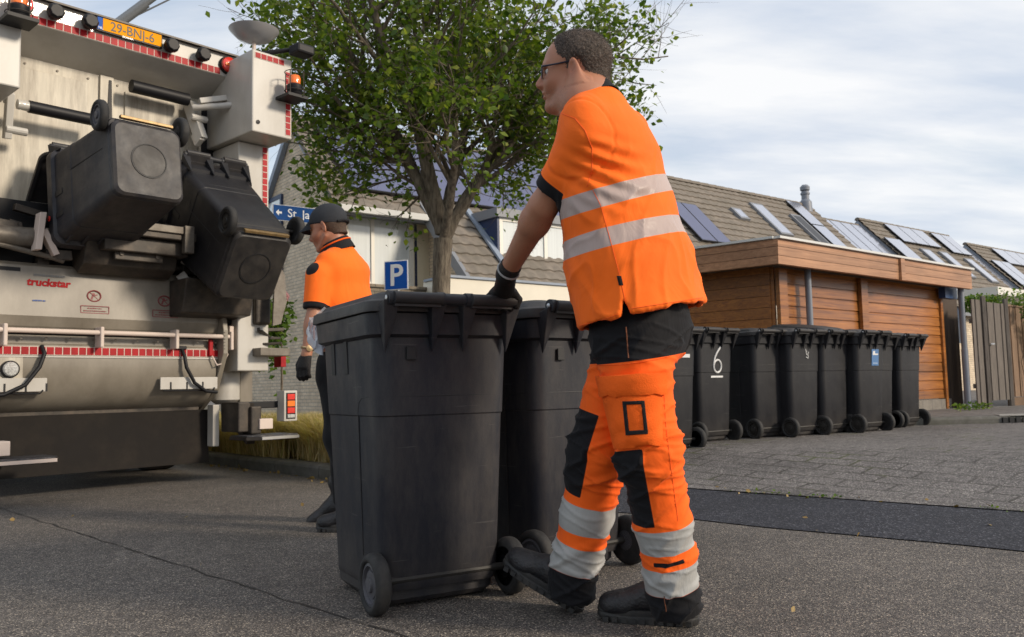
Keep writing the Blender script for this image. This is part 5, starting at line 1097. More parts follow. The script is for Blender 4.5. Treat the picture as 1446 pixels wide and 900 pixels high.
mb = MB(); mb.box(-0.52, -0.46, -0.45, -0.30, 1.98, 2.14); mb.tube([(-0.49, -.38, 2.1), (-.49, -.46, 2.1)], 0.035, 12); mb.box(-0.46, 0.36, -0.44, -0.38, 2.03, 2.09); mb.box(0.28, 0.36, -0.46, -0.40, 1.88, 2.10); mb.build('comb_bar', m_tb, tk, bevel=0.006)
mb = MB(); mb.bar((0.42, -0.10, 1.76), (0.56, -0.22, 1.50), 0.03, 0.08); mb.bar((0.50, -0.1, 1.62), (0.68, -0.22, 1.52), 0.04, 0.05); mb.tube([(0.40, -.15, 1.86), (0.60, -.2, 1.74), (0.75, -.15, 1.70)], 0.014, 8); mb.build('lift_link', m_tw, tk, bevel=0.004)
for i in range(9):
    u = rg.uniform(-0.95, 0.9); z = rg.uniform(1.82, 2.2); pts = [Vector((u, -.12, z))]
    for k in range(5): pts.append(pts[-1] + Vector((rg.uniform(.03, .12), rg.uniform(-.05, .03), rg.uniform(-.06, .05))))
    MB().tube(pts, rg.uniform(.008, .014), 8).build('hose', m_blk if i % 2 else m_tb, tk, smooth=True, angle=80)
mb = MB()
for k in range(11): mb.lathe((-0.93 + k * .17, -0.046 if k % 2 else -.047, 1.195), (0, -1, 0), [(.011, 0), (.011, .006), (0, .007)], 6)
for k in range(8): mb.lathe((-0.9 + k * .24, 0.338, 3.40), (0, -1, 0), [(.010, 0), (.010, .006), (0, .007)], 6)
for k in range(6): mb.lathe((0.80 + .0 * k, -0.142, 1.14 + k * .028), (0, -1, 0), [(.006, 0), (.006, .004), (0, .005)], 6)
mb.build('bolt_row', m_tb, tk)
# right flank: side cheek, tank, brackets, lamp cluster, step
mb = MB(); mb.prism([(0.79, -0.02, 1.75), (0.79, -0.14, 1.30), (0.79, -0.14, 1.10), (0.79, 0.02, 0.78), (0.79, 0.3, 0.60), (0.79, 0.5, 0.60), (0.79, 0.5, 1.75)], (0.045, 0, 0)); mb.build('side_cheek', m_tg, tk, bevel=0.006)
tbox('latch', 0.86, 0.90, 0.02, 0.12, 1.22, 1.34, m_rw); tbox('red_handle', 0.70, 0.735, 0.04, 0.07, 1.08, 1.22, m_red)
MB().tube([(0.72, -.075, 1.08), (0.76, -.09, 1.0), (0.82, -.09, 1.02), (.86, -.09, 1.1)], 0.007, 8).build('cable', m_rw, tk, smooth=True)
mb = MB(); mb.tube([(1.02, 0.25, 0.66), (1.02, 0.25, 0.70), (1.02, 0.25, 1.28), (1.02, 0.25, 1.33)], [0.08, 0.13, 0.13, 0.08], 24); mb.build('oil_tank', m_tw, tk, smooth=True, angle=50)
mb = MB()
for k in (0, 1): mb.lathe((1.00 + k * .055, 0.10, 0.97), (0, -1, 0), [(0.026, 0), (0.026, .05), (0.018, .055), (0, .05)], 12)
mb.build('valve', m_ts, tk, smooth=True, angle=40)
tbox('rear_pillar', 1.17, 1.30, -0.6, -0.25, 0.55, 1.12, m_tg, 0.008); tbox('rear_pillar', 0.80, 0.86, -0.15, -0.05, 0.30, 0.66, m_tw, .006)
tbox('side_beam', 1.08, 1.38, -0.2, 0.25, 1.08, 1.15, m_tb, 0.006)
mb = MB(); rg = random.Random(2)
for i in range(18):
    a = Vector((rg.uniform(.84, 1.3), rg.uniform(-.2, .3), rg.uniform(1.14, 1.34))); mb.bar(a, a + Vector((rg.uniform(-.2, .25), rg.uniform(-.15, .1), rg.uniform(-.08, .1))), rg.uniform(.02, .06), rg.uniform(.015, .04))
mb.bar((0.86, 0, 1.30), (1.40, -0.1, 1.33), 0.05, 0.03); mb.build('linkage', m_ts, tk, bevel=.004)
tbox('side_panel', 1.08, 1.23, -0.5, 0.18, 1.36, 1.90, m_ts, 0.02); tbox('side_panel', 0.86, 1.07, -0.4, 0.02, 1.36, 2.0, m_blk, .02)
MB().prism([(1.16, -0.30, 1.34), (1.24, -0.30, 1.36), (1.30, -0.30, 1.56), (1.28, -0.30, 1.8), (1.19, -0.3, 1.95)], (0, -0.02, 0)).build('guard_plate', m_tb, tk)
tbox('red_marker', 1.43, 1.485, -0.1, 0.02, 0.99, 1.16, m_red, .004)
cl = tbox('lamp_cluster', 1.285, 1.42, 0.18, 0.30, 0.50, 0.77, m_tw, 0.005)
tbox('lamp_insert', 1.305, 1.40, 0.295, 0.303, 0.52, 0.75, m_blk, 0, cl)
for k, (m_, z0) in enumerate(((m_redl, .69), (m_amb, .63), (m_redl, .57), (m_clr, .53))): MB().box(1.315, 1.39, -.311, -.304, z0, z0 + (.05 if k < 3 else .03)).build(('red_lens', 'amber_lens', 'red_lens', 'clear_lens')[k], m_, cl, bevel=.002)
tbox('cluster_arm', 1.0, 1.29, 0.10, 0.20, 0.62, 0.68, m_blk)
mb = MB(); mb.box(0.90, 1.06, -0.20, 0.1, 0.42, 0.68); mb.box(1.0, 1.10, -.24, -.02, .40, .64); mb.build('valve_block', m_ts, tk, bevel=.012)
tbox('bright_block', 1.07, 1.20, 0.12, 0.26, 0.44, 0.53, m_rw, .006)
for s, (u0, u1) in enumerate(((0.87, 1.37), (-1.10, -0.60))):
    z_ = 0.355 if s == 0 else 0.30
    o = MB().prism([(u0, -0.10, z_), (u0, -0.38, z_), (u0 + .1, -0.46, z_), (u1 - .04, -0.46, z_), (u1, -0.38, z_), (u1, -0.1, z_)], (0, 0, 0.03)).build('step', m_ts, tk, bevel=.004)
    MB().prism([(u0 + .01, -0.11, z_ + .032), (u0 + .01, -0.38, z_ + .032), (u0 + .1, -0.452, z_ + .032), (u1 - .045, -0.452, z_ + .032), (u1 - .01, -0.38, z_ + .032), (u1 - .01, -0.11, z_ + .032)], (0, 0, .008)).build('tread', mat('tread_plate', (.12, .12, .13), .45, metal=.6, bump=1.0, bscale=70, var=.5, vscale=60), o)
    MB().box(u0 + .1, u1 - .04, -.466, -.46, z_ + .005, z_ + .03).build('step_edge', m_rw if s else m_bolt, o)
    MB().bar(((u0 + u1) / 2 - .1, 0.2, z_ + .25), ((u0 + u1) / 2 - .1, -0.2, z_ - .02), .08, .05).build('step_arm', m_ts, o)
tbox('step_block', -1.0, -0.90, 0.2, 0.34, 0.36, 0.46, m_rw)
# loose mast rising behind the beam
mb = MB(); a = P(185, 20, 8.2); b = P(250, -28, 8.2); Mi = (Matrix.Translation(TP0) @ Matrix.Rotation(R_(90 - TAZ), 4, 'Z')).inverted()
a_, b_ = Mi @ Vector(a), Mi @ Vector(b); mb.tube([a_ - (b_ - a_) * .6, a_, a_.lerp(b_, .33), a_.lerp(b_, .331), b_], [.05, .05, .05, .036, .036], 12); mb.tube([a_ + Vector((.03, 0, -.02)), b_ + Vector((.1, 0, -.08))], 0.008, 6); mb.build('crane_mast', mat('mast_grey', (.22, .23, .24), .4, metal=.4), tk, smooth=True, angle=50)
# bins on the lift
TM = Matrix.Translation(TP0) @ Matrix.Rotation(R_(90 - TAZ), 4, 'Z')
def hang(root, u, ang, tgt, loc_):
    R = Matrix.Rotation(R_(ang), 4, 'X'); p = Vector((u, -tgt[0], tgt[1])) - (R @ Vector((0, *loc_))); root.matrix_world = TM @ Matrix.Translation(p) @ R
t2 = make_bin(bottom=True, mb_=m_binb, mr_=m_blk0); t2.scale = (1, 1, 1); hang(t2, 0.675, -55, (1.00, 2.00), (-0.24 * 1.15, 0.03)); t2.scale = (1.15, 1.18, 1.08); tag(t2, 'anthracite wheelie bin hanging tilted on the truck lift, its base pointing down to the street', 'wheelie bin')
t1 = make_bin(bottom=True, lid_open=52); hang(t1, -0.31, -98, (1.06, 2.64), (-0.24, 0.03)); t1.scale = (1.10, 1.10, 1.03); tag(t1, 'anthracite wheelie bin tipped upside over the hopper, its round base mark facing out', 'wheelie bin')
MB().lathe((-0.292, 0.18, 0.95), (-1, 0, 0), [(.02, 0), (.02, .006), (0, .008)], 10).build('red_plug', m_redl, t1)
#@@PEOPLE
# ------------------------------------------------------------------ people: blended implicit surfaces, meshed once per garment
def V3(p): return np.array(p, dtype=np.float32)
class SDF:
    def __init__(s, lo, hi, h):
        s.lo = np.array(lo, float); s.h = h; s.n = np.ceil((np.array(hi) - s.lo) / h).astype(int) + 1
        s.D = np.full(s.n, 0.2, np.float32)
    def block(s, lo, hi):
        a = np.clip(np.floor((np.array(lo) - s.lo) / s.h).astype(int), 0, s.n); b = np.clip(np.ceil((np.array(hi) - s.lo) / s.h).astype(int) + 1, 0, s.n)
        sl = tuple(slice(i, j) for i, j in zip(a, b)); ax = [(s.lo[k] + s.h * np.arange(a[k], b[k])).astype(np.float32) for k in range(3)]
        return sl, np.stack(np.meshgrid(*ax, indexing='ij'), -1)
    def add(s, fn, lo, hi, k=0.02, sub=False):
        sl, p = s.block(np.array(lo) - k - 3 * s.h, np.array(hi) + k + 3 * s.h)
        if p.size == 0: return s
        d = fn(p); o = s.D[sl]
        if sub: d = -d; m = np.maximum(d, o); hh = np.maximum(k - np.abs(d - o), 0) / k; s.D[sl] = m + hh * hh * k * 0.25
        else: m = np.minimum(d, o); hh = np.maximum(k - np.abs(d - o), 0) / k; s.D[sl] = m - hh * hh * k * 0.25
        return s
    def cone(s, a, b, r1, r2, L=None, q1=None, q2=None, k=0.02, cut=None, sub=False):
        """tapered limb a->b. r along L (if given) is q, else round"""
        a = V3(a); b = V3(b); ab = b - a; l2 = float(ab @ ab) + 1e-9; q1 = q1 or r1; q2 = q2 or r2; R = max(r1, r2, q1, q2)
        Lv = None if L is None else V3(L) / np.linalg.norm(L)
        def fn(p):
            v = p - a; t = np.clip((v @ ab) / l2, 0, 1); q = v - t[..., None] * ab
            B = r1 + (r2 - r1) * t; A = q1 + (q2 - q1) * t
            if Lv is None: d = np.sqrt((q * q).sum(-1)) - B
            else:
                ql = q @ Lv; rest = np.sqrt(np.maximum((q * q).sum(-1) - ql * ql, 0))
                k0 = np.sqrt((ql / A) ** 2 + (rest / B) ** 2); k1 = np.sqrt((ql / A ** 2) ** 2 + (rest / B ** 2) ** 2) + 1e-6; d = k0 * (k0 - 1) / k1
                d = np.where(k0 < 0.05, -np.minimum(A, B), d)
            if cut is not None:
                for c0, cn in cut: d = np.maximum(d, (p - V3(c0)) @ V3(cn))
            return d
        return s.add(fn, np.minimum(a, b) - R, np.maximum(a, b) + R, k, sub)
    def ell(s, c, r, F=None, k=0.02, sub=False):
        c = V3(c); M = np.eye(3, dtype=np.float32) if F is None else F.astype(np.float32); R = max(r); r = V3(r)
        def fn(p):
            q = (p - c) @ M.T; k0 = np.sqrt(((q / r) ** 2).sum(-1)); k1 = np.sqrt(((q / r ** 2) ** 2).sum(-1)) + 1e-6; return np.where(k0 < 0.05, -r.min(), k0 * (k0 - 1) / k1)
        return s.add(fn, c - R, c + R, k, sub)
    def box(s, c, hsz, F, rr=0.01, k=0.01, sub=False):
        c = V3(c); M = F.astype(np.float32); h_ = V3(hsz) - rr; R = float(np.linalg.norm(hsz))
        def fn(p):
            q = np.abs((p - c) @ M.T) - h_; return np.sqrt((np.maximum(q, 0) ** 2).sum(-1)) + np.minimum(q.max(-1), 0) - rr
        return s.add(fn, c - R, c + R, k, sub)
    def cutplane(s, fn):
        for i in range(0, s.n[0], 40):
            ax = [(s.lo[k] + s.h * np.arange(*((i, min(i + 40, s.n[0])) if k == 0 else (0, s.n[k])))).astype(np.float32) for k in range(3)]
            p = np.stack(np.meshgrid(*ax, indexing='ij'), -1); s.D[i:i + 40] = np.maximum(s.D[i:i + 40], fn(p, s.D[i:i + 40]))
        return s
    def sample(s, p):
        q = (np.asarray(p) - s.lo) / s.h; i = np.clip(np.round(q).astype(int), 0, s.n - 1); return s.D[i[:, 0], i[:, 1], i[:, 2]]
    def verts_faces(s):
        D = s.D; ins = D < 0; nx, ny, nz = [n - 1 for n in D.shape]; c = np.zeros((nx, ny, nz), np.uint8)
        for a in (0, 1):
            for b in (0, 1):
                for d in (0, 1): c += ins[a:a + nx, b:b + ny, d:d + nz]
        idx = np.argwhere((c > 0) & (c < 8)); I, J, K = idx.T; acc = np.zeros((len(idx), 3)); cnt = np.zeros(len(idx))
        cor = [(a, b, d) for a in (0, 1) for b in (0, 1) for d in (0, 1)]
        for p in cor:
            for ax in range(3):
                if p[ax] == 1: continue
                q = list(p); q[ax] = 1; d0 = D[I + p[0], J + p[1], K + p[2]]; d1 = D[I + q[0], J + q[1], K + q[2]]; m = (d0 < 0) != (d1 < 0)
                t = np.where(m, d0 / np.where(d0 == d1, 1, d0 - d1), 0); pos = np.tile(np.array(p, float), (len(idx), 1)); pos[:, ax] += t; acc[m] += pos[m]; cnt[m] += 1
        v = (idx + acc / cnt[:, None]) * s.h + s.lo; mp_ = np.full((nx, ny, nz), -1, np.int32); mp_[I, J, K] = np.arange(len(idx)); F = []
        for ax in range(3):
            sl0 = [slice(None)] * 3; sl1 = [slice(None)] * 3; sl0[ax] = slice(0, -1); sl1[ax] = slice(1, None); ch = ins[tuple(sl0)] != ins[tuple(sl1)]
            e = np.argwhere(ch); o1, o2 = [(1, 2), (2, 0), (0, 1)][ax]; lim = [nx, ny, nz]
            e = e[(e[:, o1] > 0) & (e[:, o2] > 0) & (e[:, o1] < lim[o1]) & (e[:, o2] < lim[o2])]
            if len(e) == 0: continue
            def g(da, db):
                q = e.copy(); q[:, o1] += da; q[:, o2] += db; return mp_[q[:, 0], q[:, 1], q[:, 2]]
            f = np.stack([g(-1, -1), g(0, -1), g(0, 0), g(-1, 0)], 1); fl = ins[e[:, 0], e[:, 1], e[:, 2]]; f[~fl] = f[~fl][:, ::-1]; F.append(f)
        return v, np.concatenate(F)
def mesh_from(name, v, f, m, parent, attrs=None, disp=None, smooth_it=0, org=None):
    me = bpy.data.meshes.new(name); f = f[(f >= 0).all(1)]
    if smooth_it:
        e = np.concatenate([f[:, [0, 1]], f[:, [1, 2]], f[:, [2, 3]], f[:, [3, 0]]]); 
        for it in range(smooth_it):
            for lam in (0.5, -0.52):
                a = np.zeros_like(v); n = np.zeros(len(v)); np.add.at(a, e[:, 0], v[e[:, 1]]); np.add.at(n, e[:, 0], 1); np.add.at(a, e[:, 1], v[e[:, 0]]); np.add.at(n, e[:, 1], 1); v = v + lam * (a / np.maximum(n, 1)[:, None] - v)
    me.vertices.add(len(v)); me.vertices.foreach_set('co', v.astype(np.float32).ravel()); me.loops.add(4 * len(f)); me.loops.foreach_set('vertex_index', f.astype(np.int32).ravel())
    me.polygons.add(len(f)); me.polygons.foreach_set('loop_start', np.arange(0, 4 * len(f), 4, dtype=np.int32)); me.polygons.foreach_set('loop_total', np.full(len(f), 4, np.int32)); me.update(calc_edges=True); me.validate()
    nrm = np.zeros(len(me.vertices) * 3, np.float32); me.vertex_normals.foreach_get('vector', nrm); nrm = nrm.reshape(-1, 3)
    if disp is not None: v = v + nrm * disp(v, nrm)[:, None]; me.vertices.foreach_set('co', v.astype(np.float32).ravel()); me.update()
    if attrs:
        for k, fn in attrs.items(): at = me.attributes.new(k, 'FLOAT', 'POINT'); at.data.foreach_set('value', np.asarray(fn(v, nrm), np.float32))
    me.polygons.foreach_set('use_smooth', [True] * len(me.polygons)); me.materials.append(m)
    o = bpy.data.objects.new(name, me); COL.objects.link(o)
    if parent is not None:
        o.parent = parent; o.matrix_parent_inverse = parent.matrix_basis.inverted()
    return o
def vnoise(v, sc, seed=0):
    return np.array([noise.noise(Vector((float(p[0] * sc[0] + seed), float(p[1] * sc[1]), float(p[2] * sc[2])))) for p in v])
def cloth_mat(name, base, refl=(0.46, 0.36, 0.33), blk=(0.006, 0.006, 0.008), rough=0.8):
    m = bpy.data.materials.new(name); m.use_nodes = True; t = m.node_tree; b = t.nodes['Principled BSDF']; lk = t.links.new
    def at(n): a = t.nodes.new('ShaderNodeAttribute'); a.attribute_name = n; r = t.nodes.new('ShaderNodeMapRange'); r.inputs[1].default_value = -0.0006; r.inputs[2].default_value = 0.0006; lk(a.outputs['Fac'], r.inputs[0]); return r.outputs[0]
    tc = t.nodes.new('ShaderNodeTexCoord')
    w = t.nodes.new('ShaderNodeTexNoise'); w.inputs['Scale'].default_value = 420; w.inputs['Detail'].default_value = 2; lk(tc.outputs['Object'], w.inputs['Vector'])
    n2 = t.nodes.new('ShaderNodeTexNoise'); n2.inputs['Scale'].default_value = 5; n2.inputs['Detail'].default_value = 5; lk(tc.outputs['Object'], n2.inputs['Vector'])
    r2 = t.nodes.new('ShaderNodeMapRange'); r2.inputs[1].default_value = .3; r2.inputs[2].default_value = .7; r2.inputs[3].default_value = .88; r2.inputs[4].default_value = 1.05; lk(n2.outputs[0], r2.inputs[0])
    c = t.nodes.new('ShaderNodeVectorMath'); c.operation = 'SCALE'; c.inputs[0].default_value = base; lk(r2.outputs[0], c.inputs[3])
    # reflective tape with fine hatching
    wv = t.nodes.new('ShaderNodeTexWave'); wv.inputs['Scale'].default_value = 0.7; wv.bands_direction = 'DIAGONAL'; lk(tc.outputs['Object'], wv.inputs['Vector'])
    rr = t.nodes.new('ShaderNodeMix'); rr.data_type = 'RGBA'; rr.inputs[6].default_value = (*refl, 1); rr.inputs[7].default_value = (*[x * 0.9 for x in refl], 1); lk(wv.outputs[0], rr.inputs[0])
    m1 = t.nodes.new('ShaderNodeMix'); m1.data_type = 'RGBA'; ra = at('refl'); lk(ra, m1.inputs[0]); lk(c.outputs[0], m1.inputs[6]); lk(rr.outputs[2], m1.inputs[7])
    m2 = t.nodes.new('ShaderNodeMix'); m2.data_type = 'RGBA'; lk(at('blk'), m2.inputs[0]); lk(m1.outputs[2], m2.inputs[6]); m2.inputs[7].default_value = (*blk, 1)
    lk(m2.outputs[2], b.inputs['Base Color']); b.inputs['Sheen Weight'].default_value = 0.04
    ro = t.nodes.new('ShaderNodeMapRange'); ro.inputs[3].default_value = rough; ro.inputs[4].default_value = 0.42; lk(ra, ro.inputs[0]); lk(ro.outputs[0], b.inputs['Roughness']); b.inputs['Specular IOR Level'].default_value = 0.25
    # soft creases
    cr_ = t.nodes.new('ShaderNodeTexNoise'); cr_.inputs['Scale'].default_value = 9; cr_.inputs['Detail'].default_value = 3; cr_.inputs['Distortion'].default_value = 1.4; mpn = t.nodes.new('ShaderNodeMapping'); mpn.inputs['Scale'].default_value = (1, 1, .55); mpn.inputs['Rotation'].default_value = (0.3, 0.5, 0); lk(tc.outputs['Object'], mpn.inputs[0]); lk(mpn.outputs[0], cr_.inputs['Vector'])
    bp0 = t.nodes.new('ShaderNodeBump'); bp0.inputs['Strength'].default_value = 0.35; bp0.inputs['Distance'].default_value = 0.02; lk(cr_.outputs[0], bp0.inputs['Height'])
    bp = t.nodes.new('ShaderNodeBump'); bp.inputs['Strength'].default_value = 0.22; bp.inputs['Distance'].default_value = 0.001; lk(w.outputs[0], bp.inputs['Height']); lk(bp0.outputs[0], bp.inputs['Normal']); lk(bp.outputs[0], b.inputs['Normal'])
    return m
def skin_mat(name, col, red):
    m = bpy.data.materials.new(name); m.use_nodes = True; t = m.node_tree; b = t.nodes['Principled BSDF']; lk = t.links.new
    a = t.nodes.new('ShaderNodeAttribute'); a.attribute_name = 'red'; tc = t.nodes.new('ShaderNodeTexCoord')
    n = t.nodes.new('ShaderNodeTexNoise'); n.inputs['Scale'].default_value = 32; n.inputs['Detail'].default_value = 6; lk(tc.outputs['Object'], n.inputs['Vector'])
    mr = t.nodes.new('ShaderNodeMath'); mr.operation = 'MULTIPLY_ADD'; mr.inputs[1].default_value = 0.5; mr.use_clamp = True; lk(n.outputs[0], mr.inputs[0]); lk(a.outputs['Fac'], mr.inputs[2])
    mi = t.nodes.new('ShaderNodeMix'); mi.data_type = 'RGBA'; lk(mr.outputs[0], mi.inputs[0]); mi.inputs[6].default_value = (*col, 1); mi.inputs[7].default_value = (*red, 1); lk(mi.outputs[2], b.inputs['Base Color'])
    b.inputs['Roughness'].default_value = 0.48; b.inputs['Subsurface Weight'].default_value = 0.12; b.inputs['Subsurface Radius'].default_value = (0.012, 0.005, 0.003); b.inputs['Subsurface Scale'].default_value = 1.0
    n3 = t.nodes.new('ShaderNodeTexNoise'); n3.inputs['Scale'].default_value = 260; n3.inputs['Detail'].default_value = 3; lk(tc.outputs['Object'], n3.inputs['Vector'])
    bp = t.nodes.new('ShaderNodeBump'); bp.inputs['Strength'].default_value = 0.25; bp.inputs['Distance'].default_value = 0.0015; lk(n3.outputs[0], bp.inputs['Height']); lk(bp.outputs[0], b.inputs['Normal']); return m
m_skin = skin_mat('skin', (0.40, 0.185, 0.108), (0.36, 0.115, 0.062))
m_orange = cloth_mat('hi_vis_orange', (1.0, 0.165, 0.012)); m_orange2 = cloth_mat('hi_vis_orange_trousers', (0.98, 0.135, 0.010), refl=(0.40, 0.40, 0.39))
def simple_cloth(name, col, rough=0.85, bump=.3): return mat(name, col, rough, var=0.25, vscale=12, bump=bump, bscale=300, spec=.3)
m_blackc = simple_cloth('black_cloth', (0.012, 0.012, 0.014)); m_glove = simple_cloth('black_glove', (0.016, 0.014, 0.014), 0.6, .5)
m_boot = mat('black_leather', (0.016, 0.016, 0.020), 0.5, var=0.5, vscale=25, bump=0.4, bscale=120, dirt=(0.06, 0.05, 0.045), dscale=18, damt=0.45); m_sole = mat('sole_rubber', (0.018, 0.018, 0.019), 0.6, dirt=(0.07, 0.06, 0.05), dscale=20, damt=.5)
def hair_mat():
    m = bpy.data.materials.new('short_hair'); m.use_nodes = True; t = m.node_tree; b = t.nodes['Principled BSDF']; lk = t.links.new; tc = t.nodes.new('ShaderNodeTexCoord')
    mpn = t.nodes.new('ShaderNodeMapping'); mpn.inputs['Scale'].default_value = (1.0, 1.4, .35); mpn.inputs['Rotation'].default_value = (0, .5, 0); lk(tc.outputs['Object'], mpn.inputs[0])
    n = t.nodes.new('ShaderNodeTexNoise'); n.inputs['Scale'].default_value = 420; n.inputs['Detail'].default_value = 3; lk(mpn.outputs[0], n.inputs['Vector'])
    n2 = t.nodes.new('ShaderNodeTexNoise'); n2.inputs['Scale'].default_value = 28; n2.inputs['Detail'].default_value = 3; lk(tc.outputs['Object'], n2.inputs['Vector'])
    ad = t.nodes.new('ShaderNodeMath'); ad.operation = 'MULTIPLY_ADD'; ad.inputs[1].default_value = 0.5; lk(n2.outputs[0], ad.inputs[0]); lk(n.outputs[0], ad.inputs[2])
    r = t.nodes.new('ShaderNodeValToRGB'); r.color_ramp.elements[0].position = 0.55; r.color_ramp.elements[0].color = (0.012, 0.008, 0.006, 1); r.color_ramp.elements[1].position = 1.0; r.color_ramp.elements[1].color = (0.13, 0.095, 0.075, 1); lk(ad.outputs[0], r.inputs[0]); lk(r.outputs[0], b.inputs['Base Color'])
    b.inputs['Roughness'].default_value = 0.7; bp = t.nodes.new('ShaderNodeBump'); bp.inputs['Strength'].default_value = 0.8; bp.inputs['Distance'].default_value = 0.003; lk(n.outputs[0], bp.inputs['Height']); lk(bp.outputs[0], b.inputs['Normal']); return m
m_hair = hair_mat()
def frame(azd, pitchd=0, rolld=0):
    """rows: forward, left, up"""
    a = R_(azd); p = R_(pitchd); f = np.array([math.sin(a) * math.cos(p), math.cos(a) * math.cos(p), math.sin(p)]); l = np.array([-math.cos(a), math.sin(a), 0.0]); u = np.cross(f, l)
    c, s_ = math.cos(R_(rolld)), math.sin(R_(rolld)); return np.array([f, c * l + s_ * u, c * u - s_ * l])
def head_prims(S, O, F, k=0.012, glasses=True):
    L_ = lambda f, l, u: O + F[0] * f + F[1] * l + F[2] * u
    S.ell(L_(-.008, 0, .042), (.102, .077, .086), F, k=.02); S.ell(L_(.040, 0, -.005), (.058, .064, .085), F, k=.03)
    S.cone(L_(.0, 0.0, -.05), L_(.068, 0, -.098), .050, .026, L=F[1], q1=.056, q2=.028, k=.03)
    S.ell(L_(.080, 0, -.104), (.019, .020, .017), F, k=.014); S.ell(L_(.072, 0, -.045), (.030, .036, .042), F, k=.022)
    for s_ in (-1, 1):
        S.ell(L_(.060, .036 * s_, -.030), (.030, .026, .026), F, k=.025); S.cone(L_(.080, .038 * s_, .024), L_(.091, .010 * s_, .027), .009, .010, k=.016)
        S.ell(L_(.092, .030 * s_, .004), (.014, .016, .012), F, k=.012, sub=True); S.cone(L_(.004, .060 * s_, -.052), L_(.060, .031 * s_, -.100), .012, .010, k=.016); S.cone(L_(.094, .018 * s_, -.040), L_(.084, .030 * s_, -.066), .0012, .0012, k=.006, sub=True)
        S.ell(L_(.106, .011 * s_, -.037), (.011, .009, .008), F, k=.008)
        # ear
        E = F.copy(); 
        def rot(v, ax, an): ax = ax / np.linalg.norm(ax); return v * math.cos(an) + np.cross(ax, v) * math.sin(an) + ax * (ax @ v) * (1 - math.cos(an))
        E = np.array([rot(v, F[1], R_(10)) for v in F]); E = np.array([rot(v, E[2], R_(-30 * s_)) for v in E])
        c = L_(-.004, .085 * s_, -.002); S.ell(c, (.0195, .0085, .035), E, k=.004)
        S.ell(c + E[1] * .0095 * s_ + E[0] * .002 + E[2] * .004, (.0125, .0075, .024), E, k=.003, sub=True); S.ell(c + E[1] * .002 * s_ - E[2] * .027, (.009, .006, .010), E, k=.006)
    S.cone(L_(.092, 0, .012), L_(.116, 0, -.030), .008, .0125, k=.012); S.ell(L_(.103, 0, -.046), (.006, .008, .008), F, k=.01)
    S.ell(L_(.099, 0, -.0595), (.009, .021, .0055), F, k=.006); S.ell(L_(.097, 0, -.0725), (.009, .019, .006), F, k=.006)
    S.cone(L_(.103, -.018, -.066), L_(.103, .018, -.066), .0028, .0028, k=.004, sub=True)
    return L_
POLY = [(.066, .30), (.064, .092), (.060, .082), (.046, .046), (.026, .034), (.020, .008), (.017, -.014), (.008, -.016), (.004, .028), (-.008, .036), (-.022, .026), (-.030, -.008), (-.052, -.030), (-.085, -.038), (-.3, -.040), (-.3, .3)]
def poly_sd(fu, poly):
    d = np.full(fu.shape[:-1], 1e9); sgn = np.zeros(fu.shape[:-1], bool); n = len(poly)
    for i in range(n):
        a = np.array(poly[i]); b = np.array(poly[i - 1]); e = b - a; w = fu - a; t = np.clip((w @ e) / (e @ e), 0, 1); q = w - t[..., None] * e; d = np.minimum(d, (q * q).sum(-1))
        c1 = fu[..., 1] >= a[1]; c2 = fu[..., 1] < b[1]; c3 = e[0] * w[..., 1] > e[1] * w[..., 0]; flip = (c1 & c2 & c3) | (~c1 & ~c2 & ~c3); sgn ^= flip
    return np.where(sgn, 1, -1) * np.sqrt(d)          # + inside
def make_hair(root, O, F, m, thick=.007, h=.0035):
    S = SDF(O - .16, O + .18, h); L_ = lambda f, l, u: O + F[0] * f + F[1] * l + F[2] * u
    S.ell(L_(-.008, 0, .042), (.102, .077, .086), F, k=.02); S.ell(L_(.040, 0, -.005), (.058, .064, .085), F, k=.03); S.cone(L_(.0, 0.0, -.05), L_(.068, 0, -.098), .050, .026, L=F[1], q1=.056, q2=.028, k=.03)
    S.cone(L_(-.040, 0, -.02), L_(-.06, 0, -.12), .062, .060, k=.02)
    Oc = O.astype(np.float32); Fc = F.astype(np.float32)
    def fn(p, D):
        q = p - Oc; fu = np.stack([q @ Fc[0], q @ Fc[2]], -1); d = poly_sd(fu, POLY); return D - np.clip(d * .45, -0.01, thick) + 0.0
    for i in range(1): 
        ax = [(S.lo[k] + S.h * np.arange(S.n[k])).astype(np.float32) for k in range(3)]; p = np.stack(np.meshgrid(*ax, indexing='ij'), -1)
        S.D = fn(p, S.D).astype(np.float32)
        q = p - Oc; fu = np.stack([q @ Fc[0], q @ Fc[2]], -1); S.D = np.maximum(S.D, -(poly_sd(fu, POLY) + .004).astype(np.float32))
    v, f = S.verts_faces()
    return mesh_from('hair', v, f, m, root, disp=lambda v, n: 0.0012 * np.random.default_rng(3).normal(size=len(v)))
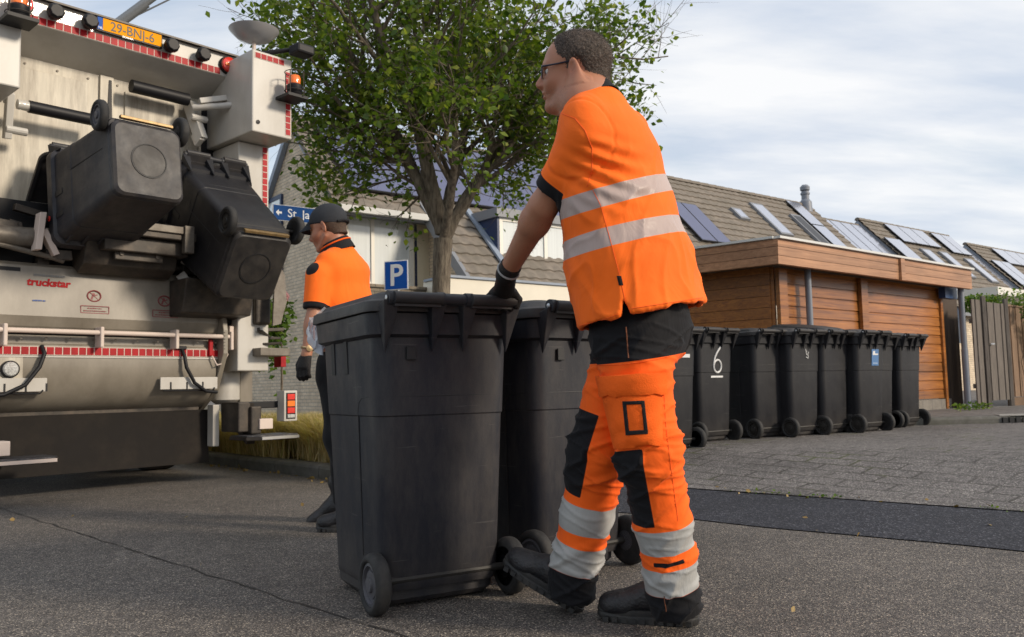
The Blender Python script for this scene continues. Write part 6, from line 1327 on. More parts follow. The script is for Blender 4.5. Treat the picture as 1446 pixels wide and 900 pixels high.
def make_boot(root, heel, azd, pitchd, name='boot', Ln=.315, h=.005, side=1):
    F = frame(azd, pitchd); heel = np.array(heel, float); L_ = lambda f, l, u: heel + F[0] * f + F[1] * l + F[2] * u
    S = SDF(heel - .45, heel + .45, h)
    S.cone(L_(.055, 0, .062), L_(.12, 0, .075), .046, .046, k=.02); S.cone(L_(.05, 0, .06), L_(.045, 0, .20), .044, .055, k=.02)
    S.cone(L_(.10, 0, .10), L_(.21, 0.004, .058), .048, .042, L=F[1], q1=.040, q2=.048, k=.03); S.ell(L_(.245, .004, .052), (.062, .050, .040), F, k=.02)
    S.cutplane(lambda p, D: -(((p - heel.astype(np.float32)) @ F[2].astype(np.float32)) - .028))
    v, f = S.verts_faces(); bt = mesh_from(name, v, f, m_boot, root, disp=lambda v, n: .002 * vnoise(v, (25, 25, 40)))
    mb = MB(); prof = []
    for a in np.linspace(0, 2 * math.pi, 40, endpoint=False):
        x = .150 + .162 * math.cos(a); w = (.052 if x > .12 else .046) * (1 - .10 * math.exp(-((x - .13) / .05) ** 2)); prof.append((x, w * math.copysign(abs(math.sin(a)) ** .7, math.sin(a))))
    rings = [[tuple(L_(.150 + (x - .150) * k_, y * k_, z + (0.010 * max(0, (x - .22) / .09) ** 2 if z < .01 else 0.006 * max(0, (x - .22) / .09)))) for x, y in prof] for z, k_ in ((0.004, .95), (0.0, .97), (.010, 1.0), (.020, 1.0), (.022, .985), (.026, .985), (.028, 1.0), (.040, .98), (.042, .93))]
    mb.loft(rings)
    for i in range(10):
        x = .015 + i * .029
        for s_ in (-1, 1): q = L_(x, s_ * .045, .011); mb.obox(q, F[0], F[1], F[2], .009, .006, .008)
    so_ = mb.build('sole', m_sole, bt, smooth=True, angle=35); so_.matrix_parent_inverse = bt.matrix_world.inverted(); 
    return bt
def place(root, objs): pass

# ---- the man pushing the bins
man = empty('person', (0.25, 2.68, 0)); tag(man, 'tall man in glasses and orange hi-vis workwear walking left, gloved hand on the near bin', 'person')
TORSO_AZ = -58; FT = frame(TORSO_AZ, 0); LAT = FT[1]
Ysh = 2.64
def PP(x, y, Y): return np.array(P(x, y, Y))
nk = PP(833, 150, 2.62); c1 = PP(843, 178, 2.63); c2 = PP(858, 225, 2.64); c3 = PP(873, 300, 2.65); c4 = PP(890, 375, 2.65); c5 = PP(903, 450, 2.64)
shL = PP(822, 200, 2.49); elL = PP(767, 292, 2.62); wrL = PP(717, 384, 2.86)
shR = PP(884, 188, 2.80); elR = PP(868, 330, 2.98); wrR = PP(852, 415, 3.22)
hpL = PP(893, 480, 2.57); knL = PP(916, 640, 2.55); anL = PP(951, 832, 2.63)
hpR = PP(893, 482, 2.74); knR = PP(843, 640, 2.76); anR = PP(811, 812, 2.86)
earL = PP(809, 97, 2.555); FH = frame(-80, 2, -10); HO = earL - FH[1] * .078
red_pts = [(.110, 0, -.035, .02, .7), (-.002, .08, -.005, .03, .45), (.06, .05, -.035, .028, .35), (.10, 0, -.066, .013, 1.0), (-.05, 0, -.10, .05, .5)]
def red_attr(O, F):
    def fn(v, n):
        q = (v - O) @ F.T; r = np.zeros(len(v))
        for f, l, u, s_, a in red_pts: r = np.maximum(r, a * np.exp(-(((q[:, 0] - f) ** 2 + (np.abs(q[:, 1]) - l) ** 2 + (q[:, 2] - u) ** 2) / (s_ * s_))))
        return r - .1
    return fn
allp = np.array([nk, shL, elL, wrL, shR, elR, wrR, hpL, anL, knR, anR, HO]); lo = allp.min(0) - [.24, .24, .14]; hi = allp.max(0) + [.24, .24, .17]
S = SDF(lo, hi, .0036)
HL = head_prims(S, HO, FH)
S.cone(HL(-.034, 0, -.045), nk + LAT * 0 + np.array([0.020, 0, -.02]), .053, .064, k=.022)
S.cone(nk, c2, .09, .12, L=LAT, q1=.12, q2=.17, k=.05); S.cone(c2, c4, .12, .12, L=LAT, q1=.17, q2=.17, k=.04); S.cone(c4, c5, .12, .13, L=LAT, q1=.17, q2=.17, k=.04)
def arm(S, sh, el, wr, k=.025, sc=1.0):
    S.cone(sh, el, .056 * sc, .044 * sc, k=k); d = (wr - el); S.cone(el + d * .0, el + d * .22, .045 * sc, .0450 * sc, k=.02); S.cone(el + d * .2, wr, .0450 * sc, .030 * sc, k=.03)
arm(S, shL, elL, wrL); arm(S, shR, elR, wrR)
for h_, k_, a_ in ((hpL, knL, anL), (hpR, knR, anR)):
    S.cone(h_, k_, .085, .058, k=.04); S.cone(k_, k_ + (a_ - k_) * .4, .055, .056, k=.03); S.cone(k_ + (a_ - k_) * .35, a_, .056, .034, k=.03)
# hands belong to the body; left one grips the bar of the near bin
BARD = np.array([math.cos(HEAD), math.sin(HEAD), 0.0])         # along the bar, to the right
def bar_pt(b_, x): m_ = Matrix.Translation(b_.location) @ Matrix.Rotation(b_.rotation_euler[2], 4, 'Z'); return np.array(m_ @ Vector((x, -0.370, 1.030 * b_.scale[2])))
def hand_prims(S, wr, bar, bd, r0=.0, side=1, thumb=True, k=.008):
    """bd: bar direction from the little finger to the thumb side; palm lies on top of the bar, fingers curl round its far side"""
    up = np.array([0, 0, 1.0]); fw = np.cross(up, bd); fw = fw if fw @ np.array([-.5, .86, 0]) > 0 else -fw; rb = .0175
    palm = bar + up * (rb + .014) - fw * .012
    S.cone(wr, palm - fw * .010, .027 + r0, .027 + r0, L=bd, q1=.031 + r0, q2=.040 + r0, k=.02); S.cone(palm - bd * .024, palm + bd * .026, .016 + r0, .017 + r0, k=.02)
    for i, (o, ln) in enumerate(((-.034, .85), (-.012, .98), (.011, 1.05), (.034, 1.0))):
        b0 = palm + bd * o + fw * .012 + up * .002; rf = (.0085 if i == 0 else .0095) + r0 * .8; a0 = bar + bd * (o * 1.12)
        pts = [b0] + [a0 + (fw * math.cos(R_(t_)) + up * math.sin(R_(t_))) * (rb + rf * .8) for t_ in (48, 0 - 4 * i, -55 * ln, -105 * ln)]
        for q0, q1 in zip(pts[:-1], pts[1:]): S.cone(q0, q1, rf * 1.04, rf * .94, k=.004)
        S.ell(pts[1], (rf * 1.12,) * 3, k=.004)
    if thumb:
        t0 = palm + bd * .034 - fw * .020; t1 = bar + bd * .058 - fw * (rb + .012) + up * .006; t2 = bar + bd * .052 - fw * (rb + .006) - up * .018
        S.cone(t0, t1, .014 + r0, .0115 + r0, k=.010); S.cone(t1, t2, .0115 + r0, .0095 + r0, k=.004)
barL = bar_pt(bin1, 0.185); barR = bar_pt(bin2, 0.14)
hand_prims(S, wrL, barL, BARD); hand_prims(S, wrR, barR, BARD)
v, f = S.verts_faces(); body = mesh_from('body', v, f, m_skin, man, attrs={'red': red_attr(HO, FH)}, smooth_it=1)
del S
def glove(root, wr, el, bar, bd, name='glove'):
    S = SDF(np.minimum(wr, bar) - .12, np.maximum(wr, bar) + .12, .0032); hand_prims(S, wr, bar, bd, r0=.0025, k=.006)
    d = (el - wr) / np.linalg.norm(el - wr); S.cone(wr - d * .01, wr + d * .045, .034, .038, k=.012, cut=[(wr + d * .035, d)]); S.cone(wr - d * .012 - d * .006, wr - d * .012 + d * .006, .036, .036, k=.004)
    v, f = S.verts_faces(); g = mesh_from(name, v, f, m_glove, root)
    mb = MB(); c = wr + d * .006; x = np.cross(d, [0, 0, 1]); x /= np.linalg.norm(x); y = np.cross(d, x)
    mb.tube([c + (x * math.cos(a) + y * math.sin(a)) * .0375 for a in np.linspace(0, 2 * math.pi, 29)], .004, 6); o = mb.build('strap_trim', mat('grey_strap', (.30, .30, .30), .5), g); return g
glove(man, wrL, elL, barL, BARD); glove(man, wrR, elR, barR, BARD)
hair = make_hair(man, HO, FH, m_hair, thick=.0055)
def strands(name, src, n, length, width, m, par, direc, seed=1, mask=None):
    rg = np.random.default_rng(seed); me = src.data; k = len(me.vertices); co = np.zeros(k * 3, np.float32); me.vertices.foreach_get('co', co); co = co.reshape(-1, 3); no = np.zeros(k * 3, np.float32); me.vertex_normals.foreach_get('vector', no); no = no.reshape(-1, 3)
    ids = np.arange(k) if mask is None else np.nonzero(mask(co, no))[0]
    ids = rg.choice(ids, min(n, len(ids)), replace=False); p = co[ids] + rg.normal(size=(len(ids), 3)) * .0012; nn = no[ids]; d = nn * .8 + direc(p) * .9 + rg.normal(size=p.shape) * .28; d /= np.linalg.norm(d, axis=1)[:, None]
    s_ = np.cross(d, rg.normal(size=p.shape)); s_ /= np.linalg.norm(s_, axis=1)[:, None]; l = length * rg.uniform(.6, 1.2, len(ids))[:, None]; w = width / 2
    v = np.stack([p - s_ * w, p + s_ * w, p + d * l + s_ * w * .3, p + d * l - s_ * w * .3], 1).reshape(-1, 3); mb = MB(); mb.v = [tuple(map(float, x)) for x in v]; mb.f = [(4 * i, 4 * i + 1, 4 * i + 2, 4 * i + 3) for i in range(len(ids))]
    me2 = bpy.data.meshes.new(name); me2.from_pydata(mb.v, [], mb.f); me2.materials.append(m); at = me2.attributes.new('rnd', 'FLOAT', 'POINT'); at.data.foreach_set('value', np.repeat(rg.uniform(0, 1, len(ids)), 4).astype(np.float32)); o = bpy.data.objects.new(name, me2); COL.objects.link(o); o['kind'] = 'stuff'; o.parent = par; o.matrix_parent_inverse = Matrix(); return o
m_strand = leaf_mat('hair_strand', (0.025, 0.018, 0.014), (0.17, 0.135, 0.115), (0.45, 0.42, 0.40), 0.0)
def _hm(c, n): q = (c - HO) @ FH.T; fu = np.stack([q[:, 0], q[:, 2]], -1); return poly_sd(fu, POLY) > .001
strands('short_strands', hair, 16000, .0075, .0007, m_strand, hair, lambda p: np.tile(-FH[0] * .7 - FH[2] * .5, (len(p), 1)), 3, _hm)
def _am(c, n):
    out = np.zeros(len(c), bool)
    for e_, w_ in ((elL, wrL), (elR, wrR)): t = ((c - e_) @ (w_ - e_)) / ((w_ - e_) @ (w_ - e_)); out |= (t > .05) & (t < .93) & (np.linalg.norm(c - e_ - t[:, None] * (w_ - e_), axis=1) < .06)
    return out
strands('arm_hair', body, 2600, .011, .00035, leaf_mat('arm_strand', (0.10, 0.055, 0.03), (0.22, 0.13, 0.08), None, 0.0), body, lambda p: np.tile((wrL - elL) / np.linalg.norm(wrL - elL), (len(p), 1)), 5, _am)
# stubble shade along the jaw
strands('stubble', body, 2600, .0016, .0006, m_strand, body, lambda p: np.tile(-FH[2], (len(p), 1)), 6, lambda c, n: (lambda q: (q[:, 2] < -.052) & (q[:, 2] > -.125) & (q[:, 0] > .012 - q[:, 2] * .0) & (np.linalg.norm(q, axis=1) < .16))((c - HO) @ FH.T))
# eyes, brows, glasses, earring
m_eye = mat('eye_white', (0.7, 0.66, 0.6), 0.2); m_iris = mat('iris', (0.05, 0.07, 0.09), 0.15); m_gl = mat('glasses_frame', (0.012, 0.014, 0.035), 0.3)
def to_parent(o, root): o.parent = root; o.matrix_parent_inverse = Matrix.Translation(-root.location); return o
for s_ in (-1, 1):
    c = HL(.0800, .031 * s_, .003); e = MB().ball(c, .0120, .0120, .0115, 16, 12).build('eye', m_eye, None, smooth=True); to_parent(e, man)
    MB().lathe(c + FH[0] * .0105, tuple(FH[0]), [(0, -.001), (.0062, 0.0), (.004, .0022), (0, .0025)], 14).build('iris', m_iris, e, smooth=True)
    mb = MB(); mb.tube([HL(.0905, .012 * s_, .026), HL(.0945, .024 * s_, .031), HL(.0865, .046 * s_, .027)], [.0035, .004, .002], 6); to_parent(mb.build('eyebrow', m_hair, None, smooth=True), man)
mb = MB()
for s_ in (-1, 1):
    ring = []
    for a in np.linspace(0, 2 * math.pi, 33): ca, sa = math.cos(a), math.sin(a); ring.append(HL(.1085 - abs(.0365 + .026 * math.copysign(abs(ca) ** .6, ca)) * .16, s_ * (.0365 + .026 * math.copysign(abs(ca) ** .6, ca)), .002 + .0175 * math.copysign(abs(sa) ** .7, sa)))
    mb.tube(ring, .0021, 6)
    mb.tube([HL(.099, .0635 * s_, .012), HL(.095, .0715 * s_, .013), HL(.05, .0745 * s_, .018), HL(.004, .0795 * s_, .024), HL(-.012, .081 * s_, .010)], [.0026, .0030, .0026, .0026, .002], 6)
mb.tube([HL(.1075, -.011, .006), HL(.112, 0, .010), HL(.1075, .011, .006)], .0022, 6)
gl = to_parent(mb.build('glasses', m_gl, None, smooth=True), man)
mg = bpy.data.materials.new('lens_glass'); mg.use_nodes = True; b_ = mg.node_tree.nodes['Principled BSDF']; b_.inputs['Base Color'].default_value = (.9, .93, .95, 1); b_.inputs['Roughness'].default_value = .03; b_.inputs['Alpha'].default_value = .22; b_.inputs['Specular IOR Level'].default_value = 1.0
for s_ in (-1, 1):
    mb = MB(); mb.prism([HL(.1075 - abs(.0365 + .025 * math.cos(a)) * .16, s_ * (.0365 + .025 * math.cos(a)), .002 + .0165 * math.sin(a)) for a in np.linspace(0, 2 * math.pi, 24, endpoint=False)], FH[0] * .001); mb.build('lens', mg, gl).matrix_parent_inverse = gl.matrix_world.inverted() @ gl.matrix_parent_inverse.inverted() if False else Matrix()
MB().ball(HL(-.004, .086, -.036), .0035, .0035, .0035, 10, 8).build('earring', m_bolt, None, smooth=True); to_parent(bpy.data.objects['earring'], man)

# shirt
slv_dir = (elL - shL) / np.linalg.norm(elL - shL); hemL = shL + slv_dir * .185; slR = (elR - shR) / np.linalg.norm(elR - shR); hemR = shR + slR * .185
S = SDF(np.minimum(lo, lo), hi, .0052)
S.cone(PP(843, 160, 2.62), c2, .095, .145, L=LAT, q1=.115, q2=.215, k=.06)
S.cone(PP(853, 190, 2.63) - LAT * .14, PP(853, 190, 2.63) + LAT * .14, .078, .078, k=.06)
S.cone(c2, c3, .150, .160, L=LAT, q1=.215, q2=.225, k=.04); S.cone(c3, c4, .162, .176, L=LAT, q1=.225, q2=.235, k=.04); S.cone(c4, c5 + (c5 - c4) * .50 + np.array([.016, 0, 0]), .176, .202, L=LAT, q1=.235, q2=.250, k=.04)
S.cone(shL - slv_dir * .01, hemL + slv_dir * .05, .070, .060, k=.035, cut=[(hemL, slv_dir)]); S.cone(shR, hemR + slR * .05, .078, .062, k=.035, cut=[(hemR, slR)])
# hem plane through three points
h1, h2, h3 = PP(812, 470, 2.74), PP(884, 443, 2.42), PP(1004, 424, 2.60)
hn = np.cross(h2 - h1, h3 - h1); hn /= np.linalg.norm(hn); hn = hn if hn[2] < 0 else -hn
vc = (h2 - h1); vent = h2; vx = (h3 - h1) / np.linalg.norm(h3 - h1)
inner = None
def hemcut(p, D):
    q = p - h1.astype(np.float32); d = q @ hn.astype(np.float32); sd_ = (p - vent.astype(np.float32)) @ vx.astype(np.float32)
    near_side = ((p - c5.astype(np.float32)) @ LAT.astype(np.float32)) > 0.1
    d = d + np.where(near_side, np.maximum(0, 1 - np.abs(sd_) / .018) * .045, 0)
    low = ((p - h1.astype(np.float32)) @ hn.astype(np.float32)) > -0.16
    return np.maximum(d, np.where(low & (p[..., 2] < 1.2), -(D + .013), -1.0))
S.cutplane(hemcut)
B1a, B1b, B1c = PP(795, 299, 2.66), PP(857, 276, 2.42), PP(953, 254, 2.58)     # centre line of the upper band
B2a, B2b, B2c = PP(796, 359, 2.68), PP(862, 333, 2.42), PP(972, 312, 2.58)
def pl(a, b, c): n = np.cross(b - a, c - a); n /= np.linalg.norm(n); return (n if n[2] > 0 else -n)
bn1, bn2 = pl(B1a, B1b, B1c), pl(B2a, B2b, B2c)
def shirt_refl(v, n):
    r = np.maximum(.028 - np.abs((v - B1b) @ bn1), .028 - np.abs((v - B2b) @ bn2)); on_arm = (np.linalg.norm(np.cross(v - shL, slv_dir), axis=1) < .062) & (((v - shL) @ slv_dir) > .05) & (((v - shL) @ LAT) > -.03); return np.where(on_arm & ((v @ LAT) > (shL @ LAT) + .0), -.05, r)
def shirt_blk(v, n):
    def cuff(sh, he, d): return np.where(np.linalg.norm(np.cross(v - sh, d), axis=1) < .085, ((v - he) @ d) + .040, -1)
    yoke = np.minimum(.045 - np.linalg.norm((v - PP(789, 160, 2.55)), axis=1), .1)
    return np.maximum(np.maximum(cuff(shL, hemL, slv_dir), cuff(shR, hemR, slR)), yoke)
ax_t = (c5 - c2) / np.linalg.norm(c5 - c2)
def shirt_disp(v, n):
    q1 = (v - c2) @ ax_t; la = (v - c2) @ LAT; fwd = (v - c2) @ FT[0]
    folds = vnoise(np.stack([q1 * 2.2, la * 6 + fwd * 5, fwd * 3 - q1 * 2], 1), (1, 1, 1), 3) * .010
    ridg2 = (1 - np.abs(vnoise(np.stack([q1 * 3.0 - la * 7, la * 5, fwd * 8 + q1 * 3], 1), (1, 1, 1), 33)) * 6).clip(0, 1) ** 1.5 * .006 * np.clip((q1 + .05) * 6, .15, 1)
    ridg = (1 - np.abs(vnoise(np.stack([q1 * 7 + la * 5, la * 2.5, fwd * 9], 1), (1, 1, 1), 9)) * 3).clip(0, 1) ** 3 * .006 * np.clip((q1 - .02) * 8, 0, 1)
    arm_ = np.exp(-(np.linalg.norm(v - (shL + np.array([.07, -.02, -.10])), axis=1) / .09) ** 2); rad = arm_ * .009 * np.sin(((v - shL) @ (slv_dir + ax_t * .3)) * 130)
    seam = -.004 * np.exp(-((np.linalg.norm(v - (shL + LAT * .06), axis=1) - .125) / .006) ** 2)
    hem = .002 * (np.abs((v - h1) @ hn + .018) < .002)
    return folds * .7 + ridg + ridg2 + rad + seam
v, f = S.verts_faces(); shirt = mesh_from('shirt', v, f, m_orange, man, attrs={'refl': shirt_refl, 'blk': shirt_blk}, disp=shirt_disp, smooth_it=2)
# collar
mb = MB(); cn = nk + np.array([.02, -.0, .0]); axn = (HL(-.028, 0, -.045) - nk); axn /= np.linalg.norm(axn); fx = FT[0] - axn * (FT[0] @ axn); fx /= np.linalg.norm(fx); lx = np.cross(axn, fx); cb = nk + axn * .012
def cring(hh, rr): return [tuple(cb + axn * (hh - .035 * math.cos(a) * 1.0) + fx * math.cos(a) * rr * 1.05 + lx * math.sin(a) * rr) for a in np.linspace(0, 2 * math.pi, 40, endpoint=False)]
mb.loft([cring(-.03, .088), cring(-.005, .076), cring(.010, .070), cring(.016, .069), cring(.018, .071), cring(.012, .076), cring(-.006, .084), cring(-.035, .098)], cap=False); to_parent(mb.build('collar', m_blackc, None, smooth=True, angle=60), man)

# trousers
S = SDF(lo - [0, 0, .02], hi, .0055)
pel = PP(900, 470, 2.65); S.cone(PP(900, 425, 2.65), pel, .140, .132, L=LAT, q1=.175, q2=.175, k=.05); S.ell(pel + FT[0] * -.045 + np.array([0, 0, .01]), (.115, .16, .11), FT, k=.05)
def leg(h_, k_, a_, tail):
    d = (a_ - k_) / np.linalg.norm(a_ - k_); S.cone(h_, k_, .112, .088, k=.05); S.cone(k_, k_ + (a_ - k_) * .5, .088, .080, k=.05); S.cone(k_ + (a_ - k_) * .5, a_ + d * .10, .080, .078, k=.03, cut=[(a_ + d * tail, d)]); return d
dL = leg(hpL, knL, anL, .070); dR = leg(hpR, knR, anR, .065)
frontL = FT[0] - dL * (FT[0] @ dL); frontL /= np.linalg.norm(frontL)
def legc(v, h_, k_, a_):
    t1 = np.clip(((v - h_) @ (k_ - h_)) / ((k_ - h_) @ (k_ - h_)), -.5, 1); t2 = ((v - k_) @ (a_ - k_)) / ((a_ - k_) @ (a_ - k_)); t = np.where(t2 > 0, 1 + t2, t1); ax = np.where((t2 > 0)[:, None], k_ + t2[:, None] * (a_ - k_), h_ + t1[:, None] * (k_ - h_)); return t, v - ax
def tr_masks(v):
    tl, ql = legc(v, hpL, knL, anL); tr_, qr = legc(v, hpR, knR, anR); isL = np.linalg.norm(ql, axis=1) < np.linalg.norm(qr, axis=1)
    t = np.where(isL, tl, tr_); q = np.where(isL[:, None], ql, qr); return isL, t, q
Lsh = .40
VX = np.array([-1.0, .1, 0])
def band(t, a, b): return np.minimum(t - a, b - t) * Lsh
def tr_refl(v, n):
    isL, t, q = tr_masks(v); kL = np.maximum(band(t, 1.50, 1.68), band(t, 1.79, 1.975)); kR = np.maximum(band(t, 1.38, 1.60), band(t, 1.71, 1.93)); return np.where(isL, kL, kR)
def tr_blk(v, n):
    isL, t, q = tr_masks(v); s_ = q @ VX; pad = np.where(isL, np.minimum(band(t, .95, 1.46), s_ - .022), np.minimum(band(t, .68, 1.31), s_ - .030))
    bot = np.where(isL, t - 1.976, t - 1.931) * Lsh; p1, p2, p3 = PP(840, 514, 2.7), PP(880, 512, 2.45), PP(955, 500, 2.6); nn = pl(p1, p2, p3); top = (v - p1) @ nn
    tab = np.where(isL, np.minimum(band(t, 1.725, 1.755), .045 - np.abs(s_ + .0)), -1); return np.maximum(np.maximum(pad, bot), np.maximum(top, tab))
def tr_disp(v, n):
    isL, t, q = tr_masks(v); s_ = q @ VX; sc = .5 + .9 * np.exp(-((t - 1.05) / .35) ** 2) + .9 * np.exp(-((t - 1.95) / .25) ** 2) + .5 * np.exp(-((t - .1) / .3) ** 2)
    w1 = vnoise(np.stack([t * 3.0 + s_ * 4, s_ * 4, q[:, 1] * 5], 1), (1, 1, 1), 5) * .007; w2 = (1 - np.abs(vnoise(np.stack([t * 5 - s_ * 9, s_ * 3 + isL * 7., q[:, 1] * 3], 1), (1, 1, 1), 21)) * 5).clip(0, 1) ** 1.5 * .009 + (1 - np.abs(vnoise(np.stack([t * 9 + s_ * 6, s_ * 3 + isL * 3., q[:, 1] * 3], 1), (1, 1, 1), 41)) * 6).clip(0, 1) ** 1.5 * .005
    return (w1 + w2) * sc
v, f = S.verts_faces(); trous = mesh_from('trousers', v, f, m_orange2, man, attrs={'refl': tr_refl, 'blk': tr_blk}, disp=tr_disp, smooth_it=2)
# things sewn on: laid onto the garment's own surface
from mathutils.bvhtree import BVHTree
def bvh_of(o): return BVHTree.FromPolygons([x.co.copy() for x in o.data.vertices], [tuple(p.vertices) for p in o.data.polygons])
def patch(o, bv, pix, nx, ny, off, th, name, m, par, round_=0.0, curve=0.0):
    """pix: four corners (tl,tr,br,bl); a slab following the cloth, off proud of it"""
    top = []; 
    for j in range(ny + 1):
        for i in range(nx + 1):
            u, w_ = i / nx, j / ny; a = np.array(pix[0]) * (1 - u) + np.array(pix[1]) * u; b = np.array(pix[3]) * (1 - u) + np.array(pix[2]) * u; q = a * (1 - w_) + b * w_
            d = Vector(ray(q[0], q[1])).normalized(); hit = bv.ray_cast(Vector(CO), d)
            if hit[0] is None: return None
            top.append((hit[0], hit[1]))
    nrm = sum((t_[1] for t_ in top), Vector()).normalized(); e = lambda i, j: 1.0 if 0 < i < nx and 0 < j < ny else 0.35
    A = []; Bk = []
    for k_, (p, n_) in enumerate(top): j, i = divmod(k_, nx + 1); nn = (n_ * .4 + nrm * .6).normalized(); A.append(p + nn * (off + th * e(i, j) + curve * math.sin(math.pi * i / nx) * math.sin(math.pi * min(1, j / ny * 1.0)))); Bk.append(p - nn * .012)
    mb = MB(); N = len(A); mb.v = [tuple(x) for x in A + Bk]; ix = lambda i, j: j * (nx + 1) + i
    for j in range(ny):
        for i in range(nx): mb.f.append((ix(i, j), ix(i + 1, j), ix(i + 1, j + 1), ix(i, j + 1))); mb.f.append((N + ix(i, j), N + ix(i, j + 1), N + ix(i + 1, j + 1), N + ix(i + 1, j)))
    brd = [ix(i, 0) for i in range(nx)] + [ix(nx, j) for j in range(ny)] + [ix(i, ny) for i in range(nx, 0, -1)] + [ix(0, j) for j in range(ny, 0, -1)]
    for a, b in zip(brd, brd[1:] + brd[:1]): mb.f.append((a, b, N + b, N + a))
    ob = mb.build(name, m, None, smooth=True, angle=50); to_parent(ob, man); return ob
m_or_plain = mat('orange_cloth_plain', (0.98, 0.14, 0.010), 0.8, var=0.1, vscale=9, bump=.3, bscale=350, spec=.25)
bt_ = bvh_of(trous); bs_ = bvh_of(shirt)
pk = patch(trous, bt_, [(848, 548), (934, 540), (936, 628), (866, 634)], 14, 14, .004, .012, 'pocket', m_or_plain, man, curve=.008)
bp_ = bvh_of(pk)
patch(pk, bp_, [(845, 530), (940, 526), (940, 558), (850, 556)], 12, 5, .004, .008, 'pocket_flap', m_or_plain, man) if False else patch(trous, bt_, [(845, 531), (939, 526), (940, 556), (849, 560)], 12, 5, .022, .006, 'pocket_flap', m_or_plain, man)
for q in ([(879, 567), (909, 566), (909.5, 571), (880, 572)], [(879, 567), (884, 567), (889, 614), (884, 615)], [(905, 566), (910, 566), (915, 612), (910, 613)], [(884, 609), (915, 607), (915, 613), (885, 615)], [(893, 548), (906, 547), (906, 558), (894, 559)]):
    patch(pk, bp_, q, 6, 6, .001, .003, 'pocket_trim', m_blackc, man)
def seam(bv, pix, r, name, m, off=.0006, step=4):
    pts = []
    for a, b in zip(pix[:-1], pix[1:]):
        a = np.array(a, float); b = np.array(b, float); n = max(1, int(np.linalg.norm(b - a) / step))
        for i in range(n):
            q = a + (b - a) * i / n; h_ = bv.ray_cast(Vector(CO), Vector(ray(q[0], q[1])).normalized())
            if h_[0] is not None: pts.append(h_[0] + h_[1] * off)
    if len(pts) > 3: to_parent(MB().tube(pts, r, 5).build(name, m, None, smooth=True), man)
m_stitch = mat('orange_stitch', (0.90, 0.12, 0.008), 0.8); m_pipe = mat('brown_piping', (0.16, 0.05, 0.02), 0.8)
seam(bs_, [(792, 160), (812, 168), (826, 185), (836, 210), (836, 240), (828, 268)], .0016, 'seam', m_stitch)
seam(bs_, [(834, 262), (848, 290), (862, 340), (874, 385), (884, 430)], .0010, 'seam', m_stitch)
seam(bs_, [(818, 460), (850, 452), (876, 443)], .0012, 'seam', m_stitch); seam(bs_, [(892, 436), (930, 430), (996, 420)], .0012, 'seam', m_stitch)
seam(bt_, [(884, 462), (888, 510)], .0022, 'seam', m_pipe); seam(bt_, [(936, 530), (940, 600), (950, 680), (958, 740)], .0009, 'seam', m_stitch); seam(bt_, [(938, 842), (941, 868)], .0016, 'seam', m_pipe)
seam(bt_, [(842, 516), (880, 515), (925, 508), (950, 502)], .0014, 'seam', m_stitch)
patch(shirt, bs_, [(871, 390), (877, 390), (880, 403), (874, 403)], 3, 4, .002, .003, 'label_tag', m_blackc, man)
make_boot(man, G(988, 886, 0) + np.array([-.005, .035, 0]), -72, 0, side=1); make_boot(man, PP(818, 868, 2.885) + np.array([0.0, .03, 0.0]), -66, 27)

# ---- the second worker behind the bins
w2 = empty('person', (-1.0, 4.85, 0)); tag(w2, 'worker in dark cap and orange hi-vis shirt seen from behind, standing beside the truck', 'person')
W_AZ = -68; F2 = frame(W_AZ, 0); LA = F2[1]
q = lambda x, y, Y=4.85: PP(x, y, Y)
H2 = frame(-80, -14, 0); ear2 = q(456, 320, 4.76); O2 = ear2 - H2[1] * .078
n2_ = q(478, 352); s2 = q(484, 385); s3_ = q(486, 430); s4 = q(484, 490); s5 = q(482, 515)
sL = q(449, 388, 4.66); eL = q(443, 450, 4.62); wL = q(433, 500, 4.60); sR = q(506, 384, 5.02); eR = q(508, 440, 5.1); wR = q(496, 490, 5.2)
hL = q(476, 520, 4.76); kL = q(480, 615, 4.72); aL = np.array([-.84, 4.62, .10]); hR = q(488, 520, 4.94); kR = q(484, 622, 4.95); aR = q(490, 707, 5.0)
ap = np.array([O2, sL, wL, sR, wR, hL, aL, aR]); lo2 = ap.min(0) - [.24, .24, .14]; hi2 = ap.max(0) + [.24, .24, .18]
S = SDF(lo2, hi2, .0075); head_prims(S, O2, H2); S.cone(O2 - H2[0] * .028 - H2[2] * .045, n2_, .052, .058, k=.03)
S.cone(n2_, s2, .066, .11, L=LA, q1=.075, q2=.15, k=.03); S.cone(s2, s5, .10, .11, L=LA, q1=.15, q2=.15, k=.04); arm(S, sL, eL, wL, sc=.9); arm(S, sR, eR, wR, sc=.9)
def rhand(S, wr, el, r0=0.0):
    d = (wr - el) / np.linalg.norm(wr - el); pal = wr + d * .07; fx_ = F2[0]; S.cone(wr, pal, .024 + r0, .018 + r0, L=fx_, q1=.026 + r0, q2=.040 + r0, k=.015)
    for i, (o, ln) in enumerate(((-.030, .75), (-.010, .92), (.011, 1.0), (.032, .95))):
        b0 = pal + fx_ * o + d * .012; b1 = b0 + d * .042 * ln + LA * -.010; b2 = b1 + (d * .6 - LA * .8) * .028 * ln; S.cone(b0, b1, .0095 + r0, .009 + r0, k=.003); S.cone(b1, b2, .009 + r0, .008 + r0, k=.003)
    t0 = wr + d * .025 + fx_ * .028; t1 = t0 + d * .035 + fx_ * .022 - LA * .01; S.cone(t0, t1, .013 + r0, .010 + r0, k=.008); S.cone(t1, t1 + d * .028 - LA * .008, .010 + r0, .008 + r0, k=.003)
rhand(S, wL, eL); rhand(S, wR, eR)
for h_, k_, a_ in ((hL, kL, aL), (hR, kR, aR)): S.cone(h_, k_, .08, .055, k=.04); S.cone(k_, a_, .055, .034, k=.03)
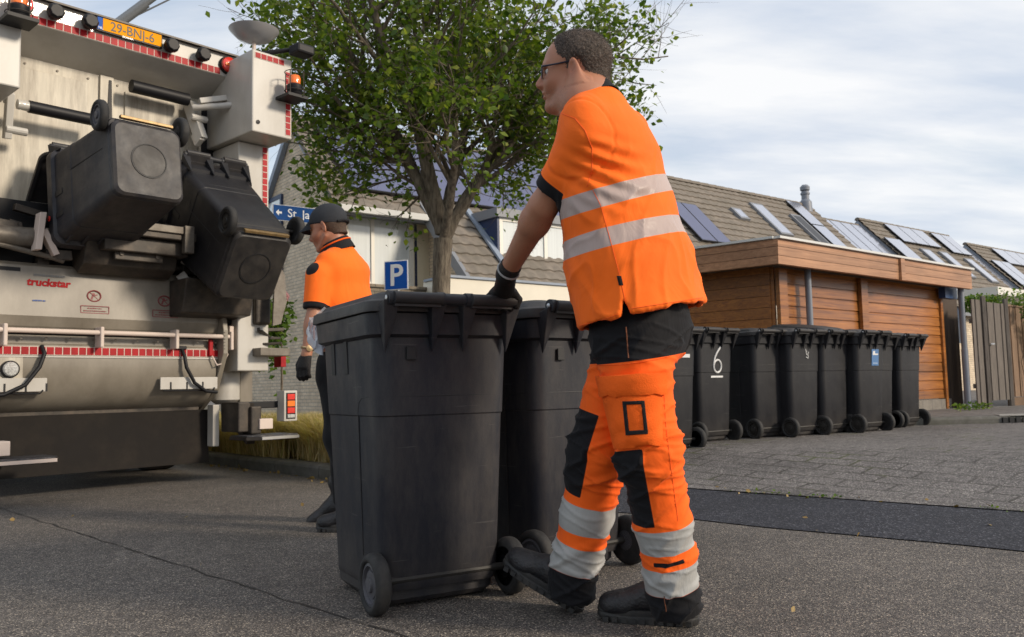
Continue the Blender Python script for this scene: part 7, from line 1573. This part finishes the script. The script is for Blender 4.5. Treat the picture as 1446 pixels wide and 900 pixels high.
v, f = S.verts_faces(); mesh_from('body', v, f, m_skin, w2, attrs={'red': red_attr(O2, H2)})
for wr, el in ((wL, eL), (wR, eR)):
    S = SDF(wr - .24, wr + .24, .0048); rhand(S, wr, el, .003); v, f = S.verts_faces(); mesh_from('glove', v, f, m_glove, w2)
d_ = (eL - wL) / np.linalg.norm(eL - wL); c = wL + d_ * .03; x = np.cross(d_, [0, 0, 1]); x /= np.linalg.norm(x); y = np.cross(d_, x)
mb = MB(); mb.tube([c + (x * math.cos(a) + y * math.sin(a)) * .031 for a in np.linspace(0, 2 * math.pi, 25)], .007, 6); mb.lathe(c + x * 0 - LA * 0 + (x if x @ np.array([0, -1, 0]) > 0 else -x) * .034, tuple(x if x @ np.array([0, -1, 0]) > 0 else -x), [(.018, -.004), (.018, .004), (0, .006)], 16); to_parent(mb.build('wrist_watch', mat('gold_watch', (.55, .40, .22), .35, metal=.8), None, smooth=True), w2)
# hair under the cap
S = SDF(O2 - .16, O2 + .18, .005); L2 = lambda f, l, u: O2 + H2[0] * f + H2[1] * l + H2[2] * u
S.ell(L2(-.018, 0, .030), (.096, .080, .088), H2, k=.02); S.cone(L2(-.04, 0, -.02), L2(-.06, 0, -.07), .060, .050, k=.02)
Oc2 = O2.astype(np.float32); Hc2 = H2.astype(np.float32)
S.cutplane(lambda p, D: np.maximum(((p - Oc2) @ Hc2[0]) - .020 + np.maximum(0, -((p - Oc2) @ Hc2[2])) * .6, -(((p - Oc2) @ Hc2[2]) + .055)))
v, f = S.verts_faces(); mesh_from('hair', v, f, mat('brown_hair', (0.075, 0.04, 0.022), .7, var=.4, vscale=90, bump=.5, bscale=300), w2)
# cap
S = SDF(O2 - .2, O2 + .24, .004); S.ell(L2(-.012, 0, .050), (.112, .088, .096), H2, k=.02)
S.cutplane(lambda p, D: -(((p - Oc2) @ Hc2[2]) - .022 - ((p - Oc2) @ Hc2[0]) * .22)); 
v, f = S.verts_faces(); cap = mesh_from('cap', v, f, simple_cloth('charcoal_cloth', (0.035, 0.038, 0.045)), w2)
mb = MB(); n = 16
for th_, zz in ((0, 0), (1, .005)):
    for j in range(n + 1):
        a = (j / n - .5) * math.pi
        for r_ in (0.0, .5, 1.0):
            mb.v.append(tuple(L2(.075 + .022 * math.cos(a) * (1 - r_) + (.095 * r_) * math.cos(a) ** .8 if math.cos(a) > 1e-6 else .075, .080 * math.sin(a) * (1 - .12 * r_), .048 + zz - .028 * r_ * abs(math.sin(a)) - .012 * r_)))
k = 3 * (n + 1)
for j in range(n):
    for r_ in (0, 1):
        a = j * 3 + r_; mb.f += [(a, a + 1, a + 4, a + 3), (k + a, k + a + 3, k + a + 4, k + a + 1)]
    mb.f.append((j * 3 + 2, k + j * 3 + 2, k + j * 3 + 5, j * 3 + 5))
br = mb.build('brim', MATS['charcoal_cloth'], None, smooth=True, angle=60); br.parent = cap; br.matrix_parent_inverse = Matrix.Translation(-w2.location) if False else cap.matrix_parent_inverse.copy() if False else Matrix()
mb = MB(); mb.tube([L2(-.085, -.06, .010), L2(-.116, -.03, .012), L2(-.124, 0, .013), L2(-.116, .03, .012), L2(-.085, .06, .010)], .008, 6); sp = mb.build('adjuster_strap', m_blackc, None, smooth=True); sp.parent = cap; sp.matrix_parent_inverse = Matrix()
# shirt
dl2 = (eL - sL) / np.linalg.norm(eL - sL); dr2 = (eR - sR) / np.linalg.norm(eR - sR); hl2 = sL + dl2 * .20; hr2 = sR + dr2 * .20
S = SDF(lo2, hi2, .0075); S.cone(q(482, 362), s2, .08, .12, L=LA, q1=.10, q2=.18, k=.06); S.cone(q(484, 378) - LA * .14, q(484, 378) + LA * .14, .072, .072, k=.05); S.cone(s2, s3_, .125, .135, L=LA, q1=.185, q2=.19, k=.04); S.cone(s3_, s5, .135, .15, L=LA, q1=.19, q2=.20, k=.04)
S.cone(sL, hl2 + dl2 * .05, .070, .062, k=.035, cut=[(hl2, dl2)]); S.cone(sR, hr2 + dr2 * .05, .070, .062, k=.035, cut=[(hr2, dr2)]); hz = float(s5[2]) + .09
S.cutplane(lambda p, D: hz - p[..., 2])
r_l = lambda v, n: .028 - np.minimum(np.abs(v[:, 2] - (s4[2] + .02)), np.abs(v[:, 2] - (s4[2] + .14)))
b_l = lambda v, n: np.maximum(.042 - np.linalg.norm(v - PP(441, 380, 4.62), axis=1), np.maximum(np.where(np.linalg.norm(np.cross(v - sL, dl2), axis=1) < .085, ((v - hl2) @ dl2) + .03, -1), .040 - np.linalg.norm(v - (sL + F2[0] * .045 + np.array([0, 0, .055])), axis=1)))
v, f = S.verts_faces(); mesh_from('shirt', v, f, m_orange, w2, attrs={'refl': r_l, 'blk': b_l}, disp=lambda v, n: vnoise(v, (7, 7, 3), 4) * .010, smooth_it=2)
mb = MB(); a2 = (O2 - H2[0] * .028 - n2_); a2 /= np.linalg.norm(a2); fx2 = F2[0] - a2 * (F2[0] @ a2); fx2 /= np.linalg.norm(fx2); lx2 = np.cross(a2, fx2); cb2 = n2_ + a2 * .006 + F2[0] * .012
cr2 = lambda hh, rr: [tuple(cb2 + a2 * (hh - .018 * math.cos(a)) + fx2 * math.cos(a) * rr * 1.05 + lx2 * math.sin(a) * rr) for a in np.linspace(0, 2 * math.pi, 32, endpoint=False)]
mb.loft([cr2(-.02, .090), cr2(.012, .081), cr2(.034, .076), cr2(.039, .079), cr2(.012, .090), cr2(-.03, .104)], cap=False); co2 = to_parent(mb.build('collar', m_blackc, None, smooth=True, angle=60), w2)
mb = MB(); mb.tube([cr2(.022, .0875)[i] for i in list(range(32)) + [0]], .0045, 6); to_parent(mb.build('collar_piping', m_or_plain, None, smooth=True), w2)
S = SDF(lo2 - [0, 0, .03], hi2, .0085); S.cone(s5, q(482, 530), .125, .13, L=LA, q1=.165, q2=.17, k=.05)
for h_, k_, a_ in ((hL, kL, aL), (hR, kR, aR)): d_ = (a_ - k_) / np.linalg.norm(a_ - k_); S.cone(h_, k_, .105, .085, k=.04); S.cone(k_, a_ + d_ * .04, .085, .072, k=.03, cut=[(a_ + d_ * .01, d_)])
v, f = S.verts_faces(); z0 = lambda v, n: v[:, 0] * 0 + 1.0; mesh_from('trousers', v, f, m_orange2, w2, attrs={'refl': lambda v, n: v[:, 0] * 0 - 1, 'blk': z0}, disp=lambda v, n: vnoise(v, (9, 9, 5), 2) * .012)
make_boot(w2, aL + np.array([.06, .0, -.10]), -78, 0, h=.007); make_boot(w2, aR + np.array([.055, 0.0, -.065]), -80, -22, h=.007)
for a_ in (aL, aR): to_parent(MB().tube([a_ + np.array([0, 0, .05]), a_ + np.array([0.005, 0, -.02])], [.045, .042], 12).build('sock', mat('white_sock', (.6, .6, .62), .9), None, smooth=True), w2)

# fallen leaves along the kerbs and on the road
rg = np.random.default_rng(12); cs = []
for i in range(60): x_ = rg.uniform(-3.2, -1.1); cs.append((x_ - .05 * rg.random(), 7.49 - (x_ + 1.715) * 1.123 - abs(rg.normal()) * .12, 0.008))
for i in range(50): t_ = rg.uniform(-3, 3); q_ = sN * (5.41 + rg.normal() * .08) + sT * t_; cs.append((q_[0], q_[1], float(gz(*q_)) + .018))
for i in range(40): x_, y_ = rg.uniform(-3.5, 3.5), rg.uniform(2.3, 6); cs.append((x_, y_, float(gz(x_, y_)) + .010))
fl = leaves('fallen_leaves', cs, 0.035, leaf_mat('fallen_leaf', (0.16, 0.10, 0.03), (0.30, 0.20, 0.06), (0.14, 0.13, 0.03), .1), None, seed=4, droop=0.0); fl['kind'] = 'stuff'; tag(fl, 'dry fallen leaves scattered along the kerb and road', 'leaves')
fl.scale = (1, 1, 1)
cs = []
for i in range(26):
    t_ = -2.9 + i * .22 + rg.normal() * .08; q_ = sN * (5.42) + sT * t_
    if noise.noise(Vector((t_ * 1.5, 0, 0))) < -.05: continue
    for k in range(10): cs.append((q_[0] + rg.normal() * .05, q_[1] + rg.normal() * .03, float(gz(*q_)) + .012 + .01 * rg.random()))
ms = leaves('moss', cs, 0.022, m_hedge, None, seed=14, droop=-.6); ms['kind'] = 'stuff'; tag(ms, 'moss and small weeds in the joint between paving and dark asphalt strip', 'moss')
